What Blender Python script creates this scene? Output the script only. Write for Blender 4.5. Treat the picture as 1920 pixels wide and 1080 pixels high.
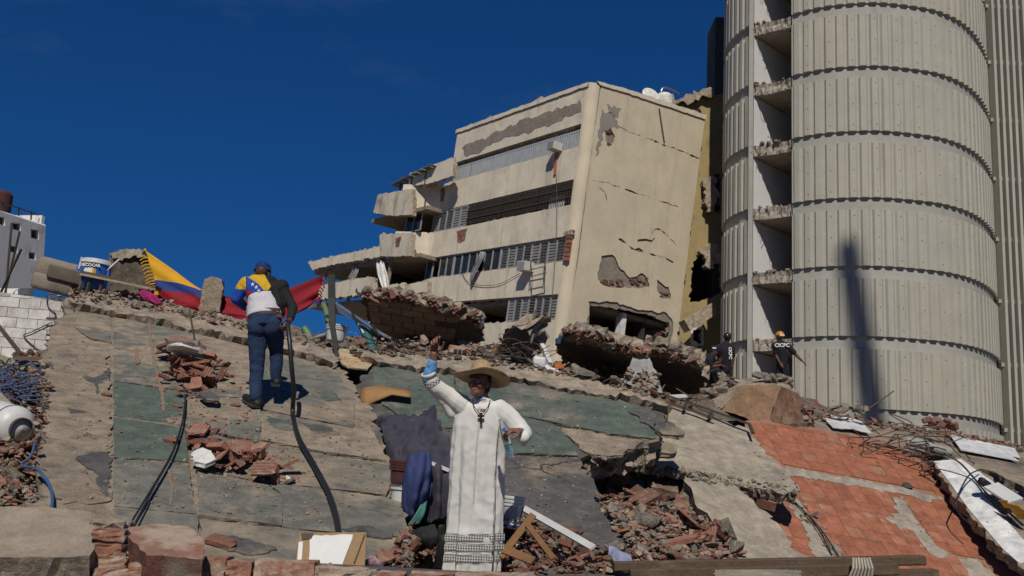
import bpy, bmesh, math, random
import numpy as np
from mathutils import Vector, Matrix, Euler, noise
from mathutils.geometry import delaunay_2d_cdt
from mathutils.bvhtree import BVHTree
random.seed(7); rng = np.random.default_rng(7)
for o in list(bpy.data.objects): bpy.data.objects.remove(o)
SC = bpy.context.scene; C = SC.collection
R = math.radians
# ------------------------------------------------------------------ camera
F = 1800.0; CAMP = Vector((0, 0, 1.7)); PITCH = R(11); ROLL = R(3.1)
RM = Matrix.Rotation(math.pi/2 + PITCH, 3, 'X') @ Matrix.Rotation(ROLL, 3, 'Z')
cd = bpy.data.cameras.new('camera'); cam = bpy.data.objects.new('camera', cd); C.objects.link(cam)
cd.sensor_width = 36; cd.lens = 36*F/1920; cd.clip_start = 0.1; cd.clip_end = 3000
cam.matrix_world = Matrix.Translation(CAMP) @ RM.to_4x4()
cd.dof.use_dof = True; cd.dof.focus_distance = 9.0; cd.dof.aperture_fstop = 5.6
SC.camera = cam
# ------------------------------------------------------------------ sky, sun, exposure
SUN_EL = R(44); SUN_AZ = R(-2)      # azimuth measured from straight behind the camera, negative = left
SDIR = Vector((math.sin(SUN_AZ)*math.cos(SUN_EL), -math.cos(SUN_AZ)*math.cos(SUN_EL), math.sin(SUN_EL)))
wd = bpy.data.worlds.new('World'); SC.world = wd; wd.use_nodes = True
wn = wd.node_tree; wn.nodes.clear()
w_out = wn.nodes.new('ShaderNodeOutputWorld'); w_bg = wn.nodes.new('ShaderNodeBackground')
w_sky = wn.nodes.new('ShaderNodeTexSky'); w_sky.sky_type = 'NISHITA'; w_sky.sun_disc = False
w_sky.sun_elevation = SUN_EL; w_sky.sun_rotation = math.pi - SUN_AZ
w_sky.altitude = 1200; w_sky.air_density = 1.0; w_sky.dust_density = 0.15; w_sky.ozone_density = 3.0
w_tint = wn.nodes.new('ShaderNodeMixRGB'); w_tint.blend_type = 'MULTIPLY'; w_tint.inputs[0].default_value = 1
w_tint.inputs[2].default_value = (0.075, 0.38, 0.90, 1)
w_gam = wn.nodes.new('ShaderNodeGamma'); w_gam.inputs[1].default_value = 0.7
w_tc = wn.nodes.new('ShaderNodeTexCoord'); w_no = wn.nodes.new('ShaderNodeTexNoise')
w_map = wn.nodes.new('ShaderNodeMapping'); w_map.inputs['Scale'].default_value = (1.6, 1.6, 4.2)
w_map.inputs['Location'].default_value = (0.35, 0.2, 0.9)
w_no.inputs['Scale'].default_value = 2.1; w_no.inputs['Detail'].default_value = 8; w_no.inputs['Roughness'].default_value = 0.62
w_rmp = wn.nodes.new('ShaderNodeValToRGB'); w_rmp.color_ramp.elements[0].position = 0.57; w_rmp.color_ramp.elements[1].position = 0.92
w_rmp.color_ramp.elements[1].color = (0.3, 0.3, 0.3, 1)
w_mix = wn.nodes.new('ShaderNodeMixRGB'); w_mix.inputs[2].default_value = (1.6, 2.2, 3.4, 1)
L = wn.links.new
L(w_sky.outputs[0], w_gam.inputs[0]); L(w_gam.outputs[0], w_tint.inputs[1]); L(w_tc.outputs['Generated'], w_map.inputs[0]); L(w_map.outputs[0], w_no.inputs['Vector'])
L(w_no.outputs[0], w_rmp.inputs[0]); L(w_rmp.outputs[0], w_mix.inputs[0]); L(w_tint.outputs[0], w_mix.inputs[1])
L(w_mix.outputs[0], w_bg.inputs[0]); w_bg.inputs[1].default_value = 0.075; L(w_bg.outputs[0], w_out.inputs[0])
sl = bpy.data.lights.new('sun', 'SUN'); sl.energy = 3.6; sl.angle = R(0.53); sl.color = (1.0, 0.94, 0.84)
so = bpy.data.objects.new('sun', sl); C.objects.link(so); so.rotation_euler = (-SDIR).to_track_quat('-Z', 'Y').to_euler()
so.location = (0, -5, 30)
SC.view_settings.view_transform = 'Standard'; SC.view_settings.look = 'None'
SC.view_settings.exposure = 0.0; SC.view_settings.gamma = 1.0
SC.render.engine = 'CYCLES'; SC.cycles.use_denoising = True; SC.cycles.max_bounces = 6
SC.cycles.diffuse_bounces = 3; SC.cycles.glossy_bounces = 2; SC.cycles.transmission_bounces = 5; SC.cycles.transparent_max_bounces = 8
# ------------------------------------------------------------------ geometry helpers
def ray(x, y): return RM @ Vector(((x-960)/F, (540-y)/F, -1))
def P(x, y, d): return CAMP + ray(x, y)*d
class Plane:
    def __init__(s, a, b=None, c=None, o=None, ex=None, ey=None):
        if o is None:
            A, B, D = P(*a), P(*b), P(*c); s.o = A.copy()
            n = (B-A).cross(D-A).normalized()
            if n.dot(CAMP-A) < 0: n = -n
            s.n = n; s.ex = Vector((1, 0, 0)) - n*n.x; s.ex.normalize(); s.ey = n.cross(s.ex)
        else:
            s.o = Vector(o); s.ex = Vector(ex).normalized(); s.ey = Vector(ey).normalized(); s.n = s.ex.cross(s.ey).normalized()
            if s.n.dot(CAMP-s.o) < 0: s.n = -s.n
    def hit(s, x, y, h=0):
        r = ray(x, y); t = (s.o + s.n*h - CAMP).dot(s.n)/r.dot(s.n); return CAMP + r*t
    def uv(s, x, y, h=0):
        q = s.hit(x, y, h) - s.o; return Vector((q.dot(s.ex), q.dot(s.ey)))
    def w(s, u, v, h=0): return s.o + s.ex*u + s.ey*v + s.n*h
def inside(p, poly):
    x, y = p[0], p[1]; r = False; j = len(poly)-1
    for i in range(len(poly)):
        a, b = poly[i], poly[j]
        if (a[1] > y) != (b[1] > y) and x < (b[0]-a[0])*(y-a[1])/(b[1]-a[1])+a[0]: r = not r
        j = i
    return r
def ragged(poly, seg, rag, rs):
    out = []; n = len(poly); step = seg*.6; s0 = rs.uniform(0, 90); acc = 0.
    for i in range(n):
        a, b = Vector(poly[i][:2]), Vector(poly[(i+1) % n][:2]); d = b-a; k = max(1, int(d.length/step))
        nn = Vector((-d.y, d.x)); nn = nn.normalized() if nn.length > 1e-9 else nn
        for q in range(k):
            t = q/k; x = (acc+d.length*t)/seg
            j = rag*(1.7*noise.noise(Vector((x*.33, s0, 0)))+1.1*noise.noise(Vector((x*.9, s0, 5)))+.5*rs.gauss(0, 1)) if rag else 0
            if q and rag: t += rs.uniform(-.3, .3)/k
            out.append(a+d*t+nn*j*(.4 if q == 0 else 1))
        acc += d.length
    return out
OFF = {}
def setp(o, label=None, cat=None, group=None, kind=None):
    if label: o['label'] = label
    if cat: o['category'] = cat
    if group: o['group'] = group
    if kind: o['kind'] = kind
    return o
def thing(name, label, cat, loc, group=None):
    o = bpy.data.objects.new(name, None); C.objects.link(o); o.location = loc; o.empty_display_size = .2
    OFF[o] = Vector(loc); return setp(o, label, cat, group)
def obj(name, verts, faces, mats, parent=None, smooth=False, label=None, cat=None, group=None, kind=None, midx=None):
    me = bpy.data.meshes.new(name)
    if parent is not None: off = OFF[parent]
    else:
        vs = np.array([tuple(v) for v in verts]); c = vs.mean(0); off = Vector((c[0], c[1], vs[:, 2].min()))
    me.from_pydata([(v[0]-off.x, v[1]-off.y, v[2]-off.z) for v in verts], [], [list(f) for f in faces])
    if not isinstance(mats, (list, tuple)): mats = [mats]
    for m in mats: me.materials.append(m)
    if midx is not None: me.polygons.foreach_set('material_index', midx)
    if smooth: me.polygons.foreach_set('use_smooth', [True]*len(me.polygons))
    me.update()
    o = bpy.data.objects.new(name, me); C.objects.link(o)
    if parent is not None: o.parent = parent
    else: o.location = off
    OFF[o] = off
    return setp(o, label, cat, group, kind)
class MB:
    def __init__(s): s.v = []; s.f = []; s.m = []
    def add(s, vs, fs, mi=0):
        b = len(s.v); s.v += [Vector(v) for v in vs]; s.f += [[i+b for i in f] for f in fs]; s.m += [mi]*len(fs); return s
    def box(s, c, sx, sy, sz, rot=None, mi=0, axes=None):
        c = Vector(c); vs = []
        for k in range(8):
            p = Vector(((k & 1)-.5, ((k >> 1) & 1)-.5, ((k >> 2) & 1)-.5)); p = Vector((p.x*sx, p.y*sy, p.z*sz))
            if axes: p = axes[0]*p.x+axes[1]*p.y+axes[2]*p.z
            elif rot is not None: p = rot @ p
            vs.append(c+p)
        return s.add(vs, [(0, 2, 3, 1), (4, 5, 7, 6), (0, 1, 5, 4), (2, 6, 7, 3), (0, 4, 6, 2), (1, 3, 7, 5)], mi)
    def bar(s, a, b, wd, th=None, up=(0, 0, 1), mi=0):
        a, b = Vector(a), Vector(b); d = (b-a); l = d.length; d = d.normalized(); th = th or wd
        x = d.cross(Vector(up)); x = x.normalized() if x.length > 1e-4 else Vector((1, 0, 0)); z = x.cross(d)
        return s.box((a+b)/2, wd, l, th, mi=mi, axes=(x, d, z))
    def tube(s, pts, r, n=8, mi=0, caps=True):
        pts = [Vector(p) for p in pts]; k = len(pts); rr = r if isinstance(r, (list, tuple)) else [r]*k
        vs = []; fs = []; x = None
        for i, p in enumerate(pts):
            d = (pts[min(i+1, k-1)]-pts[max(i-1, 0)]).normalized()
            if x is None: x = d.orthogonal().normalized()
            x = (x-d*x.dot(d)).normalized(); y = d.cross(x)
            for j in range(n):
                a = 2*math.pi*j/n; vs.append(p+(x*math.cos(a)+y*math.sin(a))*rr[i])
        for i in range(k-1):
            for j in range(n): fs.append((i*n+j, i*n+(j+1) % n, (i+1)*n+(j+1) % n, (i+1)*n+j))
        if caps: fs += [list(range(n))[::-1], [(k-1)*n+j for j in range(n)]]
        return s.add(vs, fs, mi)
    def lathe(s, prof, c=(0, 0, 0), n=24, axis=None, mi=0):
        c = Vector(c); vs = []; fs = []; M = axis if axis is not None else Matrix.Identity(3)
        for r, z in prof:
            for j in range(n): a = 2*math.pi*j/n; vs.append(c+M @ Vector((r*math.cos(a), r*math.sin(a), z)))
        for i in range(len(prof)-1):
            for j in range(n): fs.append((i*n+j, i*n+(j+1) % n, (i+1)*n+(j+1) % n, (i+1)*n+j))
        return s.add(vs, fs, mi)
    def build(s, name, mats, parent=None, **k): return obj(name, s.v, s.f, mats, parent, midx=s.m, **k)
def smooth_path(pts, n=6):
    pts = [Vector(p) for p in pts]; out = []
    for i in range(len(pts)-1):
        p0, p1, p2, p3 = pts[max(i-1, 0)], pts[i], pts[i+1], pts[min(i+2, len(pts)-1)]
        for k in range(n):
            t = k/n; out.append(.5*((2*p1)+(p2-p0)*t+(2*p0-5*p1+4*p2-p3)*t*t+(3*p1-p0-3*p2+p3)*t**3))
    return out+[pts[-1]]
SOLID_V = []; SOLID_F = []        # everything that later debris can rest on
def solid(vs, fs):
    b = len(SOLID_V); SOLID_V.extend([Vector(v) for v in vs]); SOLID_F.extend([[i+b for i in f] for f in fs])
def plate(name, pl, poly, thick, mats, parent=None, h=0., rag=.03, seg=.12, amp=0., grid=.35, holes=(), px=True, seed=None, rough=.25, rest=False, tilt=(0, 0), nsc=1.2, hrag=None, rings=(0, .35, .7, 1), **k):
    """slab piece lying in a plane: broken outline, uneven top, rough sides"""
    rs = random.Random(seed if seed is not None else sum(map(ord, name)) % 999+int(abs(poly[0][0])*7+abs(poly[0][1])*3))
    conv = (lambda q: pl.uv(q[0], q[1], h)) if px else (lambda q: Vector(q))
    out = ragged([conv(q) for q in poly], seg, rag, rs)
    loops = [out]+[ragged([conv(q) for q in hl], seg*.6, hrag if hrag is not None else rag, rs) for hl in holes]
    pts = []; edges = []; lid = []
    for lp in loops:
        b = len(pts); ids = list(range(b, b+len(lp))); pts += lp; lid.append(ids)
        edges += [(ids[i], ids[(i+1) % len(ids)]) for i in range(len(ids))]
    xs = [p.x for p in out]; ys = [p.y for p in out]; x0, x1, y0, y1 = min(xs), max(xs), min(ys), max(ys)
    cx, cy = (x0+x1)/2, (y0+y1)/2
    if amp > 0:
        nx = int((x1-x0)/grid); ny = int((y1-y0)/grid)
        for i in range(nx):
            for j in range(ny):
                p = Vector((x0+(i+.5+rs.uniform(-.3, .3))*grid, y0+(j+.5+rs.uniform(-.3, .3))*grid))
                if inside(p, out): pts.append(p)
    V, E, Fc, ov, oe, of = delaunay_2d_cdt([Vector((p.x, p.y)) for p in pts], edges, [], 1 if not holes else 0, 1e-5)
    tris = []
    for f in Fc:
        if holes or True:
            c = (V[f[0]]+V[f[1]]+V[f[2]])/3
            if not inside(c, out) or any(inside(c, hl) for hl in loops[1:]): continue
        tris.append(f)
    sd = rs.uniform(0, 50)
    def hz(p):
        z = tilt[0]*(p.x-cx)+tilt[1]*(p.y-cy)
        if amp > 0: z += amp*(noise.noise(Vector((p.x*nsc+sd, p.y*nsc, sd)))+.5*noise.noise(Vector((p.x*3.7*nsc, p.y*3.7*nsc+sd, 1))))
        return z
    vs = []; fs = []; mi = []
    top = [pl.w(p.x, p.y, h+hz(p)) for p in V]; nb = len(V)
    vs += top; nv = pl.n
    for f in tris:
        a, b, c = [vs[i] for i in f]
        f = list(f) if (b-a).cross(c-a).dot(nv) > 0 else list(f)[::-1]
        fs.append(f); mi.append(0)
    # boundary edges of the kept triangles
    cnt = {}
    for f in fs:
        for i in range(3):
            e = (f[i], f[(i+1) % 3]); cnt[e] = 1
    bd = [e for e in cnt if (e[1], e[0]) not in cnt]
    bverts = sorted({i for e in bd for i in e}); nrm = {i: Vector((0, 0)) for i in bverts}
    for a, b in bd:
        d = V[b]-V[a]; q = Vector((d.y, -d.x))
        for i in (a, b): nrm[i] += q
    ringid = [{i: i for i in bverts}]
    for r in rings[1:]:
        ids = {}
        for i in bverts:
            q = nrm[i].normalized() if nrm[i].length > 1e-9 else Vector((0, 0)); p = V[i]-q*thick*rough*abs(rs.gauss(0, .8))
            ids[i] = len(vs); vs.append(pl.w(p.x, p.y, h+hz(V[i])-thick*r))
        ringid.append(ids)
    em = 1 if isinstance(mats, (list, tuple)) and len(mats) > 1 else 0
    for a, b in bd:
        for k_ in range(len(ringid)-1):
            fs.append([ringid[k_][b], ringid[k_][a], ringid[k_+1][a], ringid[k_+1][b]]); mi.append(em)
    # underside
    base = len(vs); last = ringid[-1]; idx = {}
    for f in [f for f, m in zip(list(fs), list(mi)) if len(f) == 3]:
        g = []
        for i in f:
            if i in last: g.append(last[i])
            else:
                if i not in idx: idx[i] = len(vs); vs.append(pl.w(V[i].x, V[i].y, h+hz(V[i])-thick))
                g.append(idx[i])
        fs.append(g[::-1]); mi.append(em)
    if rest: solid(vs, fs)
    return obj(name, vs, fs, mats, parent, midx=mi, **k)
# ------------------------------------------------------------------ materials
MATS = {}
def pm(name, c1, c2=None, c3=None, scale=2.0, fine=40., bump=.3, rough=.85, patch=.6, pscale=1.1, spec=.3, rnd=0., dust=0., metal=0., streak=0.,
       speck=.25, grain=.12, bdist=.012, psoft=.05, c4=None, p4=.66, mid=None, mscale=6., crack=0.):
    if mid is None: mid = .32 if any(w in name for w in ('concrete', 'plaster', 'rubble', 'brick', 'mortar', 'screed', 'ground', 'render', 'masonry', 'soot', 'cap', 'block', 'tile', 'timber', 'straw')) else .05
    """procedural surface: two-tone mottling, patches of a third colour, speckle, dust, bump"""
    if name in MATS: return MATS[name]
    m = bpy.data.materials.new(name); m.use_nodes = True; nt = m.node_tree; N = nt.nodes; Lk = nt.links.new
    bs = N['Principled BSDF']; c2 = c2 or tuple(x*.8 for x in c1)
    tc = N.new('ShaderNodeTexCoord'); oi = N.new('ShaderNodeObjectInfo')
    vec = tc.outputs['Object']
    if rnd > 0:
        ad = N.new('ShaderNodeVectorMath'); ad.operation = 'ADD'; Lk(vec, ad.inputs[0])
        sc = N.new('ShaderNodeVectorMath'); sc.operation = 'SCALE'; sc.inputs[0].default_value = (31, 17, 23); Lk(oi.outputs['Random'], sc.inputs['Scale'])
        Lk(sc.outputs[0], ad.inputs[1]); vec = ad.outputs[0]
    def nz(s, det=5, r=.6):
        n = N.new('ShaderNodeTexNoise'); n.inputs['Scale'].default_value = s; n.inputs['Detail'].default_value = det; n.inputs['Roughness'].default_value = r
        Lk(vec, n.inputs['Vector']); return n.outputs[0]
    def rampf(src, a, b):
        mr = N.new('ShaderNodeMapRange'); mr.inputs[1].default_value = a; mr.inputs[2].default_value = b; Lk(src, mr.inputs[0]); return mr.outputs[0]
    def mix(f, a, b, bt='MIX'):
        x = N.new('ShaderNodeMixRGB'); x.blend_type = bt
        for s_, val in ((0, f), (1, a), (2, b)):
            if isinstance(val, (int, float)): x.inputs[s_].default_value = val
            elif isinstance(val, tuple): x.inputs[s_].default_value = (*val, 1)
            else: Lk(val, x.inputs[s_])
        return x.outputs[0]
    col = mix(rampf(nz(scale), .35, .65), c1, c2)
    if c3: col = mix(rampf(nz(pscale, 9, .62), patch-psoft, patch+psoft), col, c3)
    if c4: col = mix(rampf(nz(pscale*1.7+.31, 8, .65), p4-psoft, p4+psoft), col, c4)
    if streak > 0:
        mp = N.new('ShaderNodeMapping'); mp.inputs['Scale'].default_value = (1.7, 1.7, .10); Lk(tc.outputs['Object'], mp.inputs[0])
        n = N.new('ShaderNodeTexNoise'); n.inputs['Scale'].default_value = 1.6; n.inputs['Detail'].default_value = 6; Lk(mp.outputs[0], n.inputs['Vector'])
        col = mix(rampf(n.outputs[0], .56, .8), col, mix(streak, col, (.12, .085, .05)))
    if mid > 0: col = mix(1., col, mix(rampf(nz(mscale, 7, .65), .3, .7), (1-mid,)*3, (1+mid,)*3), 'MULTIPLY')
    if crack > 0:
        nn_ = N.new('ShaderNodeTexNoise'); nn_.inputs['Scale'].default_value = 2.2; nn_.inputs['Detail'].default_value = 6; Lk(vec, nn_.inputs['Vector'])
        va = N.new('ShaderNodeVectorMath'); va.operation = 'MULTIPLY_ADD'; va.inputs[1].default_value = (.5, .5, .5); Lk(nn_.outputs['Color'], va.inputs[0]); Lk(vec, va.inputs[2])
        vo_ = N.new('ShaderNodeTexVoronoi'); vo_.feature = 'DISTANCE_TO_EDGE'; vo_.inputs['Scale'].default_value = crack; Lk(va.outputs[0], vo_.inputs['Vector'])
        mk = N.new('ShaderNodeMath'); mk.operation = 'MULTIPLY'; Lk(rampf(vo_.outputs['Distance'], .016, .004), mk.inputs[0]); Lk(rampf(nz(.9, 3), .48, .6), mk.inputs[1])
        col = mix(mk.outputs[0], col, (.035, .03, .027))
    if speck > 0: col = mix(rampf(nz(fine*1.7, 2, .5), .62, .75), col, mix(speck, col, (.02, .018, .015)))
    g = nz(fine, 8, .7)
    if grain > 0: col = mix(1., col, mix(rampf(g, .3, .7), (1-grain*2,)*3, (1+grain,)*3), 'MULTIPLY')
    if dust > 0:
        ge = N.new('ShaderNodeNewGeometry'); sx = N.new('ShaderNodeSeparateXYZ'); Lk(ge.outputs['Normal'], sx.inputs[0])
        mu = N.new('ShaderNodeMath'); mu.operation = 'MULTIPLY'; Lk(rampf(sx.outputs[2], .3, .9), mu.inputs[0]); Lk(rampf(nz(3.3, 6), .35, .62), mu.inputs[1])
        mu2 = N.new('ShaderNodeMath'); mu2.operation = 'MULTIPLY'; mu2.inputs[1].default_value = dust; Lk(mu.outputs[0], mu2.inputs[0])
        col = mix(mu2.outputs[0], col, (.34, .28, .22))
    if rnd > 0:
        h = N.new('ShaderNodeHueSaturation'); Lk(col, h.inputs['Color'])
        mr = N.new('ShaderNodeMapRange'); mr.inputs[3].default_value = 1-rnd; mr.inputs[4].default_value = 1+rnd; Lk(oi.outputs['Random'], mr.inputs[0]); Lk(mr.outputs[0], h.inputs['Value'])
        col = h.outputs[0]
    Lk(col, bs.inputs['Base Color']); bs.inputs['Roughness'].default_value = rough; bs.inputs['Specular IOR Level'].default_value = spec; bs.inputs['Metallic'].default_value = metal
    if bump > 0:
        b = N.new('ShaderNodeBump'); b.inputs['Strength'].default_value = bump; b.inputs['Distance'].default_value = bdist
        ma = N.new('ShaderNodeMath'); ma.operation = 'MULTIPLY_ADD'; ma.inputs[1].default_value = 2.5; Lk(nz(fine*.22, 6), ma.inputs[0]); Lk(g, ma.inputs[2])
        Lk(ma.outputs[0], b.inputs['Height']); Lk(b.outputs[0], bs.inputs['Normal'])
    MATS[name] = m; return m
conc = pm('concrete_tan', (.325, .26, .19), (.25, .205, .155), (.13, .115, .10), scale=1.3, bump=.7, bdist=.03, speck=.4, patch=.63, c4=(.075, .07, .066), p4=.72, mid=.34)
conc_edge = pm('concrete_broken', (.385, .315, .235), (.285, .235, .18), (.18, .158, .13), scale=5, fine=30, bump=.7, bdist=.03, pscale=4, patch=.6)
conc_dark = pm('concrete_dark', (.125, .12, .112), (.085, .083, .08), (.25, .2, .15), scale=1.6, patch=.58, pscale=1.1, bump=.8, bdist=.02, crack=.8, c4=(.19, .165, .135), p4=.62)
plast_green = pm('plaster_green', (.098, .128, .104), (.075, .098, .082), (.17, .158, .135), scale=1.2, patch=.56, pscale=.8, bump=.6, psoft=.06, c4=(.27, .225, .175), p4=.62)
plast_grey = pm('plaster_greygreen', (.172, .166, .142), (.13, .13, .114), (.285, .23, .172), scale=1.1, patch=.49, pscale=.75, bump=.6, psoft=.06, c4=(.07, .073, .068), p4=.68)
plast_tan = pm('plaster_tan', (.275, .235, .19), (.21, .185, .155), (.145, .15, .14), scale=1.2, patch=.58, pscale=1.1, bump=.7, psoft=.06, c4=(.09, .085, .08), p4=.7)
rubble_m = pm('rubble_mix', (.27, .225, .18), (.17, .14, .115), (.2, .09, .055), scale=4, fine=22, patch=.58, pscale=3, bump=1., bdist=.06, speck=.5)
ground_m = pm('ground_dust', (.24, .2, .16), (.16, .14, .12), scale=.7, bump=.6)
brick_m = pm('brick_red', (.30, .125, .08), (.22, .095, .065), (.31, .24, .185), scale=3, patch=.62, pscale=4, rnd=.28, bump=.5, dust=.45, fine=60)
brick_dark = pm('brick_dull', (.20, .085, .06), (.15, .07, .052), (.26, .205, .16), scale=3, patch=.58, pscale=4, rnd=.25, bump=.5, dust=.4, fine=60)
chunk_m = pm('mortar_chunk', (.34, .29, .23), (.24, .205, .165), (.16, .15, .135), scale=5, pscale=4, rnd=.25, bump=.9, bdist=.03, fine=45)
white_m = pm('plaster_white', (.68, .67, .63), (.58, .56, .52), (.42, .38, .32), scale=2, patch=.66, pscale=2, bump=.3, speck=.12, grain=.06)
beige_slab = pm('screed_beige', (.40, .345, .265), (.33, .285, .225), (.24, .21, .175), scale=.9, patch=.64, pscale=1.6, bump=.7, bdist=.025, speck=.35, c4=(.19, .165, .135), p4=.7)
tower_m = pm('tower_concrete', (.375, .362, .31), (.35, .34, .295), (.39, .36, .285), scale=.35, patch=.6, pscale=.25, bump=.12, streak=.3, rnd=.05, speck=.1, grain=.05, fine=14, psoft=.2, mid=.06, mscale=1.5)
band_m = pm('tower_band', (.35, .342, .305), (.32, .315, .28), (.37, .34, .28), scale=.5, patch=.62, pscale=.5, bump=.15, streak=.3, rnd=.05, speck=.12, grain=.06, fine=14, psoft=.15, mid=.1, mscale=1.5)
facade_m = pm('facade_left', (.68, .605, .475), (.62, .55, .435), (.50, .44, .35), scale=.5, patch=.64, pscale=.7, streak=.4, mid=.12, mscale=1.5, bump=.25, speck=.15, grain=.06, fine=16, psoft=.12)  # left face lightened against the right to offset its weaker sun
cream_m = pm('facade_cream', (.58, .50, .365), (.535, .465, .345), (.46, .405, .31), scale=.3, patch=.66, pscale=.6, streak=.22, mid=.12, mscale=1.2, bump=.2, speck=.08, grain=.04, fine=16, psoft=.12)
bare_m = pm('bare_render', (.27, .23, .185), (.22, .19, .16), (.3, .12, .075), scale=1.5, patch=.68, pscale=1.6, bump=.5)
yellow_m = pm('facade_yellow', (.36, .275, .125), (.31, .24, .12), (.24, .19, .11), scale=.6, streak=.4, bump=.2)
dark_m = pm('interior_shade', (.05, .045, .04), (.035, .033, .03), scale=1, bump=.2)  # near-black colour stands in for shade inside rooms and behind the fins
dim_m = pm('interior_wall', (.25, .235, .215), (.2, .19, .175), scale=1, bump=.2)
black_m = pm('matte_black', (.012, .012, .013), (.018, .018, .018), bump=.15, rough=.6, speck=0)
steel_m = pm('steel_rod', (.10, .085, .075), (.14, .09, .06), bump=.3, rough=.6, metal=.4, scale=8)
alu_m = pm('aluminium', (.55, .56, .57), (.45, .46, .48), bump=.05, rough=.35, metal=.8, scale=6, speck=.05)
louvre_m = pm('louvre_grey', (.34, .34, .33), (.28, .28, .275), bump=.1, rough=.5, scale=4, rnd=.1, speck=.1)
glass_m = pm('dark_glass', (.02, .022, .026), (.03, .03, .034), bump=0, rough=.12, spec=.5, scale=2, speck=0, grain=0)
wood_m = pm('timber', (.125, .085, .05), (.075, .052, .034), (.16, .12, .08), scale=6, bump=.5, pscale=5, fine=50)
print('base ok')
# ------------------------------------------------------------------ the planes the collapsed slabs lie in
SA = Plane((135, 555, 14.2), (650, 665, 13.2), (478, 765, 10.2))
SB = Plane((700, 690, 12.8), (1220, 800, 11.6), (1000, 1000, 8.9))
SCp = Plane((1240, 770, 13.4), (1490, 910, 11.7), (1100, 860, 11.5))
SC2 = Plane((1300, 895, 11.3), (1505, 1040, 10.2), (1400, 905, 11.5))
SD = Plane((1405, 790, 14.0), (1740, 852, 14.4), (1915, 1075, 12.0))
SE = Plane((1760, 862, 13.8), (1920, 900, 13.0), (1920, 1045, 11.5))
SF = Plane((1535, 780, 15.8), (1640, 815, 15.0), (1900, 868, 14.8))
# ------------------------------------------------------------------ ground and rubble mound
mb = MB(); S = 1200
mb.add([(-S, -S, 0), (S, -S, 0), (S, S, 0), (-S, S, 0)], [(0, 1, 2, 3)])
mb.build('ground', ground_m, kind='structure')
CP = []
def cpx(x, y, d, dz=0.):
    p = P(x, y, d); CP.append((p.x, p.y, p.z+dz))
def cpl(pl, pts, dz=-.5):
    for x, y in pts:
        p = pl.hit(x, y); CP.append((p.x, p.y, p.z+dz))
cpl(SA, [(140, 580), (300, 600), (450, 630), (600, 670), (120, 700), (250, 700), (400, 720), (560, 730), (660, 760), (90, 820), (250, 820), (420, 830), (600, 850), (700, 900), (80, 950), (250, 960), (430, 980), (600, 990), (730, 990)])
cpl(SB, [(720, 700), (850, 710), (1000, 720), (1190, 760), (740, 790), (900, 800), (1060, 800), (1200, 820), (860, 880), (1000, 900), (1080, 940), (1130, 1000)])
cpl(SCp, [(1250, 790), (1350, 800), (1400, 860), (1460, 905)], -1.0)
cpl(SC2, [(1340, 930), (1400, 980), (1460, 1030)], -.7)
cpl(SD, [(1430, 800), (1560, 820), (1700, 850), (1500, 900), (1620, 920), (1750, 930), (1580, 1010), (1700, 1020), (1850, 1050), (1650, 1075)], -.45)
cpl(SE, [(1790, 890), (1880, 960), (1915, 920), (1915, 1040)], -.45)
cpl(SF, [(1560, 790), (1700, 820), (1800, 840), (1900, 860)], -.4)
for q in [(0, 955, 7.0), (40, 900, 7.7), (20, 820, 9.0), (60, 770, 10.0), (30, 710, 11.0), (0, 690, 11.6), (70, 690, 11.6), (-150, 900, 8), (-250, 760, 11),
          (830, 1078, 7.9), (760, 1040, 8.0), (900, 1075, 7.8), (1000, 1062, 7.8), (1100, 1055, 7.8), (1170, 1060, 7.9), (790, 985, 8.5), (960, 1000, 8.5), (700, 1075, 7.6),
          (1150, 950, 10.9), (1200, 945, 11.4), (1270, 955, 11.2), (1180, 925, 12.3), (1250, 930, 12.3), (1200, 990, 9.0), (1300, 1010, 9.0), (1380, 1058, 8.8), (1250, 1060, 8.2), (1560, 1100, 9.0), (1750, 1105, 9.0), (1900, 1110, 9.0), (1120, 930, 11.2),
          (700, 657, 14.0), (850, 668, 14.3), (960, 684, 14.3), (1100, 705, 14.2), (1220, 738, 14.0), (620, 655, 14.6), (640, 640, 16), (760, 640, 16.5), (900, 655, 16.5), (1050, 680, 16.5), (1180, 715, 16),
          (1300, 765, 15), (1400, 785, 15.5), (1500, 775, 17), (1650, 800, 17.5), (1800, 822, 17.5), (1920, 840, 17.5), (1450, 735, 24), (1340, 725, 25), (1600, 800, 24), (1850, 830, 25), (2100, 860, 14), (2200, 1000, 10),
          (100, 555, 15.5), (200, 552, 15.4), (330, 585, 15.2), (450, 610, 15), (560, 640, 15.2), (0, 545, 16.5), (-150, 545, 16.5), (0, 676, 13.5), (90, 675, 13.5), (-120, 672, 13.5), (50, 690, 12.5), (100, 560, 18), (300, 575, 18), (500, 605, 18), (650, 630, 20), (900, 650, 22), (1150, 700, 22)]:
    cpx(*q, -.06)
for x in (-14, -9, -5, -2, 0, 2, 5, 9, 14, 18):
    for y in (0, 2.5, 4.2): CP.append((x, y, 0))
    CP.append((x, 5.6, .45)); CP.append((x*1.3, 32, 1.6)); CP.append((x*1.8, 46, 0))
for y in (8, 14, 20, 28): CP.append((-16, y, .6)); CP.append((24, y, .8))
CPA = np.array(CP)
def tz(x, y):
    x = np.atleast_1d(x); y = np.atleast_1d(y)
    d2 = (x[:, None]-CPA[None, :, 0])**2+(y[:, None]-CPA[None, :, 1])**2
    w = 1/(d2+.04)**1.9; return (w*CPA[None, :, 2]).sum(1)/w.sum(1)
gx = np.arange(-16, 24.01, .16); gy = np.concatenate([np.arange(2, 20, .14), np.arange(20, 46, .5)])
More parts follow.
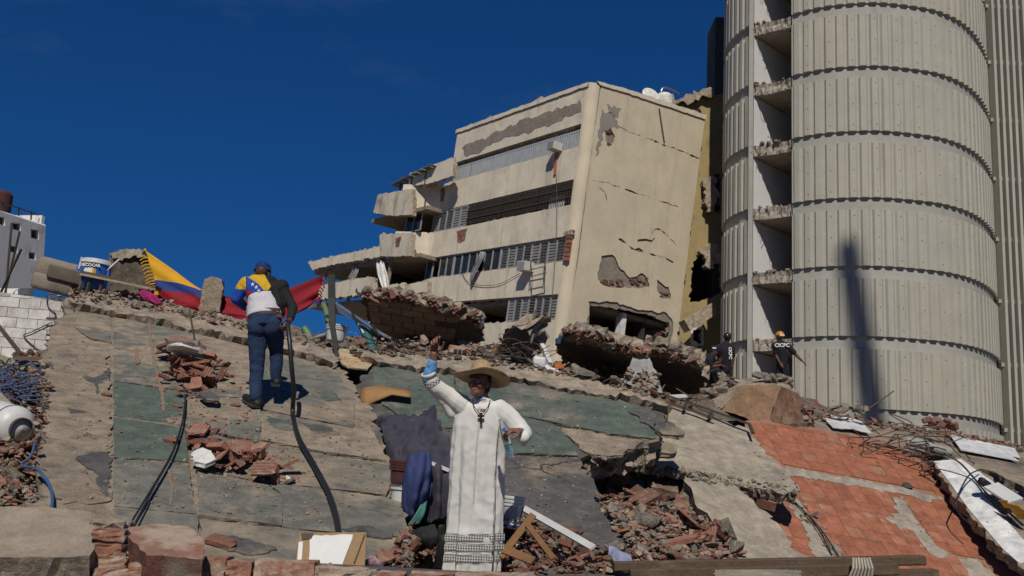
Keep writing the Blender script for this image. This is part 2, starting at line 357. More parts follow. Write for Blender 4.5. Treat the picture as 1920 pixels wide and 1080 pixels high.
GX, GY = np.meshgrid(gx, gy); gz = np.concatenate([tz(a, b) for a, b in zip(GX, GY)]).reshape(GX.shape)
vs = []
for j in range(len(gy)):
    for i in range(len(gx)):
        q = Vector((GX[j, i], GY[j, i], 0)); a = .10 if 3.6 < gy[j] < 30 else .02
        vs.append((GX[j, i]+rng.uniform(-.04, .04), GY[j, i]+rng.uniform(-.04, .04), gz[j, i]+a*(noise.noise(q*1.7)+.6*noise.noise(q*5.1))-.02))
nx = len(gx); fs = [(j*nx+i, j*nx+i+1, (j+1)*nx+i+1, (j+1)*nx+i) for j in range(len(gy)-1) for i in range(nx-1)]
obj('rubble_terrain', vs, fs, rubble_m, kind='structure'); solid(vs, fs)
# ------------------------------------------------------------------ collapsed slabs
def slab(name, label, pl, base, th, mats, cat='slab', rag=.04, amp=.03, seg=.13, grp=None, **k):
    p = sum((pl.hit(*q) for q in base), Vector())/len(base); p.z -= .4
    t = thing(name, label, cat, p, grp); plate('slab_body', pl, base, th, mats, t, rag=rag, amp=amp, seg=seg, rest=True, **k); return t
plast_mix = pm('plaster_mixed', (.30, .24, .175), (.235, .195, .148), (.15, .15, .13), scale=1.2, patch=.53, pscale=.8, bump=.7, psoft=.07, c4=(.08, .078, .072), p4=.69)
A = slab('collapsed_slab', 'huge tilted slab with grey-green plaster panels under the man in the cap', SA,
    [(128, 560), (300, 592), (450, 622), (575, 655), (640, 690), (670, 735), (695, 772), (715, 830), (733, 868), (738, 900), (726, 930), (752, 938), (768, 1005), (762, 1090), (400, 1095), (35, 1080), (58, 960), (72, 850), (85, 760), (84, 660), (104, 600)],
    .34, [conc, conc_edge], amp=.035)
plate('broken_edge', SA, [(143, 541), (300, 566), (470, 601), (585, 640), (640, 664), (632, 682), (575, 664), (465, 636), (300, 601), (190, 580), (128, 570)], .32, [conc_edge, conc_edge], A, h=.10, rag=.045, amp=.06, seg=.1, grid=.12, rest=True, nsc=2.5)
def panel(root, pl, poly, m, h, th=.045, **k):
    c = sum((Vector(q) for q in poly), Vector((0, 0)))/len(poly); poly = [tuple(Vector(q)+(Vector(q)-c).normalized()*2.0) for q in poly]
    return plate('plaster_panel', pl, poly, th, [m, conc_edge], root, h=h*.7, rag=k.pop('rag', .006), amp=k.pop('amp', .008), seg=.12, rest=True, **k)
panel(A, SA, [(150, 585), (205, 594), (207, 640), (170, 632), (140, 612)], plast_grey, .035)
panel(A, SA, [(214, 596), (355, 624), (356, 733), (214, 712)], plast_grey, .03)
panel(A, SA, [(214, 716), (350, 737), (350, 798), (215, 778)], plast_green, .035, tilt=(0, .004))
panel(A, SA, [(215, 783), (347, 803), (352, 864), (214, 857)], plast_green, .03)
panel(A, SA, [(214, 862), (352, 869), (366, 962), (215, 947)], plast_grey, .035)
panel(A, SA, [(215, 952), (369, 967), (382, 1085), (212, 1085)], plast_grey, .03)
panel(A, SA, [(360, 625), (484, 655), (486, 745), (354, 738)], plast_grey, .04)
panel(A, SA, [(353, 742), (486, 750), (488, 827), (440, 817), (352, 797)], plast_mix, .045)
panel(A, SA, [(492, 657), (572, 675), (632, 702), (664, 744), (660, 800), (492, 765)], plast_mix, .04)
panel(A, SA, [(492, 770), (660, 804), (686, 786), (708, 830), (722, 862), (613, 845), (490, 824)], plast_grey, .045)
panel(A, SA, [(356, 806), (440, 825), (614, 854), (733, 873), (735, 898), (722, 926), (640, 916), (500, 902), (371, 878)], plast_mix, .03)
panel(A, SA, [(371, 884), (498, 908), (524, 928), (527, 984), (374, 964)], plast_grey, .04)
panel(A, SA, [(504, 908), (640, 922), (722, 932), (750, 941), (764, 1006), (650, 998), (532, 986), (529, 926)], plast_grey, .035)
panel(A, SA, [(377, 973), (530, 992), (765, 1012), (758, 1090), (388, 1090)], plast_mix, .03)
for poly, m in (([(150, 702), (178, 708), (206, 690), (207, 724), (190, 722), (184, 738), (176, 722)], conc_dark), ([(126, 764), (150, 768), (205, 776), (206, 800), (180, 795), (140, 784)], conc_dark), ([(142, 860), (170, 848), (206, 846), (206, 930), (192, 935), (186, 890), (160, 872)], conc_dark), ([(160, 805), (176, 803), (174, 815), (158, 818)], conc_dark),
        ([(276, 604), (281, 604), (292, 680), (308, 742), (309, 770), (304, 770), (302, 742), (287, 680)], 'o'), ([(314, 880), (320, 880), (326, 915), (321, 948), (316, 946), (320, 915)], 'o'), ([(252, 655), (258, 652), (262, 680), (256, 682)], 'o'), ([(640, 990), (690, 985), (740, 1000), (735, 1008), (660, 1000)], conc_dark), ([(400, 1000), (470, 1010), (520, 1030), (470, 1040), (420, 1028)], conc_dark), ([(560, 790), (620, 800), (640, 815), (590, 812)], conc_dark), ([(590, 730), (620, 728), (640, 750), (610, 752)], plast_green), ([(500, 780), (545, 790), (550, 808), (510, 805)], plast_green)):
    plate('surface_stain', SA, poly, .02, pm('paint_orange', (.32, .15, .085), (.27, .16, .11), (.2, .17, .14), patch=.5, pscale=7) if m == 'o' else m, A, h=.019 if poly[0][0] < 207 else .034, rag=.005 if m == 'o' else .018, seg=.06, amp=0)
for poly in ([(96, 665), (200, 660), (206, 760), (206, 940), (120, 945), (78, 930), (88, 800)],):
    panel(A, SA, poly, conc, .02, amp=.03, rag=.03)
B = slab('collapsed_slab', 'tilted slab with green painted plaster and grey lower half behind the man in white', SB,
    [(690, 672), (860, 692), (1000, 708), (1210, 750), (1250, 775), (1234, 826), (1160, 848), (1085, 860), (1112, 905), (1150, 965), (1188, 1035), (1000, 1045), (930, 1005), (840, 965), (742, 885), (702, 785), (672, 735)],
    .32, [conc_dark, conc_edge])
plate('broken_edge', SB, [(655, 652), (700, 655), (850, 668), (960, 684), (1100, 705), (1232, 738), (1262, 768), (1206, 754), (1000, 714), (850, 696), (690, 678)], .32, [conc_edge, conc_edge], B, h=.10, rag=.05, amp=.07, seg=.1, grid=.12, rest=True, nsc=2.5)
panel(B, SB, [(703, 680), (850, 698), (850, 800), (800, 800), (745, 775), (700, 742)], plast_green, .035)
panel(B, SB, [(856, 699), (1000, 715), (1204, 752), (1220, 790), (1230, 822), (1150, 812), (1074, 797), (1040, 790), (950, 772), (856, 762)], plast_green, .045, th=.06)
panel(B, SB, [(858, 768), (950, 777), (1034, 794), (1060, 816), (1082, 853), (975, 846), (858, 834)], plast_green, .05, th=.06)
panel(B, SB, [(1050, 800), (1120, 815), (1205, 828), (1190, 842), (1150, 852), (1100, 846), (1075, 825)], conc, .03, amp=.03, rag=.04)
panel(B, SB, [(1180, 770), (1225, 762), (1232, 800), (1270, 800), (1280, 815), (1240, 812)], conc_dark, .10, rag=.03)
Cs = slab('broken_slab', 'beige cracked screed slab overhanging the dark brick hollow', SCp,
    [(1092, 862), (1160, 850), (1222, 838), (1230, 770), (1262, 765), (1330, 785), (1408, 802), (1430, 840), (1470, 880), (1498, 916), (1470, 930), (1380, 908), (1300, 892), (1280, 882), (1190, 870)], .14, [beige_slab, conc_edge], amp=.03, rag=.05)
plate('slab_flake', SCp, [(1085, 850), (1150, 840), (1208, 822), (1216, 845), (1160, 858), (1100, 866)], .06, [conc, conc_edge], Cs, h=.08, rag=.03, amp=.02)
plate('slab_flake', SCp, [(1205, 765), (1240, 772), (1268, 800), (1276, 812), (1245, 806), (1222, 790)], .05, [conc_dark, conc_edge], Cs, h=.10, rag=.03, amp=.02, tilt=(.1, .1))
plate('slab_flake', SCp, [(1222, 822), (1268, 832), (1266, 850), (1236, 852), (1212, 840)], .06, [conc, conc_edge], Cs, h=.09, rag=.03, amp=.02)
# hollow clay blocks showing in the broken edge under the screed
def edge_blocks(root, pl, line, h0, bl, bh, depth, m, n=None, px=True):
    pts = [pl.uv(*q) for q in line]
    for a, b in zip(pts, pts[1:]):
        d = b-a; k = max(1, int(d.length/bl)); e = d.normalized(); inn = Vector((-e.y, e.x))
        if inn.y < 0: inn = -inn
        for i in range(k):
            if random.random() < .15: continue
            c = a+d*((i+.5)/k)+inn*(depth*.5+.05+random.uniform(-.06, .06)); sk = random.uniform(-.2, .2); e_, i_ = e, inn; e = (e_+i_*sk).normalized(); inn = (i_-e_*sk).normalized()
            x = (pl.ex*e.x+pl.ey*e.y); y = (pl.ex*inn.x+pl.ey*inn.y)
            q = MB().box(pl.w(c.x, c.y, h0-bh/2+random.uniform(-.015, .015)), d.length/k*random.uniform(.82, .95), depth, bh, axes=(x, y, pl.n)); q.build('brick', m, root); e, inn = e_, i_
edge_blocks(Cs, SCp, [(1098, 866), (1190, 874), (1285, 886)], -.13, .24, .10, .3, brick_dark)
edge_blocks(Cs, SCp, [(1100, 868), (1190, 876), (1285, 888)], -.24, .2, .09, .3, brick_dark)
edge_blocks(Cs, SCp, [(1300, 898), (1380, 914), (1470, 932)], -.13, .2, .11, .3, brick_dark)
C2 = slab('broken_slab', 'lower beige slab piece sloping down beside the rubble hollow', SC2,
    [(1284, 896), (1310, 893), (1372, 905), (1440, 960), (1520, 1060), (1400, 1062), (1360, 1020), (1330, 970), (1300, 930)], .3, [beige_slab, conc_edge], amp=.03, rag=.05)
# ------------------------------------------------------------------ tiled floor (orange)
tile_m = pm('tile_orange', (.33, .125, .07), (.29, .108, .06), (.38, .25, .18), scale=1.2, patch=.66, pscale=1.3, rnd=.07, bump=.12, rough=.6, speck=.1, grain=.06, psoft=.12)
wtile_m = pm('tile_white', (.66, .66, .64), (.58, .58, .57), (.42, .39, .35), scale=1.2, patch=.66, pscale=1.5, rnd=.05, bump=.12, rough=.5, speck=.1, grain=.06)
def clip_rect(poly, x0, x1, y0, y1):
    def cl(ps, f, g):
        o = []
        for i in range(len(ps)):
            a, b = ps[i-1], ps[i]; fa, fb = f(a), f(b)
            if fb: 
                if not fa: o.append(g(a, b))
                o.append(b)
            elif fa: o.append(g(a, b))
        return o
    ix = lambda X: (lambda a, b: Vector((X, a.y+(b.y-a.y)*(X-a.x)/(b.x-a.x)))); iy = lambda Y: (lambda a, b: Vector((a.x+(b.x-a.x)*(Y-a.y)/(b.y-a.y), Y)))
    ps = cl(poly, lambda p: p.x >= x0, ix(x0)); ps = cl(ps, lambda p: p.x <= x1, ix(x1)) if ps else ps
    ps = cl(ps, lambda p: p.y >= y0, iy(y0)) if ps else ps; ps = cl(ps, lambda p: p.y <= y1, iy(y1)) if ps else ps
    return ps
def tiles(root, pl, e1, poly, holes, ts, m, h=.012, th=.012, gap=.004, name='tile', tv=None):
    e1 = e1.normalized(); e2 = pl.n.cross(e1); q = Plane(None, o=pl.o, ex=e1, ey=e2)
    if q.n.dot(pl.n) < 0: q.n = pl.n
    U = [q.uv(*p) for p in poly]; H = [[q.uv(*p) for p in hl] for hl in holes]; tv = tv or ts
    x0 = min(p.x for p in U); x1 = max(p.x for p in U); y0 = min(p.y for p in U); y1 = max(p.y for p in U)
    full = None; n = 0
    for i in range(int((x1-x0)/ts)+1):
        for j in range(int((y1-y0)/tv)+1):
            a, b = x0+i*ts, y0+j*tv; r = (a+gap/2, a+ts-gap/2, b+gap/2, b+tv-gap/2); c = Vector((a+ts/2, b+tv/2))
            if any(inside(c, hl) for hl in H): continue
            cor = [Vector((r[0], r[2])), Vector((r[1], r[2])), Vector((r[1], r[3])), Vector((r[0], r[3]))]
            if all(inside(p, U) for p in cor): ps = cor
            else:
                ps = clip_rect(U, *r); 
                if len(ps) < 3: continue
                ar = abs(sum(ps[k-1].x*ps[k].y-ps[k].x*ps[k-1].y for k in range(len(ps)))/2)
                if ar < .15*ts*tv: continue
                if sum(ps[k-1].x*ps[k].y-ps[k].x*ps[k-1].y for k in range(len(ps))) < 0: ps = ps[::-1]
            k = len(ps); dz = random.uniform(-.0015, .0015)
            if ps is cor and full is not None:
                o = bpy.data.objects.new(name, full); C.objects.link(o); o.parent = root; o.location = q.w(c.x, c.y, h+dz)-OFF[root]; n += 1; continue
            base = q.w(c.x, c.y, h) if ps is cor else Vector((0, 0, 0))
            vs = [q.w(p.x, p.y, h) for p in ps]+[q.w(p.x, p.y, h-th) for p in ps]
            fs = [list(range(k)), list(range(k, 2*k))[::-1]]+[[x, x+k, (x+1) % k+k, (x+1) % k] for x in range(k)]
            nn = (vs[1]-vs[0]).cross(vs[2]-vs[0])
            if nn.dot(pl.n) < 0: fs = [f[::-1] for f in fs]
            if ps is cor:
                me = bpy.data.meshes.new(name); me.from_pydata([v-base for v in vs], [], fs); me.materials.append(m); full = me
                o = bpy.data.objects.new(name, me); C.objects.link(o); o.parent = root; o.location = base-OFF[root]
            else: obj(name, vs, fs, m, root)
            n += 1
    print(name, n)
D = slab('tiled_floor', 'tilted floor slab paved with orange clay tiles at the lower right', SD,
    [(1405, 788), (1500, 800), (1640, 822), (1705, 836), (1745, 870), (1800, 940), (1860, 1010), (1930, 1090), (1480, 1090), (1400, 960), (1340, 880), (1380, 810)], .22, [pm('grout_dusty', (.33, .17, .115), (.28, .15, .10), scale=3), conc_edge], amp=0.0)
grout = [(1425, 832), (1800, 905), (1800, 912), (1420, 842)]
tiles(D, SD, SD.hit(1740, 852)-SD.hit(1405, 790), [(1405, 791), (1500, 803), (1640, 824), (1700, 838), (1740, 870), (1795, 940), (1855, 1010), (1925, 1090), (1490, 1090), (1410, 960), (1400, 840)],
    [[(1418, 871), (1560, 893), (1700, 916), (1760, 930), (1745, 938), (1700, 925), (1560, 901), (1418, 880)], [(1675, 935), (1690, 933), (1707, 965), (1735, 1000), (1775, 1040), (1760, 1045), (1710, 1000), (1665, 968), (1690, 962)],
     [(1475, 930), (1490, 935), (1545, 1000), (1580, 1048), (1530, 1048), (1520, 1010)], [(1800, 1050), (1830, 1048), (1870, 1085), (1830, 1090)], [(1610, 868), (1650, 876), (1665, 888), (1640, 885)]], .205, tile_m)
E_ = slab('broken_wall_slab', 'white tiled wall slab fallen at the far right edge', SE,
    [(1746, 864), (1806, 858), (1866, 900), (1935, 958), (1935, 1080), (1880, 1036), (1814, 962), (1776, 907)], .2, [conc, conc_edge], amp=0.0)
tiles(E_, SE, SE.hit(1920, 1045)-SE.hit(1760, 862), [(1750, 866), (1802, 862), (1860, 903), (1928, 962), (1928, 1072), (1880, 1030), (1818, 958), (1780, 905)], [[(1850, 935), (1885, 940), (1925, 985), (1925, 1000), (1880, 970)]], .5, wtile_m, tv=.32)
G_ = slab('broken_wall_slab', 'pale slab with white tile patches below the tower', SF,
    [(1520, 772), (1640, 792), (1780, 812), (1930, 842), (1930, 915), (1850, 880), (1770, 858), (1660, 835), (1530, 808)], .22, [conc, conc_edge], amp=.04)
tiles(G_, SF, SF.hit(1640, 815)-SF.hit(1535, 780), [(1532, 780), (1610, 793), (1632, 818), (1560, 808)], [], .45, wtile_m, h=.06)
tiles(G_, SF, SF.hit(1900, 850)-SF.hit(1780, 825), [(1780, 822), (1900, 845), (1915, 872), (1800, 850)], [], .45, wtile_m, h=.06)
# ------------------------------------------------------------------ round tower
def plan(x, D):            # pixel column measured at image row 800, world distance D
    r = ray(x, 800); return Vector((CAMP.x+r.x*D/r.y, D))
def spline2(pts, step):
    q = smooth_path([Vector((p.x, p.y, 0)) for p in pts], 12); out = [q[0]]; acc = 0
    for a, b in zip(q, q[1:]):
        l = (b-a).length
        while acc+l >= step:
            a = a+(b-a)*((step-acc)/(b-a).length); out.append(a.copy()); l = (b-a).length; acc = 0
        acc += l
    return [Vector((p.x, p.y)) for p in out]
main_c = [plan(*q) for q in ((1486, 37.4), (1535, 36.75), (1590, 36.3), (1668, 36.0), (1760, 36.25), (1800, 36.65), (1832, 37.3), (1855, 38.2), (1870, 39.3), (1877, 40.6), (1870, 43), (1835, 45))]
left_c = [plan(*q) for q in ((1362, 43.5), (1353, 42.2), (1355, 41.1), (1361, 40.4), (1371, 39.75), (1386, 39.1), (1403, 38.55))]
def zat(y): r = ray(1650, y); return CAMP.z+r.z*36/r.y
zs = [zat(y) for y in (765, 632, 500, 375, 241, 121, 8)]
zb, za = np.polyfit(range(7), zs, 1); LV = [za+zb*i for i in range(-2, 10)]; BH = .5
T0 = plan(1615, 40); tower = thing('round_tower', 'tall rounded grey tower of ribbed concrete panels with a gutted strip', 'tower', (T0.x, T0.y, 0))
def nrm2(c, i):
    a, b = c[max(i-1, 0)], c[min(i+1, len(c)-1)]; d = (b-a).normalized(); return Vector((d.y, -d.x))
def ring(c, z0, z1, o, t, prof=None):
    """wall strip along plan curve c; prof = list of outward offsets cycled along the samples"""
    vs = []; fs = []; n = len(c)
    for i, p in enumerate(c):
        q = nrm2(c, i); oo = o+(prof[i % len(prof)] if prof else 0)
        a = p+q*oo; b = p+q*(o-t)
        vs += [(a.x, a.y, z0), (a.x, a.y, z1), (b.x, b.y, z1), (b.x, b.y, z0)]
    for i in range(n-1):
        k = i*4; m = k+4
        fs += [(k, m, m+1, k+1), (k+1, m+1, m+2, k+2), (k+2, m+2, m+3, k+3), (k+3, m+3, m, k)]
    fs += [(0, 1, 2, 3), (n*4-1, n*4-2, n*4-3, n*4-4)]
    return vs, fs
STEP = .072
prof = [.0, .0, .09, .09, .09, .09]
cm = spline2(main_c, STEP); cl = spline2(left_c, STEP)
if nrm2(cm, len(cm)//2).y > 0: cm = cm[::-1]
if nrm2(cl, len(cl)-3).y > 0: cl = cl[::-1]
cm_s = cm[::4]; cl_s = cl[::4]
for i in range(len(LV)-1):
    z0, z1 = LV[i], LV[i+1]-BH
    for c_, cs in ((cm, cm_s), (cl, cl_s)):
        v, f = ring(c_, z0, z1, .0, .18, prof); o = obj('ribbed_panel', v, f, tower_m, tower)
        v, f = ring(cs, z0-BH, z0, -.06, .3); obj('floor_band', v, f, band_m, tower, smooth=False)
        if c_ is cm:
            b = MB()
            for k in range(10, len(c_)-30, 12):
                q = nrm2(c_, k); p = c_[k]+q*.088
                for zz in (z0+.25, (z0+z1)/2, z1-.25): b.box((p.x, p.y, zz), .036, .012, .036, axes=(Vector((-q.y, q.x, 0)), Vector((q.x, q.y, 0)), Vector((0, 0, 1))))
            b.build('bolt_heads', black_m, tower, kind='stuff')
# gutted rooms between the two ribbed walls
gl = plan(1407, 38.5); gr = plan(1484, 37.5); ind = Vector((.72, .69)).normalized()
Z3 = Vector((0, 0, 1))
for i in range(1, len(LV)-1):
    z0, z1 = LV[i], LV[i+1]-BH
    hp = Plane(None, o=(gl.x, gl.y, z0), ex=(1, 0, 0), ey=(0, 1, 0)); hp.n = Vector((0, 0, 1))
    g = gr-gl; q = [Vector((0, random.uniform(0, .1))), g*.5+Vector((0, random.uniform(-.05, .25))), g, g+Vector((2.6, 6)), Vector((1.0, 6))]
    plate('floor_slab', hp, [(p.x, p.y) for p in q], BH-.04, [conc_edge, pm('slab_edge', (.40, .35, .28), (.33, .29, .24), (.27, .17, .13), scale=2, patch=.64, pscale=3, bump=.5, mid=.2)], tower, px=False, rag=.04, seg=.12, rough=.15, amp=.02, h=-.01)
    def wall(a, b, t, zz0, zz1, m, nm='room_wall'):
        d = (b-a); MB().box(((a.x+b.x)/2, (a.y+b.y)/2, (zz0+zz1)/2), d.length, t, zz1-zz0, axes=(Vector((d.x, d.y, 0)).normalized(), Vector((-d.y, d.x, 0)).normalized(), Z3)).build(nm, m, tower)
    a = gl+Vector((.06, .10)); wall(a, a+ind*7, .12, z0, z1, pm('room_white', (.72, .71, .68), (.66, .65, .62), scale=1, bump=.1, speck=.05, mid=.04))
    wall(gr+Vector((.3, .2)), gr+Vector((3.4, 5.6)), .12, z0, z1, dim_m)
    wall(gl+Vector((-.12, .04)), gl+Vector((.05, -.03)), .25, z0-BH, z1, band_m, 'pilaster')
    b = MB()
    for k in range(14):
        p = gl+g*random.random()**1.8+Vector((0, random.uniform(-.02, .5))); s = random.uniform(.05, .18)
        b.box((p.x, p.y, z0+s*.3), s, s*.8, s*.6, rot=Euler((random.uniform(-.5, .5), random.uniform(-.5, .5), random.uniform(0, 3))).to_matrix())
    b.build('floor_debris', chunk_m, tower, kind='stuff')
    b = MB()
    for k in range(7):
        p = gl+g*random.random(); s = Vector((p.x, p.y-.02, z0-.2)); b.tube([s, s+Vector((random.uniform(-.1, .1), -.15, random.uniform(-.1, .05))), s+Vector((random.uniform(-.3, .3), -.25, random.uniform(-.35, .1)))], .011, 4)
    b.build('bent_rods', steel_m, tower, kind='stuff')
# finned stair shaft on the right of the tower
sp = plan(1884, 40.5); shaft = thing('finned_shaft', 'grey shaft of tall vertical concrete fins right of the round tower', 'tower', (sp.x+.7, sp.y, 0))
top = LV[-1]
for k in range(6):
    x = sp.x+.1+k*.278; w_ = .125 if k < 5 else .3; xx = x+(.1 if k == 5 else 0)
    MB().box((xx, sp.y, top/2), w_, .6, top, rot=Matrix.Rotation(R(9), 3, 'Z')).build('fin', tower_m, shaft)
for i in range(len(LV)):
    MB().box((sp.x+.85, sp.y+.05, LV[i]-.2), 1.85, .3, .16).build('collar', band_m, shaft)
MB().box((sp.x+.85, sp.y+1.2, top/2), 1.6, .9, top).build('shaft_core', dark_m, shaft)
# dark wall strip behind the tower's left edge
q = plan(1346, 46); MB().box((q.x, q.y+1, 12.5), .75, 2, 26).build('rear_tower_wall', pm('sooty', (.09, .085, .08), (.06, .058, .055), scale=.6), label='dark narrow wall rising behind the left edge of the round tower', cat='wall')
# ------------------------------------------------------------------ leaning apartment building
c0 = P(1110, 165, 42); U = ray(-304, 665).normalized(); Vd = ray(4000, 1280).normalized(); Vd = (Vd-U*U.dot(Vd)).normalized()
Wd = Vd.cross(U); Wd = Wd if Wd.z > 0 else -Wd
FL = Plane(None, o=c0, ex=U, ey=Wd); FL.n = -Vd; FR = Plane(None, o=c0, ex=Vd, ey=Wd); FR.n = -U
bb = c0-Wd*14+U*8+Vd*4; bld = thing('apartment_building', 'cream apartment block leaning over with crumpled lower storeys', 'building', (bb.x, bb.y, 0))
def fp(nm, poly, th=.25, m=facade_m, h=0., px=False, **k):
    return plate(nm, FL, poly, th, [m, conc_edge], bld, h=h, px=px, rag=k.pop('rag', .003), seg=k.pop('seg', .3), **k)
E0, E1 = .42, 11.2
def jag(u0, u1, v0, v1, n, a):   # rectangle with a broken lower edge
    t = [(u0, v1), (u1, v1)]; return t+[(u1+(u0-u1)*i/n, v0+random.uniform(0, a)) for i in range(n+1)]
fp('parapet', [(E0, .13), (E1, .13), (E1, -1.55), (E0, -1.55)], seg=.5, rag=.005)
fp('spandrel', [(E0, -2.6), (12.0, -2.6), (12.0, -4.1), (E0, -4.1)]); fp('spandrel', [(E0, -5.25), (12.0, -5.25), (12.0, -6.65), (E0, -6.65)])
def bay_side(v0, v1, u0=12.0, u1=14.1, h1=1.2, th=.25):
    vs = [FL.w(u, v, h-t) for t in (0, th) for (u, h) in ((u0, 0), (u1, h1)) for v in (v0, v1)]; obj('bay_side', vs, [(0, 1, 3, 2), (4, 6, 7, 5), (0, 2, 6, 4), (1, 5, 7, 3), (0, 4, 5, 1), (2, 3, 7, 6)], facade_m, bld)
bay_side(-4.1, -2.6); bay_side(-6.65, -5.25)
fp('spandrel', [(E0, -7.77), (11.7, -7.77), (14.5, -8.0), (14.5, -9.1), (E0, -9.2)]); fp('spandrel', [(E0, -10.32), (6, -10.35), (9, -10.4), (9, -13.5), (E0, -13.5)])
# roof cap and corner pier (rounded)
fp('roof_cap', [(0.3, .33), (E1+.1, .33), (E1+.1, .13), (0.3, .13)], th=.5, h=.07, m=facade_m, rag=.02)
vs = []; fs = []; nA = 7; r_ = .42
hs = [.13+.2, -13.5]
for hgt in hs:
    for k in range(nA):
        a = math.pi/2*k/(nA-1); p = U*(r_-r_*math.sin(a))+Vd*(r_-r_*math.cos(a)); vs.append(c0+p+Wd*hgt)
    vs.append(c0+U*r_+Vd*r_+Wd*hgt)
m_ = nA+1
for k in range(nA-1): fs.append((k, k+1, m_+k+1, m_+k))
fs += [list(range(m_)), [m_+i for i in range(m_)][::-1], (nA-1, nA, m_+nA, m_+nA-1), (nA, 0, m_, m_+nA)]
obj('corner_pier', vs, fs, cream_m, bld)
# protruding balconies of the left end
hb = 1.2; grimy_m = pm('facade_grimy', (.62, .55, .435), (.53, .475, .38), (.24, .215, .175), scale=.9, patch=.62, pscale=1.0, streak=.9, bump=.4, fine=16, psoft=.1, mid=.2, mscale=2)
fp('balcony_parapet', [(772, 354), (772, 402), (735, 405), (700, 399), (708, 366), (740, 360)], h=hb, px=True, rag=.02, seg=.2, m=grimy_m)
fp('balcony_parapet', [(712, 440), (770, 438), (770, 479), (740, 481), (712, 480)], h=hb, px=True, rag=.016, seg=.2, m=grimy_m)
fp('slab_edge', [(577, 492), (640, 478), (712, 463), (712, 481), (640, 493), (586, 506)], h=hb, px=True, rag=.04, seg=.2, th=.4)
fp('balcony_parapet', [(588, 540), (640, 528), (700, 522), (702, 552), (650, 556), (592, 560)], h=hb, px=True, rag=.06, seg=.18)
fp('parapet_piece', [(668, 524), (690, 520), (694, 543), (672, 548)], h=hb+.25, px=True, rag=.05, th=.2, tilt=(.1, .1)); fp('parapet_piece', [(728, 534), (756, 530), (758, 555), (730, 556)], h=hb+.1, px=True, rag=.05)
fp('parapet_piece', [(765, 534), (802, 528), (800, 568), (763, 569)], h=.8, px=True, rag=.04)
fp('upper_parapet', [(768, 325), (846, 297), (850, 306), (848, 330), (800, 345), (765, 350)], h=hb-.3, px=True, rag=.03, m=facade_m)
# floors, ceilings, back wall
def fbox(nm, u0, u1, v0, v1, h0, h1, m):
    c = c0+U*((u0+u1)/2)+Wd*((v0+v1)/2)-Vd*((h0+h1)/2); MB().box(c, u1-u0, v1-v0, abs(h1-h0), axes=(U, Wd, -Vd)).build(nm, m, bld)
for v in (-1.6, -4.25, -6.8, -9.35): fbox('floor_plate', .5, 11.4, v-.1, v+.1, -.26, -7.4, conc)
for v in (-4.15, -6.72, -8.9): fbox('floor_plate', 11.5, 25 if v < -6 else 18, v-.1, v+.1, hb-.3, -7.4, conc)
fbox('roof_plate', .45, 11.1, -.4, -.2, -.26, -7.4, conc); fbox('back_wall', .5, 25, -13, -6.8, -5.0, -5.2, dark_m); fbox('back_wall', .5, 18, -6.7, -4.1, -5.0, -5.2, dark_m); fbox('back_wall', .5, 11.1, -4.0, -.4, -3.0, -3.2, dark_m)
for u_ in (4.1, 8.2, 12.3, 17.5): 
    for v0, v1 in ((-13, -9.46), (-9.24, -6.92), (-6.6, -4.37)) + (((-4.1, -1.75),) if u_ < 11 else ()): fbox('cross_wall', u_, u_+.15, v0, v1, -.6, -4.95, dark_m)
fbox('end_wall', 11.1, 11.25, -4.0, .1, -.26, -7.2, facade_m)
for u_ in (14.8, 19.5, 23.5): fbox('post', u_, u_+.16, -8.75, -6.85, hb-.5, hb-.34, alu_m if u_ > 20 else conc)
# windows: grey slat screen (top row), dark bars, louvres
def bars(nm, u0, u1, v0, v1, sp_, w_, m, h=-.08, rails=(), tilt=0):
    b = MB(); u_ = u0
    while u_ < u1:
        b.bar(FL.w(u_, v0, h), FL.w(u_+tilt, v1, h), w_, w_*.6, up=FL.n); u_ += sp_
    for rv in rails: b.bar(FL.w(u0, rv, h+.02), FL.w(u1, rv, h+.02), .05, .04, up=FL.n)
    return b.build(nm, m, bld, kind='stuff')
slat_m = pm('slat_paint', (.42, .45, .47), (.35, .37, .39), bump=.05, rough=.4, scale=3, speck=.1)
for a, b_ in ((E0+.02, 3.6), (3.66, 7.1), (7.16, 9.3), (9.4, 11.1)): bars('slat_screen', a, b_, -2.58, -1.85, .17, .085, slat_m, h=-.05)
fbox('screen_rail', E0, 11.1, -1.86, -1.80, -.03, -.1, slat_m)
ibar = pm('iron_bars', (.05, .045, .04), (.08, .06, .045), bump=.1, rough=.6, scale=6)
for a, b_ in ((E0+.02, 2.9), (2.95, 5.8), (5.85, 8.9)): bars('window_bars', a, b_, -5.2, -4.15, .13, .035, ibar, h=.02, rails=(-4.5, -4.9))
MB().box(FL.w(2.1, -4.85, -.5), 1.1, .7, .05, axes=(U, Wd, -Vd)).build('white_board', white_m, bld)
def louvre(u0, u1, v0, v1, h, blade=True, m=louvre_m, tilt=.5):
    b = MB()
    for (a, c) in (((u0, v0), (u0, v1)), ((u1, v0), (u1, v1)), ((u0, v0), (u1, v0)), ((u0, v1), (u1, v1))):
        b.bar(FL.w(*a, h), FL.w(*c, h), .06, .06, up=FL.n)
    if blade:
        n = 8
        ax = (U, (Wd*math.cos(tilt)+FL.n*math.sin(tilt)), (FL.n*math.cos(tilt)-Wd*math.sin(tilt)))
        for i in range(n): b.box(FL.w((u0+u1)/2, v0+(v1-v0)*(i+.5)/n, h-.01), (u1-u0)-.06, (v1-v0)/n*.66, .012, axes=ax)
    o = b.build('louvre_window', m, bld)
    if not blade:
        MB().box(FL.w((u0+u1)/2, (v0+v1)/2, h-.02), u1-u0-.05, v1-v0-.05, .012, axes=(U, Wd, FL.n)).build('window_pane', glass_m, o)
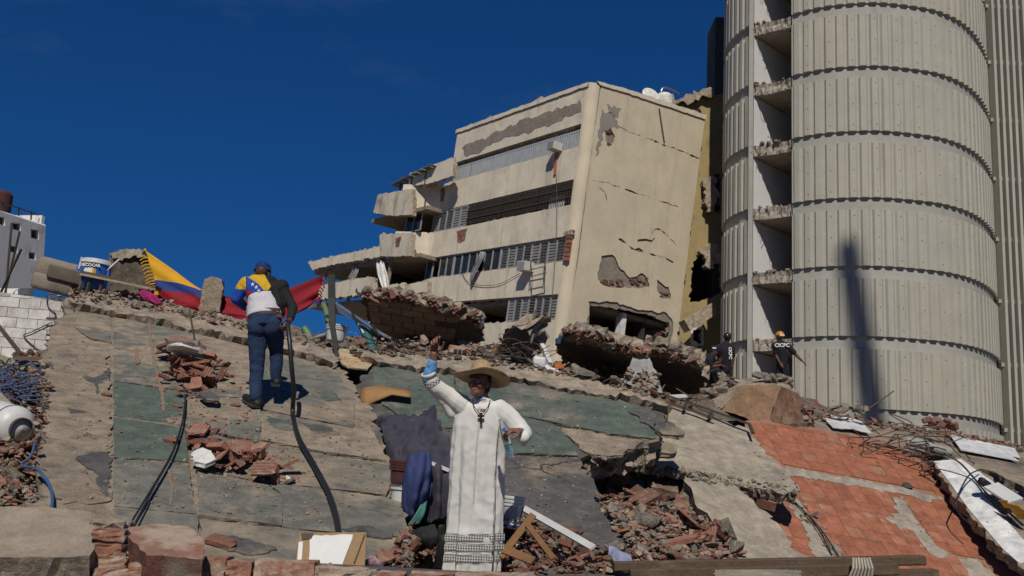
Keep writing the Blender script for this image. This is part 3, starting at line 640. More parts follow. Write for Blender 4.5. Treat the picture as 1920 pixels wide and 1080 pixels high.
def lrow(u0, u1, n, v0, v1, h, kinds):
    w_ = (u1-u0)/n
    for i in range(n):
        k = kinds[i % len(kinds)]
        if k == '-': continue
        louvre(u0+i*w_+.01, u0+(i+1)*w_-.01, v0, v1, h, k != 'g', tilt={'l': .5, 's': .15, 'o': 1.0, 'g': 0}[k])
lrow(.5, 5.4, 8, -7.74, -6.68, -.1, 'lslsolsl'); lrow(5.45, 9.6, 6, -7.74, -6.68, -.1, 'gg-ggg'); lrow(9.7, 12.4, 4, -7.8, -6.68, -.1, 'gg-g')
lrow(.5, 4.2, 7, -10.28, -9.25, -.1, 'sllosls')
lrow(8.95, 12.4, 5, -5.22, -4.15, -.05, 'sslls'); lrow(12.5, 14.2, 2, -5.2, -4.15, .6, 'gg'); lrow(11.9, 13.8, 3, -10.28, -9.3, -.1, 'lsl')
# awning on the top left terrace, broken things on the facade
b = MB(); a0 = FL.w(11.4, -1.5, .6); 
for i in range(14):
    u_ = 11.4+i*.32; b.box(FL.w(u_, -1.95-.02*(i % 2)-(u_-11.4)*.1, .35), .31, .03, 1.8, axes=(U, Wd, FL.n))
b.build('awning', pm('awning_green', (.12, .15, .12), (.2, .2, .17), scale=5, bump=.2), bld)
for u_ in (12.2, 13.7, 15.0): MB().bar(FL.w(u_, -3.2, .9), FL.w(u_+.1, -1.9, .9), .07).build('awning_post', wood_m, bld)
for i in range(6): MB().box(FL.w(.16, -6.75-i*.19, .03), .3, .15, .14, axes=(U, Wd, FL.n)).build('brick', brick_m, bld)
fp('spalled_edge', [(.0, -6.45), (.55, -6.5), (.5, -6.68), (.02, -6.62)], th=.2, h=.09, rag=.05, seg=.1, m=conc_edge)
# exposed grey render and brick scars on the left face: shallow plates with broken outlines
def scar(poly, m=bare_m, h=.012, rag=.07, pl=FL, seg=.14, **k): plate('bare_patch', pl, poly, .02, [m, m], bld, h=h, px=True, rag=rag, seg=seg, **k)
scar([(866, 276), (905, 258), (950, 240), (1010, 216), (1060, 198), (1088, 186), (1090, 208), (1040, 230), (985, 248), (930, 268), (885, 290), (870, 292)], rag=.11, seg=.42)
for q in ([(856, 434), (876, 428), (870, 452), (858, 456)], [(796, 360), (803, 358), (802, 378), (797, 384)], [(825, 354), (834, 352), (832, 374), (826, 378)], [(742, 446), (752, 444), (748, 462), (741, 464)], [(778, 440), (790, 437), (786, 448), (777, 452)]):
    scar(q, brick_dark, h=(.012 if q[0][0] > 770 else hb+.012), rag=.04)
# ---- right face: brick wall behind a plaster skin with broken holes and cracks
frp = lambda q: FR.uv(*q)
WALL = [(1128, 156), (1190, 178), (1322, 222), (1296, 420), (1266, 672), (1050, 700), (1060, 640), (1085, 480), (1112, 260)]
OPEN = [(1108, 572), (1150, 578), (1200, 588), (1256, 604), (1254, 640), (1240, 648), (1206, 640), (1170, 652), (1150, 665), (1098, 668)]
plate('brick_wall', FR, [FR.uv(*q) for q in WALL], .22, [bare_m, conc_edge], bld, h=-.06, px=False, rag=.01, seg=.5, holes=[[FR.uv(*q) for q in OPEN]], hrag=.05)
def crack(pts, w_):
    a = [(x, y-w_/2-random.uniform(0, w_*.8)) for x, y in pts]; b_ = [(x, y+w_/2+random.uniform(0, w_*.5)) for x, y in pts]; return a+b_[::-1]
H = [[(1128, 480), (1148, 478), (1160, 500), (1180, 520), (1205, 512), (1218, 534), (1195, 540), (1165, 540), (1130, 534), (1122, 524)],
     [(1232, 524), (1254, 538), (1258, 560), (1245, 560), (1232, 545)], [(1104, 565), (1150, 566), (1205, 580), (1250, 588), (1262, 606), (1258, 650), (1238, 660), (1210, 648), (1172, 660), (1150, 672), (1092, 676), (1098, 620)],
     [(1134, 238), (1143, 236), (1152, 255), (1150, 268), (1140, 276), (1136, 262)],      crack([(1152, 232), (1175, 245), (1200, 254)], 1.5), crack([(1212, 259), (1245, 272), (1280, 284), (1312, 297)], .8), crack([(1112, 338), (1140, 342), (1165, 352)], .9), crack([(1172, 355), (1205, 366), (1240, 378), (1272, 388)], 1.1),
     crack([(1160, 448), (1190, 468), (1205, 471)], .8), crack([(1218, 475), (1240, 482), (1262, 492)], 1.0), crack([(1196, 452), (1212, 450), (1222, 452), (1228, 446)], 2.), crack([(1222, 428), (1222, 440), (1228, 430), (1240, 432), (1262, 452), (1268, 460)], 1.1),
     crack([(1124, 352), (1134, 360), (1138, 376)], 1.2), crack([(1278, 610), (1282, 590)], 1.0)]
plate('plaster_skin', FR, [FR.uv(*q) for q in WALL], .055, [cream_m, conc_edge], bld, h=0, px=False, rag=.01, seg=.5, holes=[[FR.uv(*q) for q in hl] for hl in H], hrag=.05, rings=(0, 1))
for q in ([(1138, 196), (1165, 205), (1158, 222), (1140, 212)], [(1128, 206), (1150, 214), (1158, 226), (1160, 240), (1148, 238), (1130, 250), (1122, 290), (1116, 294), (1122, 250)]): scar(q, pm('bare_grey', (.30, .275, .24), (.25, .23, .2), bump=.5), h=.006, pl=FR, rag=.06)
rs = random.Random(4)
for (x0, x1, y0, y1, n) in ((1126, 1168, 525, 538, 12), (1184, 1216, 520, 536, 9), (1136, 1150, 242, 272, 8), (1236, 1252, 545, 558, 5), (1166, 1250, 642, 662, 18), (1230, 1254, 612, 640, 6)):
    for i in range(n):
        p = FR.hit(rs.uniform(x0, x1), rs.uniform(y0, y1), -.03); MB().box(p, rs.uniform(.15, .3), rs.uniform(.06, .1), .07, axes=(Vd, Wd, FR.n)).build('brick', brick_dark, bld)
fu = lambda q: FR.uv(*q)
plate('roof_cap', FR, [FR.uv(*q) for q in [(1118, 152), (1190, 172), (1324, 216), (1322, 224), (1190, 180), (1124, 160)]], .5, [facade_m, conc_edge], bld, h=.06, px=False, rag=.02, seg=.3)
def rbox(nm, v0, v1, w0, w1, d0, d1, m): c = c0+Vd*((v0+v1)/2)+Wd*((w0+w1)/2)+U*((d0+d1)/2); MB().box(c, v1-v0, w1-w0, d1-d0, axes=(Vd, Wd, U)).build(nm, m, bld)
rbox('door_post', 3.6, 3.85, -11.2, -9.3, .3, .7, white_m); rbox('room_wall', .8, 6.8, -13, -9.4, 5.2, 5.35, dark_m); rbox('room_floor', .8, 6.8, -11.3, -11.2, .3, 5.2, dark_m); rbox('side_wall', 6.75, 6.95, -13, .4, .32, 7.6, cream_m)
# things hung on the facade
def ac(px, py, sz=.62):
    p = FL.hit(px, py, .28); t = thing('air_conditioner', AC_L.pop(0), 'air conditioner', p-Wd*.2, 'air conditioners on the facade')
    MB().box(p, sz, sz*.68, .5, axes=(U, Wd, -Vd)).build('case', pm('ac_white', (.55, .54, .5), (.48, .47, .43), bump=.05), t)
    b = MB()
    for i in range(7): b.box(p-Vd*.255+Wd*(-.16+i*.052), sz*.85, .02, .015, axes=(U, Wd, -Vd))
    b.build('grille', louvre_m, t); return t
AC_L = ['white window air conditioner above the orange streak on the top storey', 'white air conditioner box beside the wire rack on the third storey']
ac(1040, 275, .5); ac(985, 500, .62)
p = FL.hit(1043, 288, .05); q = FL.hit(1040, 328, .05); MB().bar(p, q, .16, .05, up=FL.n).build('drain_strip', pm('strip_orange', (.45, .14, .08), (.36, .12, .07)), label='orange strip hanging below the top air conditioner', cat='strip')
b = MB(); 
for (a, c) in (((995, 490), (1022, 484)), ((993, 506), (1020, 500)), ((998, 518), (1022, 512))):
    b.bar(FL.hit(*a, .5), FL.hit(*c, .5), .03); b.bar(FL.hit(*a, .02), FL.hit(*a, .55), .03); b.bar(FL.hit(*c, .02), FL.hit(*c, .55), .03)
b.bar(FL.hit(995, 490, .5), FL.hit(998, 520, .5), .03); b.bar(FL.hit(1022, 484, .5), FL.hit(1023, 512, .5), .03)
b.build('wire_rack', ibar, label='small iron rack hanging under the third storey louvres', cat='rack')
for pts, nm, r0, g_, lb in ((((1043, 330), (1044, 400), (1041, 480), (1032, 600)), 'hanging_cable', .014, FL, 'thin cable running down the cream facade near its corner'), (((862, 500), (880, 530), (930, 534), (975, 512)), 'hanging_cable', .014, FL, 'slack cable sagging across the third storey spandrel'), (((1236, 203), (1240, 230), (1246, 268)), 'hanging_pipe', .03, FR, 'dark pipe hanging from the roof edge of the cream facade')):
    MB().tube(smooth_path([g_.hit(x, y, .06) for x, y in pts]), r0, 5).build(nm, ibar, label=lb, cat='cable' if 'cable' in nm else 'pipe')
def cloth_strip(nm, label, pts, wds, m, cat, pl, h, g=None):
    vs = []; fs = []
    for i, ((x, y), w_) in enumerate(zip(pts, wds)):
        for j in range(7):
            p = pl.hit(x+(j/6-.5)*w_, y+(j/6-.5)*w_*.1, h+.06*math.sin(j*2.1+i*.7)); vs.append(p)
    for i in range(len(pts)-1):
        for j in range(6): fs.append((i*7+j, i*7+j+1, (i+1)*7+j+1, (i+1)*7+j))
    o = obj(nm, vs, fs, m, smooth=True, label=label, cat=cat); md = o.modifiers.new('thick', 'SOLIDIFY'); md.thickness = .012; return o
cloth_strip('curtain', 'striped pale curtain blown out of the third storey window', [(905, 472), (900, 486), (893, 500), (886, 515), (883, 528)], [8, 10, 10, 8, 4], pm('curtain_cloth', (.4, .4, .42), (.2, .2, .24), scale=14, bump=.1), 'curtain', FL, .2)
cloth_strip('torn_blind', 'white torn blind hanging in the open left storey', [(712, 488), (714, 502), (718, 518), (722, 536), (724, 545)], [14, 17, 19, 14, 8], white_m, 'blind', FL, 1.0)
cloth_strip('torn_blind', 'grey rag of blind by the post in the open left storey', [(668, 495), (666, 508), (660, 520), (656, 530)], [8, 12, 14, 10], louvre_m, 'blind', FL, .9)
# yellow neighbouring building seen between block and tower
YB = Plane((1300, 300, 46.8), (1352, 310, 47.0), (1290, 650, 45.0)); y0 = YB.hit(1310, 660); yb = thing('yellow_building', 'yellow building squeezed between the leaning block and the round tower', 'building', (y0.x, y0.y, 0))
plate('wall', YB, [(1200, 178), (1262, 176), (1266, 196), (1335, 178), (1356, 175), (1356, 720), (1262, 720), (1262, 300), (1200, 300)], .3, [yellow_m, conc_edge], yb, rag=.05, seg=.4, holes=[[(1296, 208), (1312, 204), (1312, 222), (1296, 226)], [(1300, 492), (1326, 470), (1352, 468), (1352, 548), (1322, 560), (1292, 566)], [(1298, 618), (1316, 614), (1316, 646), (1298, 648)], [(1338, 330), (1352, 320), (1352, 400), (1340, 395)]], hrag=.08)
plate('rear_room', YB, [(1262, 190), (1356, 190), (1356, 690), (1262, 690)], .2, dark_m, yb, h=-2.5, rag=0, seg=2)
b = MB()
for a, c in (((1297, 618), (1297, 648)), ((1297, 648), (1317, 646)), ((1317, 646), (1317, 614)), ((1297, 618), (1317, 614))): b.bar(YB.hit(*a, .05), YB.hit(*c, .05), .1, .08, up=YB.n)
b.build('window_frame', white_m, yb)
plate('torn_roof_edge', YB, [(1242, 196), (1266, 186), (1300, 178), (1336, 164), (1338, 180), (1300, 190), (1262, 200)], .5, [conc_edge, brick_dark], yb, h=.4, rag=.15, seg=.25)
plate('broken_slab', YB, [(1312, 470), (1330, 456), (1352, 458), (1352, 492), (1326, 502)], .5, [conc_edge, conc_edge], yb, h=.6, rag=.12, seg=.2, amp=.1)
plate('broken_slab', YB, [(1318, 345), (1330, 330), (1345, 335), (1342, 385), (1326, 396), (1318, 375)], .4, [conc_edge, conc_edge], yb, h=.5, rag=.15, seg=.2, amp=.1)
p1, p2 = YB.hit(1283, 612, 1.5), YB.hit(1336, 580, 1.0); MB().bar(p1, p2, .55, .5, up=YB.n).build('fallen_column', conc_edge, label='pale broken concrete column hanging at an angle beside the tower', cat='column')
# roof equipment
p = FR.hit(1218, 182, -.4); t = thing('satellite_dish', 'small white satellite dish on the roof edge of the leaning block', 'dish', p-Wd*.5)
ax = Matrix.Rotation(R(65), 3, 'X') @ Matrix.Rotation(R(20), 3, 'Y'); MB().lathe([(0, 0), (.2, .02), (.36, .07), (.45, .13), (.44, .14), (.2, .04), (0, .02)], p, 18, ax).build('bowl', white_m, t, smooth=True); MB().bar(p, p-Wd*.6, .06).build('mast', steel_m, t)
p = FR.hit(1245, 192, -.5); MB().lathe([(.0, -.4), (.42, -.4), (.45, .25), (.3, .4), (.0, .42)], p, 16).build('water_tank', white_m, smooth=False, label='pale round water tank on the roof of the leaning block', cat='tank')
MB().tube(smooth_path([FR.hit(1240, 190, -.5), FR.hit(1241, 168, -.5), FR.hit(1252, 165, -.5), FR.hit(1274, 176, -.5)]), .04, 6).build('roof_pipe', alu_m, label='bent thin vent pipe above the roof tank', cat='pipe')
# far white building on the left
WL = Plane((0, 500, 44), (80, 500, 46), (0, 400, 44)); WL = Plane(None, o=P(88, 420, 45), ex=(P(0, 395, 42)-P(88, 422, 45))*Vector((1, 1, 0)), ey=(0, 0, 1))
wq = WL.hit(40, 500); wb = thing('white_building', 'white apartment building with small dark windows at the far left', 'building', (wq.x, wq.y, 0))
wallm = pm('white_wall', (.78, .78, .76), (.7, .7, .68), (.5, .47, .43), scale=.5, patch=.64, pscale=.8, streak=.5, bump=.2, fine=16, grain=.05)
wins = [(-4, 405, 9, 423), (24, 416, 39, 433), (58, 429, 73, 449), (20, 460, 33, 475), (54, 471, 67, 488)]
plate('wall', WL, [(-90, 366), (86, 424), (78, 540), (-90, 540)], .3, [wallm, wallm], wb, rag=0, seg=3, holes=[[(a, b_), (c, b_+3), (c, d), (a, d-3)] for a, b_, c, d in wins], hrag=0)
for a, b_, c, d in wins:
    f = MB()
    for s, e in (((a, b_), (c, b_+3)), ((c, b_+3), (c, d)), ((c, d), (a, d-3)), ((a, d-3), (a, b_)), (((a+c)/2, b_+1), ((a+c)/2, d-1))): f.bar(WL.hit(*s, -.1), WL.hit(*e, -.1), .07)
    o = f.build('window_frame', ibar, wb); q = WL.hit((a+c)/2, (b_+d)/2, -.25); e1 = (WL.hit(c, b_)-WL.hit(a, b_)).length; MB().box(q, e1, .9, .03, axes=(WL.ex, Z3, WL.n)).build('window_pane', glass_m, o)
q = WL.uv(86, 424); e = WL.w(q.x, 0, -4); MB().box(WL.w(q.x+.02*0, -4+q.y, -4.2), .2, 9, 8, axes=(WL.ex, Z3, WL.n)).build('side_wall', wallm, wb)
b = MB()
for x in (-20, 5, 35, 58, 80): b.bar(WL.hit(x, 394+x*.32, -.3), WL.hit(x+1, 394+x*.32-17, -.3), .05)
b.bar(WL.hit(-20, 372, -.3), WL.hit(72, 403, -.3), .05); b.build('roof_railing', ibar, wb)
MB().lathe([(0, 0), (.6, 0), (.6, .95), (.5, 1.1), (0, 1.15)], P(-6, 400, 47), 24).build('roof_tank', pm('maroon', (.10, .035, .035), (.07, .03, .03), scale=2), label='dark maroon roof tank on the far white building', cat='tank')
# ------------------------------------------------------------------ large broken pieces behind the ridge
def slabthing(nm, label, cat, pl, poly, th, mats, **k):
    p = sum((pl.hit(*q) for q in poly), Vector())/len(poly); t = thing(nm, label, cat, p-Vector((0, 0, .4)))
    k.setdefault('rest', True); plate('slab_body', pl, poly, th, mats, t, **k); return t
sooty = pm('soot_concrete', (.10, .085, .07), (.07, .06, .05), (.14, .115, .09), scale=2, bump=.6, bdist=.02)  # concrete darkened in colour so undersides and block wall read as shadowed
blockm = pm('raw_block', (.30, .225, .155), (.24, .18, .125), (.19, .155, .12), scale=3, rnd=.16, bump=.7, bdist=.02, fine=30)
BW = Plane((700, 558, 16.8), (880, 590, 16.8), (760, 650, 18.2))
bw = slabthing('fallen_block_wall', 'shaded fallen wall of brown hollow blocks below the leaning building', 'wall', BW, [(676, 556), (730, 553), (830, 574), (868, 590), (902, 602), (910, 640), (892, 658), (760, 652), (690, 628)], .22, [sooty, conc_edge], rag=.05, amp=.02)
def block_face(root, pl, poly, bu, bv, m, h=.02, th=.03, gap=.02, skip=.05, name='block', jit=.008):
    U_ = [pl.uv(*q) for q in poly]; y0 = min(p.y for p in U_); y1 = max(p.y for p in U_); x0 = min(p.x for p in U_); x1 = max(p.x for p in U_)
    j = 0; y = y0
    while y < y1:
        x = x0-(bu/2 if j % 2 else 0)
        while x < x1:
            ps = clip_rect(U_, x+gap/2, x+bu-gap/2, y+gap/2, y+bv-gap/2)
            if len(ps) >= 3 and random.random() > skip:
                ar = sum(ps[k-1].x*ps[k].y-ps[k].x*ps[k-1].y for k in range(len(ps)))/2
                if abs(ar) > .2*bu*bv:
                    if ar < 0: ps = ps[::-1]
                    hh = h+random.uniform(-jit, jit); k = len(ps); vs = [pl.w(p.x, p.y, hh) for p in ps]+[pl.w(p.x, p.y, hh-th) for p in ps]
                    fs = [list(range(k)), list(range(k, 2*k))[::-1]]+[[a, a+k, (a+1) % k+k, (a+1) % k] for a in range(k)]
                    if (vs[1]-vs[0]).cross(vs[2]-vs[0]).dot(pl.n) < 0: fs = [f[::-1] for f in fs]
                    obj(name, vs, fs, m, root)
            x += bu
        y += bv; j += 1
block_face(bw, BW, [(690, 566), (735, 560), (830, 582), (860, 594), (850, 640), (760, 645), (700, 622)], .4, .22, blockm, skip=.02)
O1 = Plane((1080, 634, 15.9), (1190, 666, 15.6), (1130, 700, 17.3)); O2 = Plane((1215, 656, 15.8), (1310, 684, 15.8), (1270, 730, 17.3))
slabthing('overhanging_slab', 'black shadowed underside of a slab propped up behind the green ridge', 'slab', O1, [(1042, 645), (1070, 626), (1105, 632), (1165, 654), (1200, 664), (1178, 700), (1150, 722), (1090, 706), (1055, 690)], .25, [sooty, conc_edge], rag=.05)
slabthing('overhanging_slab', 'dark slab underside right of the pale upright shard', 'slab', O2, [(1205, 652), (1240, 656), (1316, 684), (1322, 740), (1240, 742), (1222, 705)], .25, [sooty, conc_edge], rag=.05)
for pl, poly, lb in ((O1, [(1050, 640), (1072, 626), (1105, 632), (1165, 654), (1204, 664), (1200, 673), (1162, 664), (1104, 643), (1072, 640)], 'broken brick crust along the top of the left dark slab'), (O2, [(1204, 654), (1240, 657), (1316, 684), (1318, 694), (1240, 668)], 'broken brick crust along the top of the right dark slab')):
    plate('brick_crust', pl, poly,   .10, [conc_edge, rubble_m], h=.04, rag=.04, seg=.1, amp=.02, grid=.12, rest=True, label=lb, cat='rubble')
SH = Plane((1195, 650, 14.9), (1240, 730, 14.5), (1170, 722, 14.4))
slabthing('concrete_shard', 'pale grey upright concrete shard with a small hole behind the green slab', 'slab', SH, [(1196, 650), (1206, 651), (1222, 680), (1236, 705), (1244, 738), (1200, 728), (1166, 714), (1178, 690)], .12, [pm('grey_plaster', (.30, .29, .285), (.25, .245, .24), scale=2, bump=.3), brick_dark], rag=.02, holes=[[(1184, 696), (1189, 696), (1190, 702), (1185, 701)]], hrag=.01)
CPL = Plane((940, 620, 15.6), (990, 640, 15.2), (930, 685, 16.4))
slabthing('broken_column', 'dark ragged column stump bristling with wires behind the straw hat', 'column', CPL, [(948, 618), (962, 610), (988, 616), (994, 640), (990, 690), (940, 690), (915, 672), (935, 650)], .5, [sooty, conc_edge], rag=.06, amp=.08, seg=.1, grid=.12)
brm = pm('shaded_brown_render', (.215, .115, .07), (.17, .092, .058), (.28, .19, .13), scale=2.5, patch=.6, pscale=1.8, bump=.6, bdist=.02); tanr = pm('lit_tan_render', (.31, .19, .11), (.25, .15, .09), (.2, .125, .08), scale=4, bump=.9, bdist=.03, pscale=3)  # light put into the colours: darker brown right face, brighter tan front
bo = thing('brick_wall_chunk', 'big brown broken wall chunk resting at the tower foot', 'rubble', P(1420, 797, 14.8))
def faceted(nm, quads, m, parent, cuts=7, amp=.03, sd=0.):
    bm = bmesh.new(); vv = {}
    def vt(q):
        if q not in vv: vv[q] = bm.verts.new(P(*q))
        return vv[q]
    for q in quads: bm.faces.new([vt(k) for k in q])
    bmesh.ops.subdivide_edges(bm, edges=bm.edges, cuts=cuts, use_grid_fill=True); bm.normal_update()
    for v in bm.verts:
        n = noise.noise(v.co*4+Vector((sd, 0, 0)))+.7*noise.noise(v.co*11+Vector((sd, 3, 0))); v.co += Vector((.5, -.6, .6))*n*amp
    bm.verts.index_update(); vs = [v.co.copy() for v in bm.verts]; fs = [[v.index for v in f.verts] for f in bm.faces]; bm.free(); solid(vs, fs); return obj(nm, vs, fs, m, parent)
t1, t2, bl_, br_, fb, fm, rb, rmid, lb_ = (1390, 722, 14.75), (1464, 724, 14.75), (1352, 708, 15.4), (1484, 714, 15.5), (1352, 768, 14.4), (1440, 796, 14.25), (1524, 794, 14.9), (1497, 738, 15.15), (1324, 742, 15.1)
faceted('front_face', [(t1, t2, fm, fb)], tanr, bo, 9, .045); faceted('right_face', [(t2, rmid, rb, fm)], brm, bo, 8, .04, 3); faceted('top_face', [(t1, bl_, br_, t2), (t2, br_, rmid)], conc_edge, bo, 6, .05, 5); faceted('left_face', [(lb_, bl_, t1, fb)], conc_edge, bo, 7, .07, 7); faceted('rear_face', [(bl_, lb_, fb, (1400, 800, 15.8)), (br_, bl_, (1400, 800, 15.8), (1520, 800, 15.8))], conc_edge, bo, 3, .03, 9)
# ------------------------------------------------------------------ white block wall at the left edge
WW = Plane(None, o=P(0, 600, 14.2), ex=(P(125, 607, 14.4)-P(0, 600, 14.2))*Vector((1, 1, 0)), ey=(0, 0, 1))
ww = slabthing('white_block_wall', 'whitewashed block wall below the cushions at the left edge', 'wall', WW, [(-160, 523), (128, 566), (128, 700), (-160, 675)], .2, [pm('white_mortar', (.42, .41, .38), (.36, .35, .33), scale=3), conc_edge], rag=.01)
block_face(ww, WW, [(-160, 524), (127, 567), (127, 698), (-160, 673)], .29, .15, pm('white_block', (.58, .56, .52), (.52, .5, .465), (.43, .4, .36), scale=2, rnd=.05, bump=.25, speck=.1, grain=.05), gap=.008, skip=0, jit=.003)
# ------------------------------------------------------------------ foreground wall
FW1 = Plane((0, 955, 4.5), (175, 968, 4.45), (60, 1048, 4.05)); f0 = P(150, 1075, 4.2)
fw = thing('foreground_wall', 'crumbling brick wall top across the bottom left corner', 'wall', (f0.x, f0.y, 0))
dusty = pm('dusty_cap', (.34, .28, .21), (.27, .22, .17), (.2, .17, .14), scale=3, bump=.6, bdist=.012, fine=60)
plate('cap_block', FW1, [(-30, 950), (90, 954), (170, 962), (177, 985), (172, 1008), (178, 1030), (168, 1042), (100, 1046), (-30, 1044)], .22, [dusty, conc_edge], fw, rag=.008, seg=.05, amp=.012, grid=.06, rough=.07)
FW2 = Plane((300, 985, 4.3), (380, 1005, 4.2), (300, 1055, 3.9))
pinkbrick = pm('brick_dusty', (.33, .15, .10), (.27, .12, .085), (.36, .27, .2), scale=5, patch=.5, pscale=6, rnd=.12, bump=.5, fine=70, dust=.3)
plate('cap_block', FW2, [(243, 988), (300, 982), (352, 986), (366, 996), (384, 1020), (380, 1050), (330, 1048), (275, 1042), (246, 1012)], .2, [pinkbrick, brick_dark], fw, rag=.008, seg=.05, amp=.012, grid=.06, rough=.07)
def fbr(x0, x1, y, d, hgt=.07, dep=.12, m=pinkbrick, nm='brick', rz=0, jag_=0.003):
    a, b = P(x0, y, d), P(x1, y+(x1-x0)*.05, d); e = (b-a).normalized(); c = (a+b)/2; bx = MB().box((0, 0, 0), (b-a).length, dep, hgt)
    rr = random.Random(int(x0*7+y)); bm = bmesh.new(); me = bpy.data.meshes.new('t')
    me.from_pydata(bx.v, [], bx.f); bm.from_mesh(me); bmesh.ops.subdivide_edges(bm, edges=bm.edges, cuts=3, use_grid_fill=True)
    for v in bm.verts: v.co += Vector((rr.gauss(0, jag_), rr.gauss(0, jag_), rr.gauss(0, jag_)))
    ax = Matrix((e, Vector((-e.y, e.x, 0)).normalized(), e.cross(Vector((-e.y, e.x, 0)).normalized()))).transposed()
    vs = [c+ax @ v.co for v in bm.verts]; fs = [[v.index for v in f.verts] for f in bm.faces]; bm.free(); bpy.data.meshes.remove(me)
    return obj(nm, vs, fs, m, fw)
for q in [(182, 242, 1000, 4.35, .05), (180, 236, 1028, 4.3, .05), (176, 244, 1052, 4.25, .055), (250, 330, 1068, 4.1, .06), (182, 250, 1076, 4.2, .06), (388, 430, 1062, 4.25, .09), (432, 476, 1066, 4.25, .07), (482, 592, 1070, 4.2, .10), (600, 690, 1082, 4.2, .09), (700, 760, 1086, 4.2, .07), (770, 850, 1085, 4.2, .06), (856, 960, 1088, 4.2, .07)]: fbr(*q)
for q in [(176, 240, 986, 4.4, .05), (590, 640, 1072, 4.22, .05), (640, 710, 1076, 4.2, .04), (955, 1000, 1086, 4.2, .05), (186, 240, 1014, 4.36, .035), (190, 246, 1040, 4.3, .035)]: fbr(*q, m=dusty, nm='mortar', jag_=.007)
MB().box(P(100, 1120, 4.35), 3.4, .22, .3).build('wall_core', conc_dark, fw); MB().box(P(700, 1130, 4.35), 2.6, .2, .3).build('wall_core', conc_dark, fw)
# ------------------------------------------------------------------ loose rubble
def hull(pts):
    bm = bmesh.new(); [bm.verts.new(p) for p in pts]; r = bmesh.ops.convex_hull(bm, input=bm.verts)
    bmesh.ops.delete(bm, geom=[v for v in bm.verts if not v.link_faces], context='VERTS'); bm.verts.index_update()
    vs = [v.co.copy() for v in bm.verts]; fs = [[v.index for v in f.verts] for f in bm.faces]; bm.free(); return vs, fs
def lib_chunk(sd, sx=1, sy=.8, sz=.55):
    r = random.Random(sd); pts = []
    for i in range(16):
        v = Vector((r.gauss(0, 1), r.gauss(0, 1), r.gauss(0, 1))).normalized()*r.uniform(.38, .55); m = max(abs(v.x), abs(v.y), abs(v.z)); v = v*(.6+.4*.5/m); pts.append(Vector((v.x*sx, v.y*sy, v.z*sz)))
    return hull(pts)
def lib_shard(sd):
    r = random.Random(sd); n = r.randint(4, 6); p = [Vector((math.cos(2*math.pi*i/n+r.uniform(-.3, .3))*r.uniform(.3, .55), math.sin(2*math.pi*i/n)*r.uniform(.2, .42), 0)) for i in range(n)]; t = r.uniform(.04, .1)
    return hull([q+Vector((0, 0, t)) for q in p]+[q*1.04-Vector((0, 0, t)) for q in p])
def lib_brick(sd):
    """piece of hollow clay block: grooved outer skin, ragged end"""
    r = random.Random(sd); L_ = r.uniform(.7, 1.05); w_ = r.uniform(.35, .6); h_ = r.choice((.09, .12, .3)); m = MB(); n = 5; prof_ = []
    for i in range(n*4+1):
        t = i/(n*4); prof_.append((-w_/2+w_*t, h_/2-(.022 if (i % 4) in (2, 3) else 0)))
    prof_ = prof_+[(w_/2, -h_/2), (-w_/2, -h_/2)]; k = len(prof_); vs = []
    ea = [r.uniform(-.06, .06) for _ in prof_]; eb = [r.uniform(-.16, .06)+.12*math.sin(i*.5+sd) for i in range(k)]
    for i, (y, z) in enumerate(prof_): vs.append(Vector((-L_/2+ea[i], y, z)))
    for i, (y, z) in enumerate(prof_): vs.append(Vector((L_/2+eb[i], y, z)))
    fs = [[i, (i+1) % k, (i+1) % k+k, i+k][::-1] for i in range(k)]+[list(range(k)), list(range(k, 2*k))[::-1]]
    return vs, fs
LIB = {'chunk': [lib_chunk(i) for i in range(10)], 'shard': [lib_shard(i) for i in range(8)], 'brick': [lib_brick(i) for i in range(9)]}
LIBM = {}
def lib_mesh(kind, i, m):
    key = (kind, i, m.name)
    if key not in LIBM:
        v, f = LIB[kind][i]; me = bpy.data.meshes.new(kind+'_piece'); me.from_pydata(v, [], f); me.materials.append(m); LIBM[key] = me
    return LIBM[key]
BV = None
def bvh():
    global BV
    BV = BVHTree.FromPolygons(SOLID_V, SOLID_F)
bvh()
def drop(x, y):
    r = ray(x, y).normalized(); h = BV.ray_cast(CAMP+r*3.0, r, 60)
    if h[0] is None: return None, None
    n = h[1]; return h[0], (n if n.dot(r) < 0 else -n)
def rand_in(poly, r):
    xs = [p[0] for p in poly]; ys = [p[1] for p in poly]
    while True:
        p = (r.uniform(min(xs), max(xs)), r.uniform(min(ys), max(ys)))
        if inside(p, poly): return p
def pose(p, n, s, r, flat=.5, sink=.12):
    nn = (n*flat+Vector((r.gauss(0, .35), r.gauss(0, .35), 1-flat))).normalized()
    q = nn.to_track_quat('Z', 'Y') @ Euler((r.gauss(0, .25), r.gauss(0, .25), r.uniform(0, 6.28))).to_quaternion()
    return Matrix.LocRotScale(p+n*s*sink, q, Vector((s, s*r.uniform(.8, 1.15), s*r.uniform(.8, 1.2))))
DESC = {('brick', 'brick_red'): ('grooved red brick piece', 'brick'), ('brick', 'brick_dull'): ('grooved dull brown brick piece', 'brick'), ('shard', 'brick_red'): ('flat red brick shard', 'brick'), ('chunk', 'brick_dull'): ('dull red brick lump', 'brick'), ('chunk', 'mortar_chunk'): ('pale mortar lump', 'mortar'), ('shard', 'mortar_chunk'): ('flat pale mortar shard', 'mortar'), ('chunk', 'concrete_broken'): ('rough concrete lump', 'concrete'), ('shard', 'concrete_tan'): ('flat tan concrete shard', 'concrete'), ('shard', 'plaster_white'): ('white plaster flake', 'plaster')}
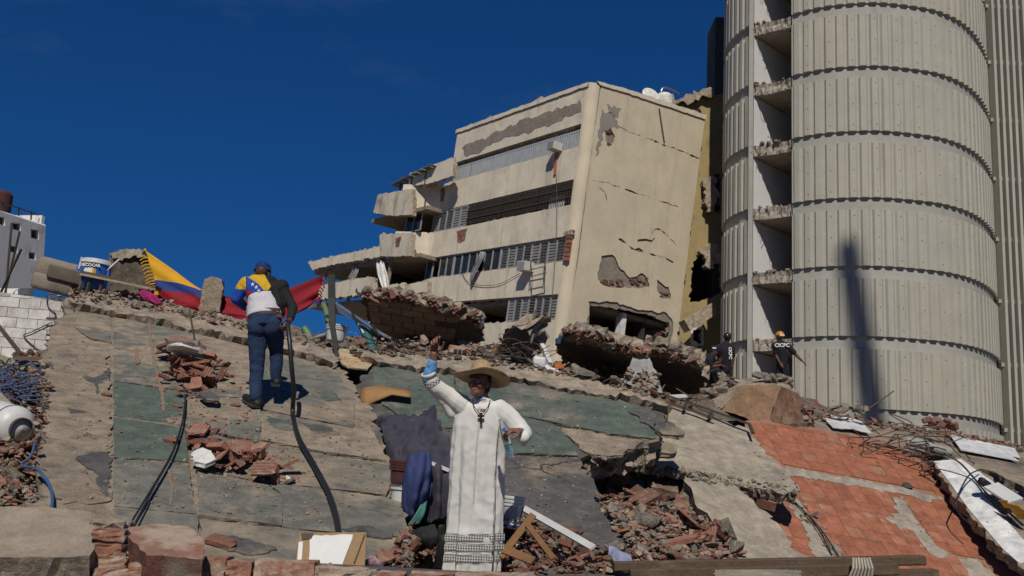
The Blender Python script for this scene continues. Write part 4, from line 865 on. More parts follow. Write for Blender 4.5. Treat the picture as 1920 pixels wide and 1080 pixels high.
def pieces(group, marks, poly, n, kinds, s0, s1, sd, flat=.5, stack=0., sink=.12):
    """single fragments; each is described by look, size and the landmark nearest to it"""
    r = random.Random(sd)
    for i in range(n):
        x, y = rand_in(poly, r); p, nn = drop(x, y)
        if p is None: continue
        kd, m = r.choice(kinds); s = s0+(s1-s0)*r.random()**2.2; ds, ct = DESC[(kd, m.name)]
        sz = 'large' if s > s0+.45*(s1-s0) else 'small' if s < s0+.12*(s1-s0) else 'middling'
        mk = min(marks, key=lambda q: (q[0]-x)**2+(q[1]-y)**2)[2]
        o = bpy.data.objects.new(ct+'_fragment', lib_mesh(kd, r.randrange(len(LIB[kd])), m)); C.objects.link(o)
        o.matrix_world = pose(p+Vector((0, 0, r.random()*stack)), nn, s, r, flat, sink); setp(o, sz+' '+ds+' '+mk, ct, group)
def gravel(name, label, poly, n, kinds, s0, s1, sd, flat=.5, stack=0.):
    r = random.Random(sd); vs = []; fs = []; mi = []; ms = list(dict.fromkeys(m for _, m in kinds))
    for i in range(n):
        x, y = rand_in(poly, r); p, nn = drop(x, y)
        if p is None: continue
        kd, m = r.choice(kinds); v, f = LIB[kd][r.randrange(len(LIB[kd]))]; s = s0+(s1-s0)*r.random()**2.5
        M = pose(p+Vector((0, 0, r.random()*stack)), nn, s, r, flat); b = len(vs)
        vs += [M @ q for q in v]; fs += [[k+b for k in g] for g in f]; mi += [ms.index(m)]*len(f)
    if vs: obj(name, vs, fs, ms, label=label, cat='rubble', kind='stuff', midx=mi)
bk = [('brick', brick_m), ('brick', brick_m), ('brick', brick_dark), ('shard', brick_m)]
mx = [('chunk', chunk_m), ('shard', chunk_m), ('shard', brick_m), ('brick', brick_m), ('chunk', brick_dark), ('chunk', chunk_m), ('chunk', conc_edge), ('shard', conc), ('brick', brick_dark)]
cm_ = [('chunk', chunk_m), ('chunk', conc_edge), ('shard', chunk_m)]
# brick spills on the big left slab
pieces('upper brick spill on the slab', [(320, 735, 'at the left end of the upper spill'), (360, 700, 'under the hollow brick chunk in the upper spill'), (385, 730, 'above the dark slate in the upper spill'), (430, 725, 'at the boot end of the upper spill')], [(300, 722), (340, 692), (378, 690), (420, 706), (448, 718), (430, 734), (380, 745), (330, 746)], 46, bk, .12, .32, 11, .35, .16, .2)
pieces('mortar bits of the upper spill', [(350, 740, 'fringing the left of the upper spill'), (400, 740, 'beside the dark slate of the upper spill'), (445, 730, 'fringing the upper spill by the boot')], [(340, 725), (400, 728), (450, 724), (455, 735), (400, 748), (340, 748)], 14, cm_, .06, .16, 12)
pieces('lower brick spill on the slab', [(375, 835, 'above the white plaster in the lower spill'), (380, 870, 'below the white plaster in the lower spill'), (440, 870, 'in the middle of the lower spill'), (480, 880, 'in the thick right part of the lower spill'), (540, 895, 'at the right tip of the lower spill')], [(360, 838), (385, 822), (402, 840), (400, 870), (440, 862), (470, 852), (500, 870), (535, 885), (555, 905), (490, 908), (440, 890), (380, 880), (362, 865)], 40, bk, .10, .34, 13, .6, .10, .2)
pieces('mortar bits of the lower spill', [(380, 860, 'around the white plaster of the lower spill'), (450, 880, 'between bricks of the lower spill'), (540, 900, 'trailing right of the lower spill')], [(360, 845), (560, 895), (540, 908), (370, 875)], 16, cm_+[('shard', white_m)], .05, .15, 14)
gravel('brick_crumbs', 'fine brick crumbs strewn over the left slab', [(110, 620), (600, 690), (690, 800), (720, 920), (600, 980), (150, 940)], 1500, [('chunk', chunk_m), ('chunk', conc_edge), ('shard', conc_edge), ('chunk', conc), ('shard', conc), ('chunk', brick_m)], .008, .045, 15)
gravel('brick_crumbs', 'fine crumbs around the two brick spills', [(290, 700), (460, 715), (570, 900), (480, 925), (350, 870), (300, 760)], 420, [('chunk', brick_m), ('chunk', chunk_m), ('shard', brick_dark)], .015, .07, 16)
for x, y, s, lb in ((412, 1021, .24, 'grooved red brick lying alone near the bottom of the slab'), (322, 830, .14, 'single red brick bit beside the thin black cable'), (200, 742, .10, 'tiny red brick bit on the tan left strip of the slab'), (333, 764, .09, 'small red brick bit left of the cable'), (442, 762, .10, 'small brick bit left of the climbing man\'s boot')):
    p, n = drop(x, y); o = bpy.data.objects.new('brick_fragment', lib_mesh('brick', 3 if s > .2 else 5, brick_m)); C.objects.link(o)
    o.matrix_world = Matrix.LocRotScale(p+n*s*.1, (n.to_track_quat('Z', 'Y') @ Euler((0, 0, R(-30))).to_quaternion()), Vector((s, s, s))); setp(o, lb, 'brick')
def flatpiece(nm, label, cat, pl, poly, th, m, h, **k): return plate(nm, pl, poly, th, m, h=h, label=label, cat=cat, rag=k.pop('rag', .01), seg=k.pop('seg', .08), **k)
flatpiece('plaster_piece', 'white plaster piece on the lower brick spill', 'plaster', SA, [(360, 846), (378, 841), (396, 848), (404, 862), (385, 868), (366, 862)], .04, [white_m, white_m], .14, tilt=(.1, .1), rag=.01, seg=.07)
flatpiece('slate_piece', 'dark flat slate lying below the upper brick spill', 'slate', SA, [(372, 736), (396, 734), (412, 744), (410, 752), (388, 750)], .03, [conc_dark, conc_dark], .12)
hb_p, hb_n = drop(335, 668); hbk = thing('hollow_brick_chunk', 'chunk of hollow bricks with a white plastered face on the slab', 'rubble', hb_p)
for i in range(16):
    r = random.Random(i); x = 296+r.random()*76; y = 650+abs(r.gauss(0, 1))*10; p = SA.hit(x, min(y, 682), .08+r.random()*.1); v, f = LIB['brick' if i % 2 else 'chunk'][i % 8]; M = pose(p, SA.n, r.uniform(.14, .28), r, .4)
    obj('brick', [M @ q for q in v], f, brick_dark if i % 3 else chunk_m, hbk)
plate('plaster_face', SA, [(312, 640), (345, 640), (372, 650), (374, 660), (340, 660), (316, 652)], .05, [white_m, white_m], hbk, h=.3, rag=.01, tilt=(0, -.5)); plate('brick_shell', SA, [(308, 630), (330, 626), (356, 634), (360, 642), (340, 640), (312, 640)], .05, [brick_dark, brick_dark], hbk, h=.3, rag=.02)
# rubble hollow on the right of the middle slab, heap at the cassock's hem, left heap, ridge
HOL = [(1112, 935), (1170, 940), (1270, 948), (1330, 985), (1390, 1045), (1380, 1062), (1190, 1062), (1160, 1000)]
pieces('rubble in the hollow', [(1120, 915, 'under the brick edge of the hollow'), (1180, 940, 'at the back of the hollow'), (1260, 945, 'below the broken slab lip in the hollow'), (1190, 1000, 'beside the grey slab in the hollow'), (1260, 1000, 'in the middle of the hollow'), (1320, 1010, 'beside the lower beige slab in the hollow'), (1210, 1050, 'above the timber left in the hollow'), (1290, 1050, 'above the timber middle in the hollow'), (1370, 1050, 'above the timber right in the hollow')], HOL, 80, mx+bk, .1, .42, 21, .3, .12)
gravel('hollow_rubble', 'fine rubble filling the hollow under the beige slab', HOL, 1500, mx, .03, .14, 22, .3, .1)
HEM = [(722, 1062), (760, 1010), (800, 965), (838, 965), (850, 1070), (930, 1075), (945, 985), (990, 975), (1060, 1005), (1130, 1030), (1200, 1040), (1210, 1078), (700, 1078)]
pieces('rubble by the white robe', [(740, 1050, 'right of the cardboard'), (770, 1025, 'below the blue cloth'), (810, 990, 'below the dark tarp'), (820, 1060, 'at the left hem of the robe'), (900, 1070, 'in front of the robe'), (950, 1060, 'at the right hem of the robe'), (970, 1000, 'beside the printed white bucket'), (1020, 1030, 'under the crossed brown laths'), (1070, 1030, 'below the white trim strip'), (1110, 1060, 'left of the lilac cloth'), (1180, 1060, 'around the lilac cloth')], HEM, 75, mx+bk+bk, .08, .26, 23, .3, .1)
gravel('hem_rubble', 'fine rubble around the feet of the man in white', HEM, 1500, mx+bk, .02, .12, 24, .3, .08)
LFT = [(-20, 690), (60, 660), (88, 690), (90, 760), (72, 850), (60, 950), (-20, 955)]
pieces('rubble heap at the left edge', [(20, 710, 'under the blue cable tangle'), (70, 700, 'below the white block wall'), (80, 760, 'between tank and slab'), (20, 850, 'below the white tank'), (60, 870, 'beside the blue hose'), (20, 900, 'in the lower left heap'), (40, 940, 'above the foreground wall')], LFT, 55, mx+bk, .08, .26, 25, .3, .1)
gravel('left_rubble', 'fine rubble of the heap at the left edge', LFT, 1300, mx, .02, .11, 26, .3, .08)
RDG = [(600, 650), (700, 648), (850, 660), (960, 672), (1100, 690), (1240, 735), (1300, 765), (1230, 750), (1100, 712), (850, 678), (690, 664)]
pieces('lumps along the ridge', [(640, 655, 'by the carpet on the ridge'), (720, 655, 'by the teal pipe on the ridge'), (800, 662, 'left of the raised hand on the ridge'), (880, 670, 'behind the straw hat on the ridge'), (960, 680, 'below the column stump on the ridge'), (1030, 690, 'by the canister on the ridge'), (1100, 700, 'before the left black slab on the ridge'), (1180, 725, 'before the grey shard on the ridge'), (1260, 755, 'by the bent frame on the ridge')], RDG, 50, mx+cm_, .08, .3, 27, .3, .06)
gravel('ridge_rubble', 'fine rubble along the ridge behind the green slab', RDG, 450, mx+cm_, .03, .13, 28, .3, .05)
gravel('plateau_rubble', 'fine rubble on the plateau behind the ridge', [(560, 630), (700, 630), (920, 640), (1200, 700), (1330, 745), (1230, 735), (960, 668), (700, 648)], 500, mx+cm_, .04, .2, 29, .3, .1)
RTG = [(1500, 765), (1640, 780), (1780, 806), (1925, 832), (1925, 850), (1780, 825), (1640, 800), (1510, 790)]
pieces('rubble at the tower foot', [(1530, 780, 'beside the brown wall chunk'), (1595, 785, 'under the tower shadow'), (1660, 795, 'before the tower base'), (1730, 810, 'above the grey roll'), (1800, 822, 'behind the right white tiles'), (1890, 838, 'before the finned shaft')], RTG, 40, bk+mx, .1, .32, 30, .3, .06)
gravel('tower_foot_rubble', 'fine rubble along the foot of the tower', RTG, 700, mx+bk, .03, .14, 31, .3, .06)
gravel('right_crumbs', 'crumbs and mortar bits on the tiled floor and white slab', [(1400, 800), (1700, 840), (1920, 900), (1920, 1075), (1560, 1075), (1420, 930)], 900, [('chunk', chunk_m), ('shard', conc_edge), ('chunk', brick_dark)], .01, .05, 32)
gravel('slab_crumbs', 'mortar crumbs lying on the middle slab', [(700, 690), (1210, 760), (1230, 820), (1150, 1000), (960, 960), (720, 800)], 1100, [('chunk', chunk_m), ('shard', conc_edge), ('shard', conc)], .008, .05, 33)
pieces('lumps on the left crest', [(140, 545, 'under the blue bucket'), (220, 560, 'under the bench'), (300, 575, 'below the flag corner'), (380, 595, 'around the concrete stump'), (460, 620, 'left of the climbing man'), (570, 645, 'right of the climbing man')], [(110, 540), (330, 575), (600, 640), (600, 655), (330, 590), (110, 556)], 30, cm_+[('brick', brick_dark)], .08, .25, 34, .3, .05)
gravel('crest_rubble', 'fine rubble on the left crest', [(0, 530), (130, 540), (330, 575), (640, 650), (600, 655), (330, 590), (0, 550)], 500, mx+cm_, .03, .12, 35, .3, .06)
gravel('edge_crumbs', 'broken concrete crumbs along the edge of the beige slab', [(1085, 850), (1280, 880), (1500, 915), (1490, 935), (1290, 900), (1090, 872)], 260, cm_, .03, .12, 36)
for q, lb in (((1594, 771), 'pale hollow brick chunk on the rubble line under the tower shadow'), ((1765, 799), 'dark broken brick chunk on the rubble line at the tower foot')):
    p = P(q[0], q[1], 15.3); t = thing('hollow_brick_chunk', lb, 'rubble', p)
    for i in range(14):
        r = random.Random(i+int(q[0])); v, f = LIB['chunk' if i % 3 else 'brick'][i % 8]; M = pose(p+Vector((r.uniform(-.24, .24), r.uniform(-.1, .1), r.uniform(-.05, .07))), Z3, r.uniform(.12, .22), r, .3)
        obj('lump', [M @ k for k in v], f, chunk_m if q[0] < 1700 else brick_dark, t)
cp_ = P(255, 520, 15.2); ck = thing('rock_chunk', 'large dark masonry chunk between blue bucket and flag', 'rubble', cp_-Vector((0, 0, .4)))
CK = Plane((215, 480, 15.4), (300, 490, 15.0), (230, 550, 15.0))
plate('masonry', CK, [(208, 478), (225, 472), (262, 470), (275, 480), (290, 505), (300, 550), (205, 550)], .6, [pm('dark_masonry', (.16, .125, .09), (.11, .09, .07), (.2, .16, .12), scale=4, bump=1., bdist=.04), conc_edge], ck, rag=.03, amp=.07, seg=.09, grid=.1)
plate('mortar_top', CK, [(206, 474), (222, 470), (240, 466), (270, 470), (275, 482), (245, 484), (212, 484)], .35, [conc_edge, brick_dark], ck, h=.08, rag=.03, amp=.05, seg=.08, grid=.1)
ST = Plane((385, 525, 14.2), (420, 528, 14.2), (380, 585, 14.1))
stp = thing('concrete_stump', 'grey concrete stump standing on the crest beside the flag', 'column', P(395, 590, 14.2))
plate('stump_body', ST, [(378, 548), (384, 524), (398, 518), (416, 524), (420, 540), (412, 585), (372, 582)], .3, [conc, conc_edge], stp, rag=.015, amp=.03, seg=.08, grid=.09)
# ------------------------------------------------------------------ household things on the left crest
def rbox(c, sx, sy, sz, rot, bev, seg=3):
    bm = bmesh.new(); bmesh.ops.create_cube(bm, size=1)
    for v in bm.verts: v.co = Vector((v.co.x*sx, v.co.y*sy, v.co.z*sz))
    bmesh.ops.bevel(bm, geom=bm.edges[:], offset=bev, segments=seg, affect='EDGES', profile=.5); bm.verts.index_update()
    vs = [Vector(c)+rot @ v.co for v in bm.verts]; fs = [[v.index for v in f.verts] for f in bm.faces]; bm.free(); return vs, fs
sofam = pm('sofa_fabric', (.27, .225, .175), (.22, .185, .145), (.17, .14, .11), scale=5, bump=.4, fine=120)
so_ = thing('sofa', 'beige upturned sofa cushions on the white wall beside the blue bucket', 'sofa', P(110, 555, 14.6))
e = Euler((R(8), R(10), R(12))).to_matrix()
v, f = rbox(P(116, 510, 14.6), .66, .5, .33, e, .09); obj('back_cushion', v, f, sofam, so_, smooth=True)
v, f = rbox(P(106, 534, 14.55), .62, .5, .26, e, .07); obj('seat_cushion', v, f, sofam, so_, smooth=True)
v, f = rbox(P(122, 515, 14.32), .5, .05, .2, e, .02); obj('cushion_panel', v, f, pm('sofa_dark', (.14, .115, .085), (.11, .09, .07), scale=5), so_, smooth=True)
def bucket(nm, label, p, r0, r1, h, m, axis=None, rim=None, bands=2, rimm=None, lid=False, handle=None, grp=None, liner=None, cat='bucket'):
    M = axis if axis is not None else Matrix.Identity(3); t = thing(nm, label, cat, p, grp)
    pr = [(0, .0), (r0*.96, 0), (r0, .01)]
    for i in range(9):
        z = .01+(h-.01)*(i+1)/9; pr.append((r0+(r1-r0)*z/h, z))
    pr += [(r1-.008, h), (r0-.01, .02), (0, .02)]
    MB().lathe(pr, p, 28, M).build('body', m, t, smooth=True)
    for k in range(bands):
        z = h*(.96-.11*k); rr = r0+(r1-r0)*z/h; MB().lathe([(rr-.002, z-.012), (rr+.012, z-.012), (rr+.014, z+.006), (rr-.002, z+.008)], p, 28, M).build('rim_ring', rimm or m, t, smooth=False)
    if lid: MB().lathe([(0, h+.03), (r1*.9, h+.035), (r1+.015, h+.02), (r1+.02, h-.035), (r1, h-.04)], p, 28, M).build('lid', rimm or m, t)
    if handle: MB().tube([Vector(p)+M @ Vector(q) for q in handle], .006, 6).build('handle', steel_m, t)
    return t
bluem = pm('bucket_blue', (.02, .11, .42), (.025, .13, .46), bump=.05, rough=.4, scale=3, speck=.05, grain=.03, spec=.5)
whitep = pm('plastic_white', (.60, .60, .58), (.52, .52, .50), (.4, .37, .33), scale=4, patch=.66, pscale=5, bump=.05, rough=.45, spec=.5, speck=.08, grain=.04)
bp_ = P(172, 545, 14.35); bt = bucket('blue_bucket', 'big blue paint bucket with white lid on the left crest', bp_, .185, .215, .43, bluem, rimm=whitep, bands=1, lid=True, axis=Euler((0, R(3.5), 0)).to_matrix())
for sx in (-1, 1):
    q = bp_+Vector((sx*.21, -.02, .29)); MB().box(q, .07, .07, .12).build('ear', bluem, bt); MB().bar(q+Vector((0, -.03, .02)), q+Vector((.02 if sx < 0 else .16, -.03, .2)), .035, .02).build('handle_strap', whitep, bt)
def text_obj(nm, txt, size, origin, ex, ey, m, parent, bold=.0, align='CENTER', ext=.002):
    cu = bpy.data.curves.new('t', 'FONT'); cu.body = txt; cu.size = size; cu.align_x = align; cu.align_y = 'CENTER'; cu.extrude = ext; cu.offset = bold; cu.resolution_u = 2
    to = bpy.data.objects.new('t', cu); C.objects.link(to); dg = bpy.context.evaluated_depsgraph_get(); me = bpy.data.meshes.new_from_object(to.evaluated_get(dg)); bpy.data.objects.remove(to)
    n = ex.cross(ey); vs = [Vector(origin)+ex*v.co.x+ey*v.co.y+n*v.co.z for v in me.vertices]; fs = [list(p.vertices) for p in me.polygons]
    return obj(nm, vs, fs, m, parent)
paperm = pm('paper_white', (.7, .69, .66), (.63, .62, .6), bump=.05, rough=.7, speck=.05, grain=.03)
ylw = pm('flag_yellow', (.62, .33, .015), (.56, .29, .015), bump=.15, rough=.8, scale=5, speck=0, grain=.05); flb = pm('flag_blue', (.02, .045, .22), (.018, .04, .19), bump=.15, rough=.8, speck=0); flr = pm('flag_red', (.26, .012, .02), (.21, .01, .018), bump=.15, rough=.8, speck=0)
def curved_label(parent, c, r, a0, a1, z0, z1, m, nm, off=.004, n=8):
    vs = []; fs = []
    for i in range(n+1):
        a = a0+(a1-a0)*i/n
        for z in (z0, z1):
            for rr in (r+off, r+off+.002): vs.append(Vector(c)+Vector((math.sin(a)*(rr+z*.07), -math.cos(a)*(rr+z*.07), z)))
    for i in range(n): k = i*4; fs += [(k+1, k+5, k+7, k+3), (k, k+2, k+6, k+4), (k, k+4, k+5, k+1), (k+2, k+3, k+7, k+6)]
    fs += [(0, 1, 3, 2), (n*4, n*4+2, n*4+3, n*4+1)]; return obj(nm, vs, fs, m, parent)
lb = curved_label(bt, bp_, .186, -.35, .55, .21, .38, paperm, 'label_sheet'); curved_label(bt, bp_, .186, -.33, .53, .315, .375, black_m, 'label_band', .007); curved_label(bt, bp_, .186, .28, .5, .225, .3, ylw, 'label_square', .007)
text_obj('lettering', 'DECOCAR', .062, bp_+Vector((.022, -.228, .345)), Vector((1, .1, 0)).normalized(), Z3, paperm, bt, .002)
bn = thing('bench', 'narrow weathered wooden bench in front of the blue bucket', 'bench', P(222, 550, 14.1)); b0, b1 = P(156, 512, 14.15), P(297, 541, 14.0)
MB().bar(b0, b1, .2, .045).build('seat_plank', wood_m, bn); MB().bar(b0+Vector((0, -.1, -.035)), b1+Vector((0, -.1, -.035)), .02, .03).build('edge_strip', dusty, bn)
for t_ in (.02, .12, .28, .95): q = b0.lerp(b1, t_); MB().bar(q+Vector((0, -.03, -.02)), q+Vector((-.05, 0, -.34 if t_ < .9 else -.2)), .035).build('leg', wood_m, bn)
# flag
topc = [(273, 470, 14.5), (320, 502, 14.4), (378, 543, 14.35), (425, 556, 14.4), (480, 562, 14.45), (545, 541, 14.5), (606, 517, 14.5)]; botc = [(298, 552, 14.3), (330, 577, 14.2), (380, 592, 14.25), (430, 596, 14.2), (490, 602, 14.2), (550, 592, 14.25), (590, 565, 14.35)]
tp = smooth_path([P(*q) for q in topc], 9); bo_ = smooth_path([P(*q) for q in botc], 9); n = len(tp); vs = []; fs = []; mi = []
rows = [('y', 9), ('b', 4), ('r', 9)]
for i in range(n):
    s = i/(n-1); yl = max(0, .68*(1-s/.34)); bl = max(yl+.0001, .93-(.73)*s/.34 if s < .34 else max(0, .2*(1-(s-.34)/.12))); yl = min(yl, .999); ts = [yl*k/9 for k in range(9)]+[yl+(bl-yl)*k/4 for k in range(4)]+[bl+(1-bl)*k/9 for k in range(10)]
    for t_ in ts:
        p = tp[i].lerp(bo_[i], t_); wv = .035*math.sin(t_*14+s*5)*(.3+s)+.05*math.sin(s*31+t_*4)*t_*(1 if s > .25 else .3); vs.append(p+Vector((0, wv, -.06*math.sin(math.pi*t_)*(1 if s > .3 else .2))))
K = 23
for i in range(n-1):
    for j in range(K-1): fs.append((i*K+j, (i+1)*K+j, (i+1)*K+j+1, i*K+j+1)); mi.append(0 if j < 9 else 1 if j < 13 else 2)
fl = thing('flag', 'yellow blue and red fringed flag strung along the crest behind the man', 'flag', P(420, 600, 14.4))
fo = obj('cloth', vs, fs, [ylw, flb, flr], fl, smooth=True, midx=mi); md = fo.modifiers.new('t', 'SOLIDIFY'); md.thickness = .006
for side, m in ((0, ylw), (n-1, flr)):
    b = MB()
    for j in range(2, K, 1):
        p = vs[side*K+j]; dx = -.11 if side == 0 else .05; b.tube([p, p+Vector((dx*.6, 0, -.01)), p+Vector((dx, 0, -.05))], .011, 5)
    b.build('fringe', m, fl, kind='stuff')
MB().tube([P(272, 468, 14.5), P(268, 476, 14.6)], .02, 6).build('tie_knot', ylw, fl)

rr_ = random.Random(77)
for i in range(14):
    v, f = LIB['brick' if i % 2 else 'chunk'][i % 8]; M = pose(P(rr_.uniform(1326, 1385), rr_.uniform(706, 745), 14.9), Z3, rr_.uniform(.14, .3), rr_, .3); obj('hollow_brick', [M @ k for k in v], f, brick_dark if i % 2 else chunk_m, bo)
for i in range(9):
    v, f = LIB['chunk'][i % 8]; M = pose(P(rr_.uniform(1420, 1485), rr_.uniform(708, 718), 15.1), Z3, rr_.uniform(.12, .26), rr_, .3); obj('loose_lump', [M @ k for k in v], f, chunk_m, bo)

gravel('crust_rubble', 'brick crumbs on top of the two dark overhanging slabs', [(1050, 634), (1072, 622), (1105, 630), (1165, 652), (1204, 660), (1240, 655), (1316, 682), (1318, 692), (1240, 666), (1200, 672), (1162, 662), (1104, 641)], 420, mx+bk, .05, .22, 51, .3, .08)
gravel('wall_top_rubble', 'tile and mortar bits on top of the fallen block wall', [(680, 552), (730, 550), (830, 570), (870, 586), (905, 600), (900, 612), (860, 596), (830, 582), (730, 562), (684, 562)], 300, mx+bk, .05, .24, 52, .3, .06)
# ------------------------------------------------------------------ cloths
def cloth(nm, label, cat, rows, m, amp=.05, fr=9., sub=4, th=.008, sd=0, fold=(1, .3), crease=(0, 0)):
    """sheet through rows of points, wrinkled"""
    R0 = [smooth_path(r_, sub) for r_ in rows]; cols = list(zip(*R0)); G = [smooth_path(c, sub) for c in cols]; nu = len(G); nv = len(G[0]); vs = []; fs = []
    for i in range(nu):
        for j in range(nv):
            p = G[i][j]; q = p*fr*.35+Vector((sd, 0, 0)); w_ = .8-2.2*abs(noise.noise(Vector((q.x*fold[0]+q.z*.5, q.y, q.z*fold[1]))))+.7*(.5-1.6*abs(noise.noise(q*1.7+Vector((5, sd, 0)))))+.35*noise.noise(q*4.); w_ += crease[0]/max(amp, .001)*math.sin(crease[1]*i/nu*6.28+2.2*noise.noise(Vector((j/nv*2.5, sd, i/nu))))*min(1, .25+1.5*j/nv); vs.append(p+Vector((.2*w_, -.8*w_, .4*w_))*amp)
    for i in range(nu-1):
        for j in range(nv-1): fs.append((i*nv+j, (i+1)*nv+j, (i+1)*nv+j+1, i*nv+j+1))
    o = obj(nm, vs, fs, m, smooth=True, label=label, cat=cat); md = o.modifiers.new('t', 'SOLIDIFY'); md.thickness = th; return o
navy = pm('cloth_navy', (.058, .055, .075), (.042, .041, .058), (.10, .09, .095), scale=3, patch=.6, pscale=2, bump=.2, rough=.9, fine=160, speck=0)
bluec = pm('cloth_blue', (.045, .06, .165), (.035, .048, .13), (.08, .085, .13), scale=3, patch=.62, pscale=2.5, bump=.2, rough=.9, fine=160, speck=0)
q = lambda x, y, h=.1: SB.hit(x, y, h)
cloth('dark_tarp', 'dark navy tarp draped on the slab left of the man in white', 'tarp', [[q(704, 788), q(738, 781), q(775, 786), q(792, 776), q(812, 764, .28)], [q(716, 818), q(745, 812, .16), q(775, 812, .2), q(800, 800, .26), q(826, 800, .3)], [q(724, 848), q(750, 845, .2), q(778, 842, .26), q(805, 835, .3), q(842, 842, .3)], [q(734, 880), q(757, 880, .24), q(782, 878, .3), q(810, 872, .34), q(846, 880, .3)], [q(740, 905), q(765, 925, .2), q(790, 930, .3), q(815, 930, .3), q(846, 930, .25)]], navy, .10, 13, sub=10, sd=3, fold=(1, .8), crease=(.05, 2.5))
d = 8.1
cloth('blue_jacket', 'blue cloth slung over the stacked buckets beside the white robe', 'cloth', [[P(768, 858, d), P(785, 850, d-.06), P(802, 851, d-.04), P(808, 862, d+.03)], [P(760, 885, d-.05), P(780, 875, d-.16), P(800, 880, d-.12), P(810, 884, d+.0)], [P(754, 925, d-.05), P(775, 920, d-.18), P(794, 922, d-.12), P(808, 925, d+.0)], [P(753, 960, d-.02), P(770, 962, d-.14), P(784, 958, d-.08), P(797, 955, d+.02)], [P(762, 982, d), P(772, 988, d-.06), P(778, 984, d-.04), P(786, 978, d+.02)]], bluec, .035, 13, sub=9, sd=9, crease=(.035, 3.2))
cloth('navy_cloth', 'dark navy cloth hanging right of the blue jacket beside the robe', 'cloth', [[P(800, 856, d+.12), P(815, 862, d+.12), P(838, 872, d+.15)], [P(802, 890, d+.1), P(820, 892, d+.06), P(842, 900, d+.12)], [P(800, 935, d+.1), P(820, 935, d+.04), P(842, 940, d+.1)], [P(796, 985, d+.08), P(815, 978, d+.04), P(840, 968, d+.1)]], navy, .03, 14, sub=8, sd=4, crease=(.04, 2.6))
cloth('teal_cloth', 'small teal cloth peeking from under the blue jacket', 'cloth', [[P(790, 942, d-.1), P(800, 940, d-.08)], [P(778, 965, d-.16), P(795, 965, d-.1)], [P(764, 984, d-.18), P(784, 984, d-.12)]], pm('teal', (.08, .26, .21), (.07, .22, .18), bump=.1), .02, 20, sub=5)
cloth('black_bag', 'black patterned bag lying at the hem of the white robe', 'bag', [[P(768, 1000, 8), P(790, 990, 7.9), P(815, 985, 7.9)], [P(770, 1015, 7.85), P(795, 1008, 7.75), P(822, 1005, 7.8)], [P(785, 1035, 7.9), P(800, 1030, 7.8), P(820, 1025, 7.85)]], pm('bag_black', (.02, .02, .022), (.03, .03, .03), (.25, .24, .23), scale=8, patch=.62, pscale=9, psoft=.02, bump=.2), .02, 25, sub=6, crease=(.02, 3))
cloth('black_cloth', 'black cloth hanging beside the left edge of the robe', 'cloth', [[P(822, 985, 7.85), P(834, 985, 7.9)], [P(818, 1020, 7.8), P(832, 1020, 7.85)], [P(812, 1068, 7.85), P(828, 1070, 7.85)]], black_m, .03, 20, sub=6)
cloth('pink_cloth', 'magenta cloth lying on the crest below the bench', 'cloth', [[P(258, 545, 14.0), P(275, 546, 14.0), P(285, 550, 14.0)], [P(266, 556, 13.9), P(282, 556, 13.85), P(298, 562, 13.85)], [P(280, 566, 13.85), P(292, 570, 13.8), P(304, 574, 13.8)]], pm('magenta', (.33, .02, .13), (.25, .015, .1), bump=.2, scale=9), .06, 30, sub=6)
cloth('white_cloth', 'white rag on the ridge beside the canister', 'cloth', [[P(1018, 684, 14.1), P(1022, 690, 14.0)], [P(1030, 688, 14.0), P(1032, 695, 13.95)], [P(1046, 694, 14.0), P(1046, 700, 13.95)]], paperm, .04, 20, sub=5)
cloth('orange_cloth', 'orange rag on the ridge behind the white rag', 'cloth', [[P(1038, 684, 14.4), P(1040, 692, 14.2)], [P(1048, 680, 14.4), P(1050, 692, 14.2)], [P(1057, 685, 14.4), P(1057, 692, 14.2)]], pm('rag_orange', (.38, .12, .03), (.3, .1, .03)), .05, 20, sub=5)
cloth('blue_rag', 'blue rag on the dark rubble left of the black slab', 'cloth', [[P(1040, 636, 16.4), P(1042, 648, 16.2)], [P(1050, 630, 16.3), P(1052, 644, 16.1)], [P(1058, 630, 16.3), P(1056, 642, 16.1)]], pm('rag_blue', (.03, .07, .15), (.025, .055, .12)), .05, 20, sub=5)
cloth('yellow_cloth', 'yellow orange cloth at the right edge below the white board', 'cloth', [[SE.hit(1872, 938, .2), SE.hit(1888, 944, .25), SE.hit(1925, 958, .3)], [SE.hit(1884, 950, .14), SE.hit(1900, 956, .2), SE.hit(1925, 970, .2)], [SE.hit(1900, 962, .08), SE.hit(1910, 972, .1), SE.hit(1925, 982, .1)]], pm('rag_yellow', (.5, .27, .03), (.42, .2, .02), bump=.2), .07, 20, sub=6)
cloth('lilac_cloth', 'pale lilac cloth in the rubble right of the robe', 'cloth', [[P(1138, 1028, 7.7), P(1150, 1024, 7.7), P(1165, 1034, 7.6)], [P(1142, 1042, 7.6), P(1160, 1042, 7.5), P(1182, 1048, 7.5)], [P(1150, 1055, 7.5), P(1168, 1056, 7.45), P(1192, 1058, 7.45)]], pm('lilac', (.28, .3, .42), (.22, .24, .36), bump=.1), .04, 18, sub=5)
cloth('striped_cloth', 'pink and dark striped rag beside the cardboard', 'cloth', [[P(686, 1048, 6.9), P(700, 1044, 6.85), P(708, 1050, 6.8)], [P(684, 1056, 6.85), P(700, 1056, 6.75), P(716, 1060, 6.75)], [P(688, 1066, 6.85), P(702, 1066, 6.75), P(718, 1066, 6.75)]], pm('rag_stripes', (.5, .3, .33), (.06, .04, .07), scale=14, bump=.1), .04, 22, sub=5)
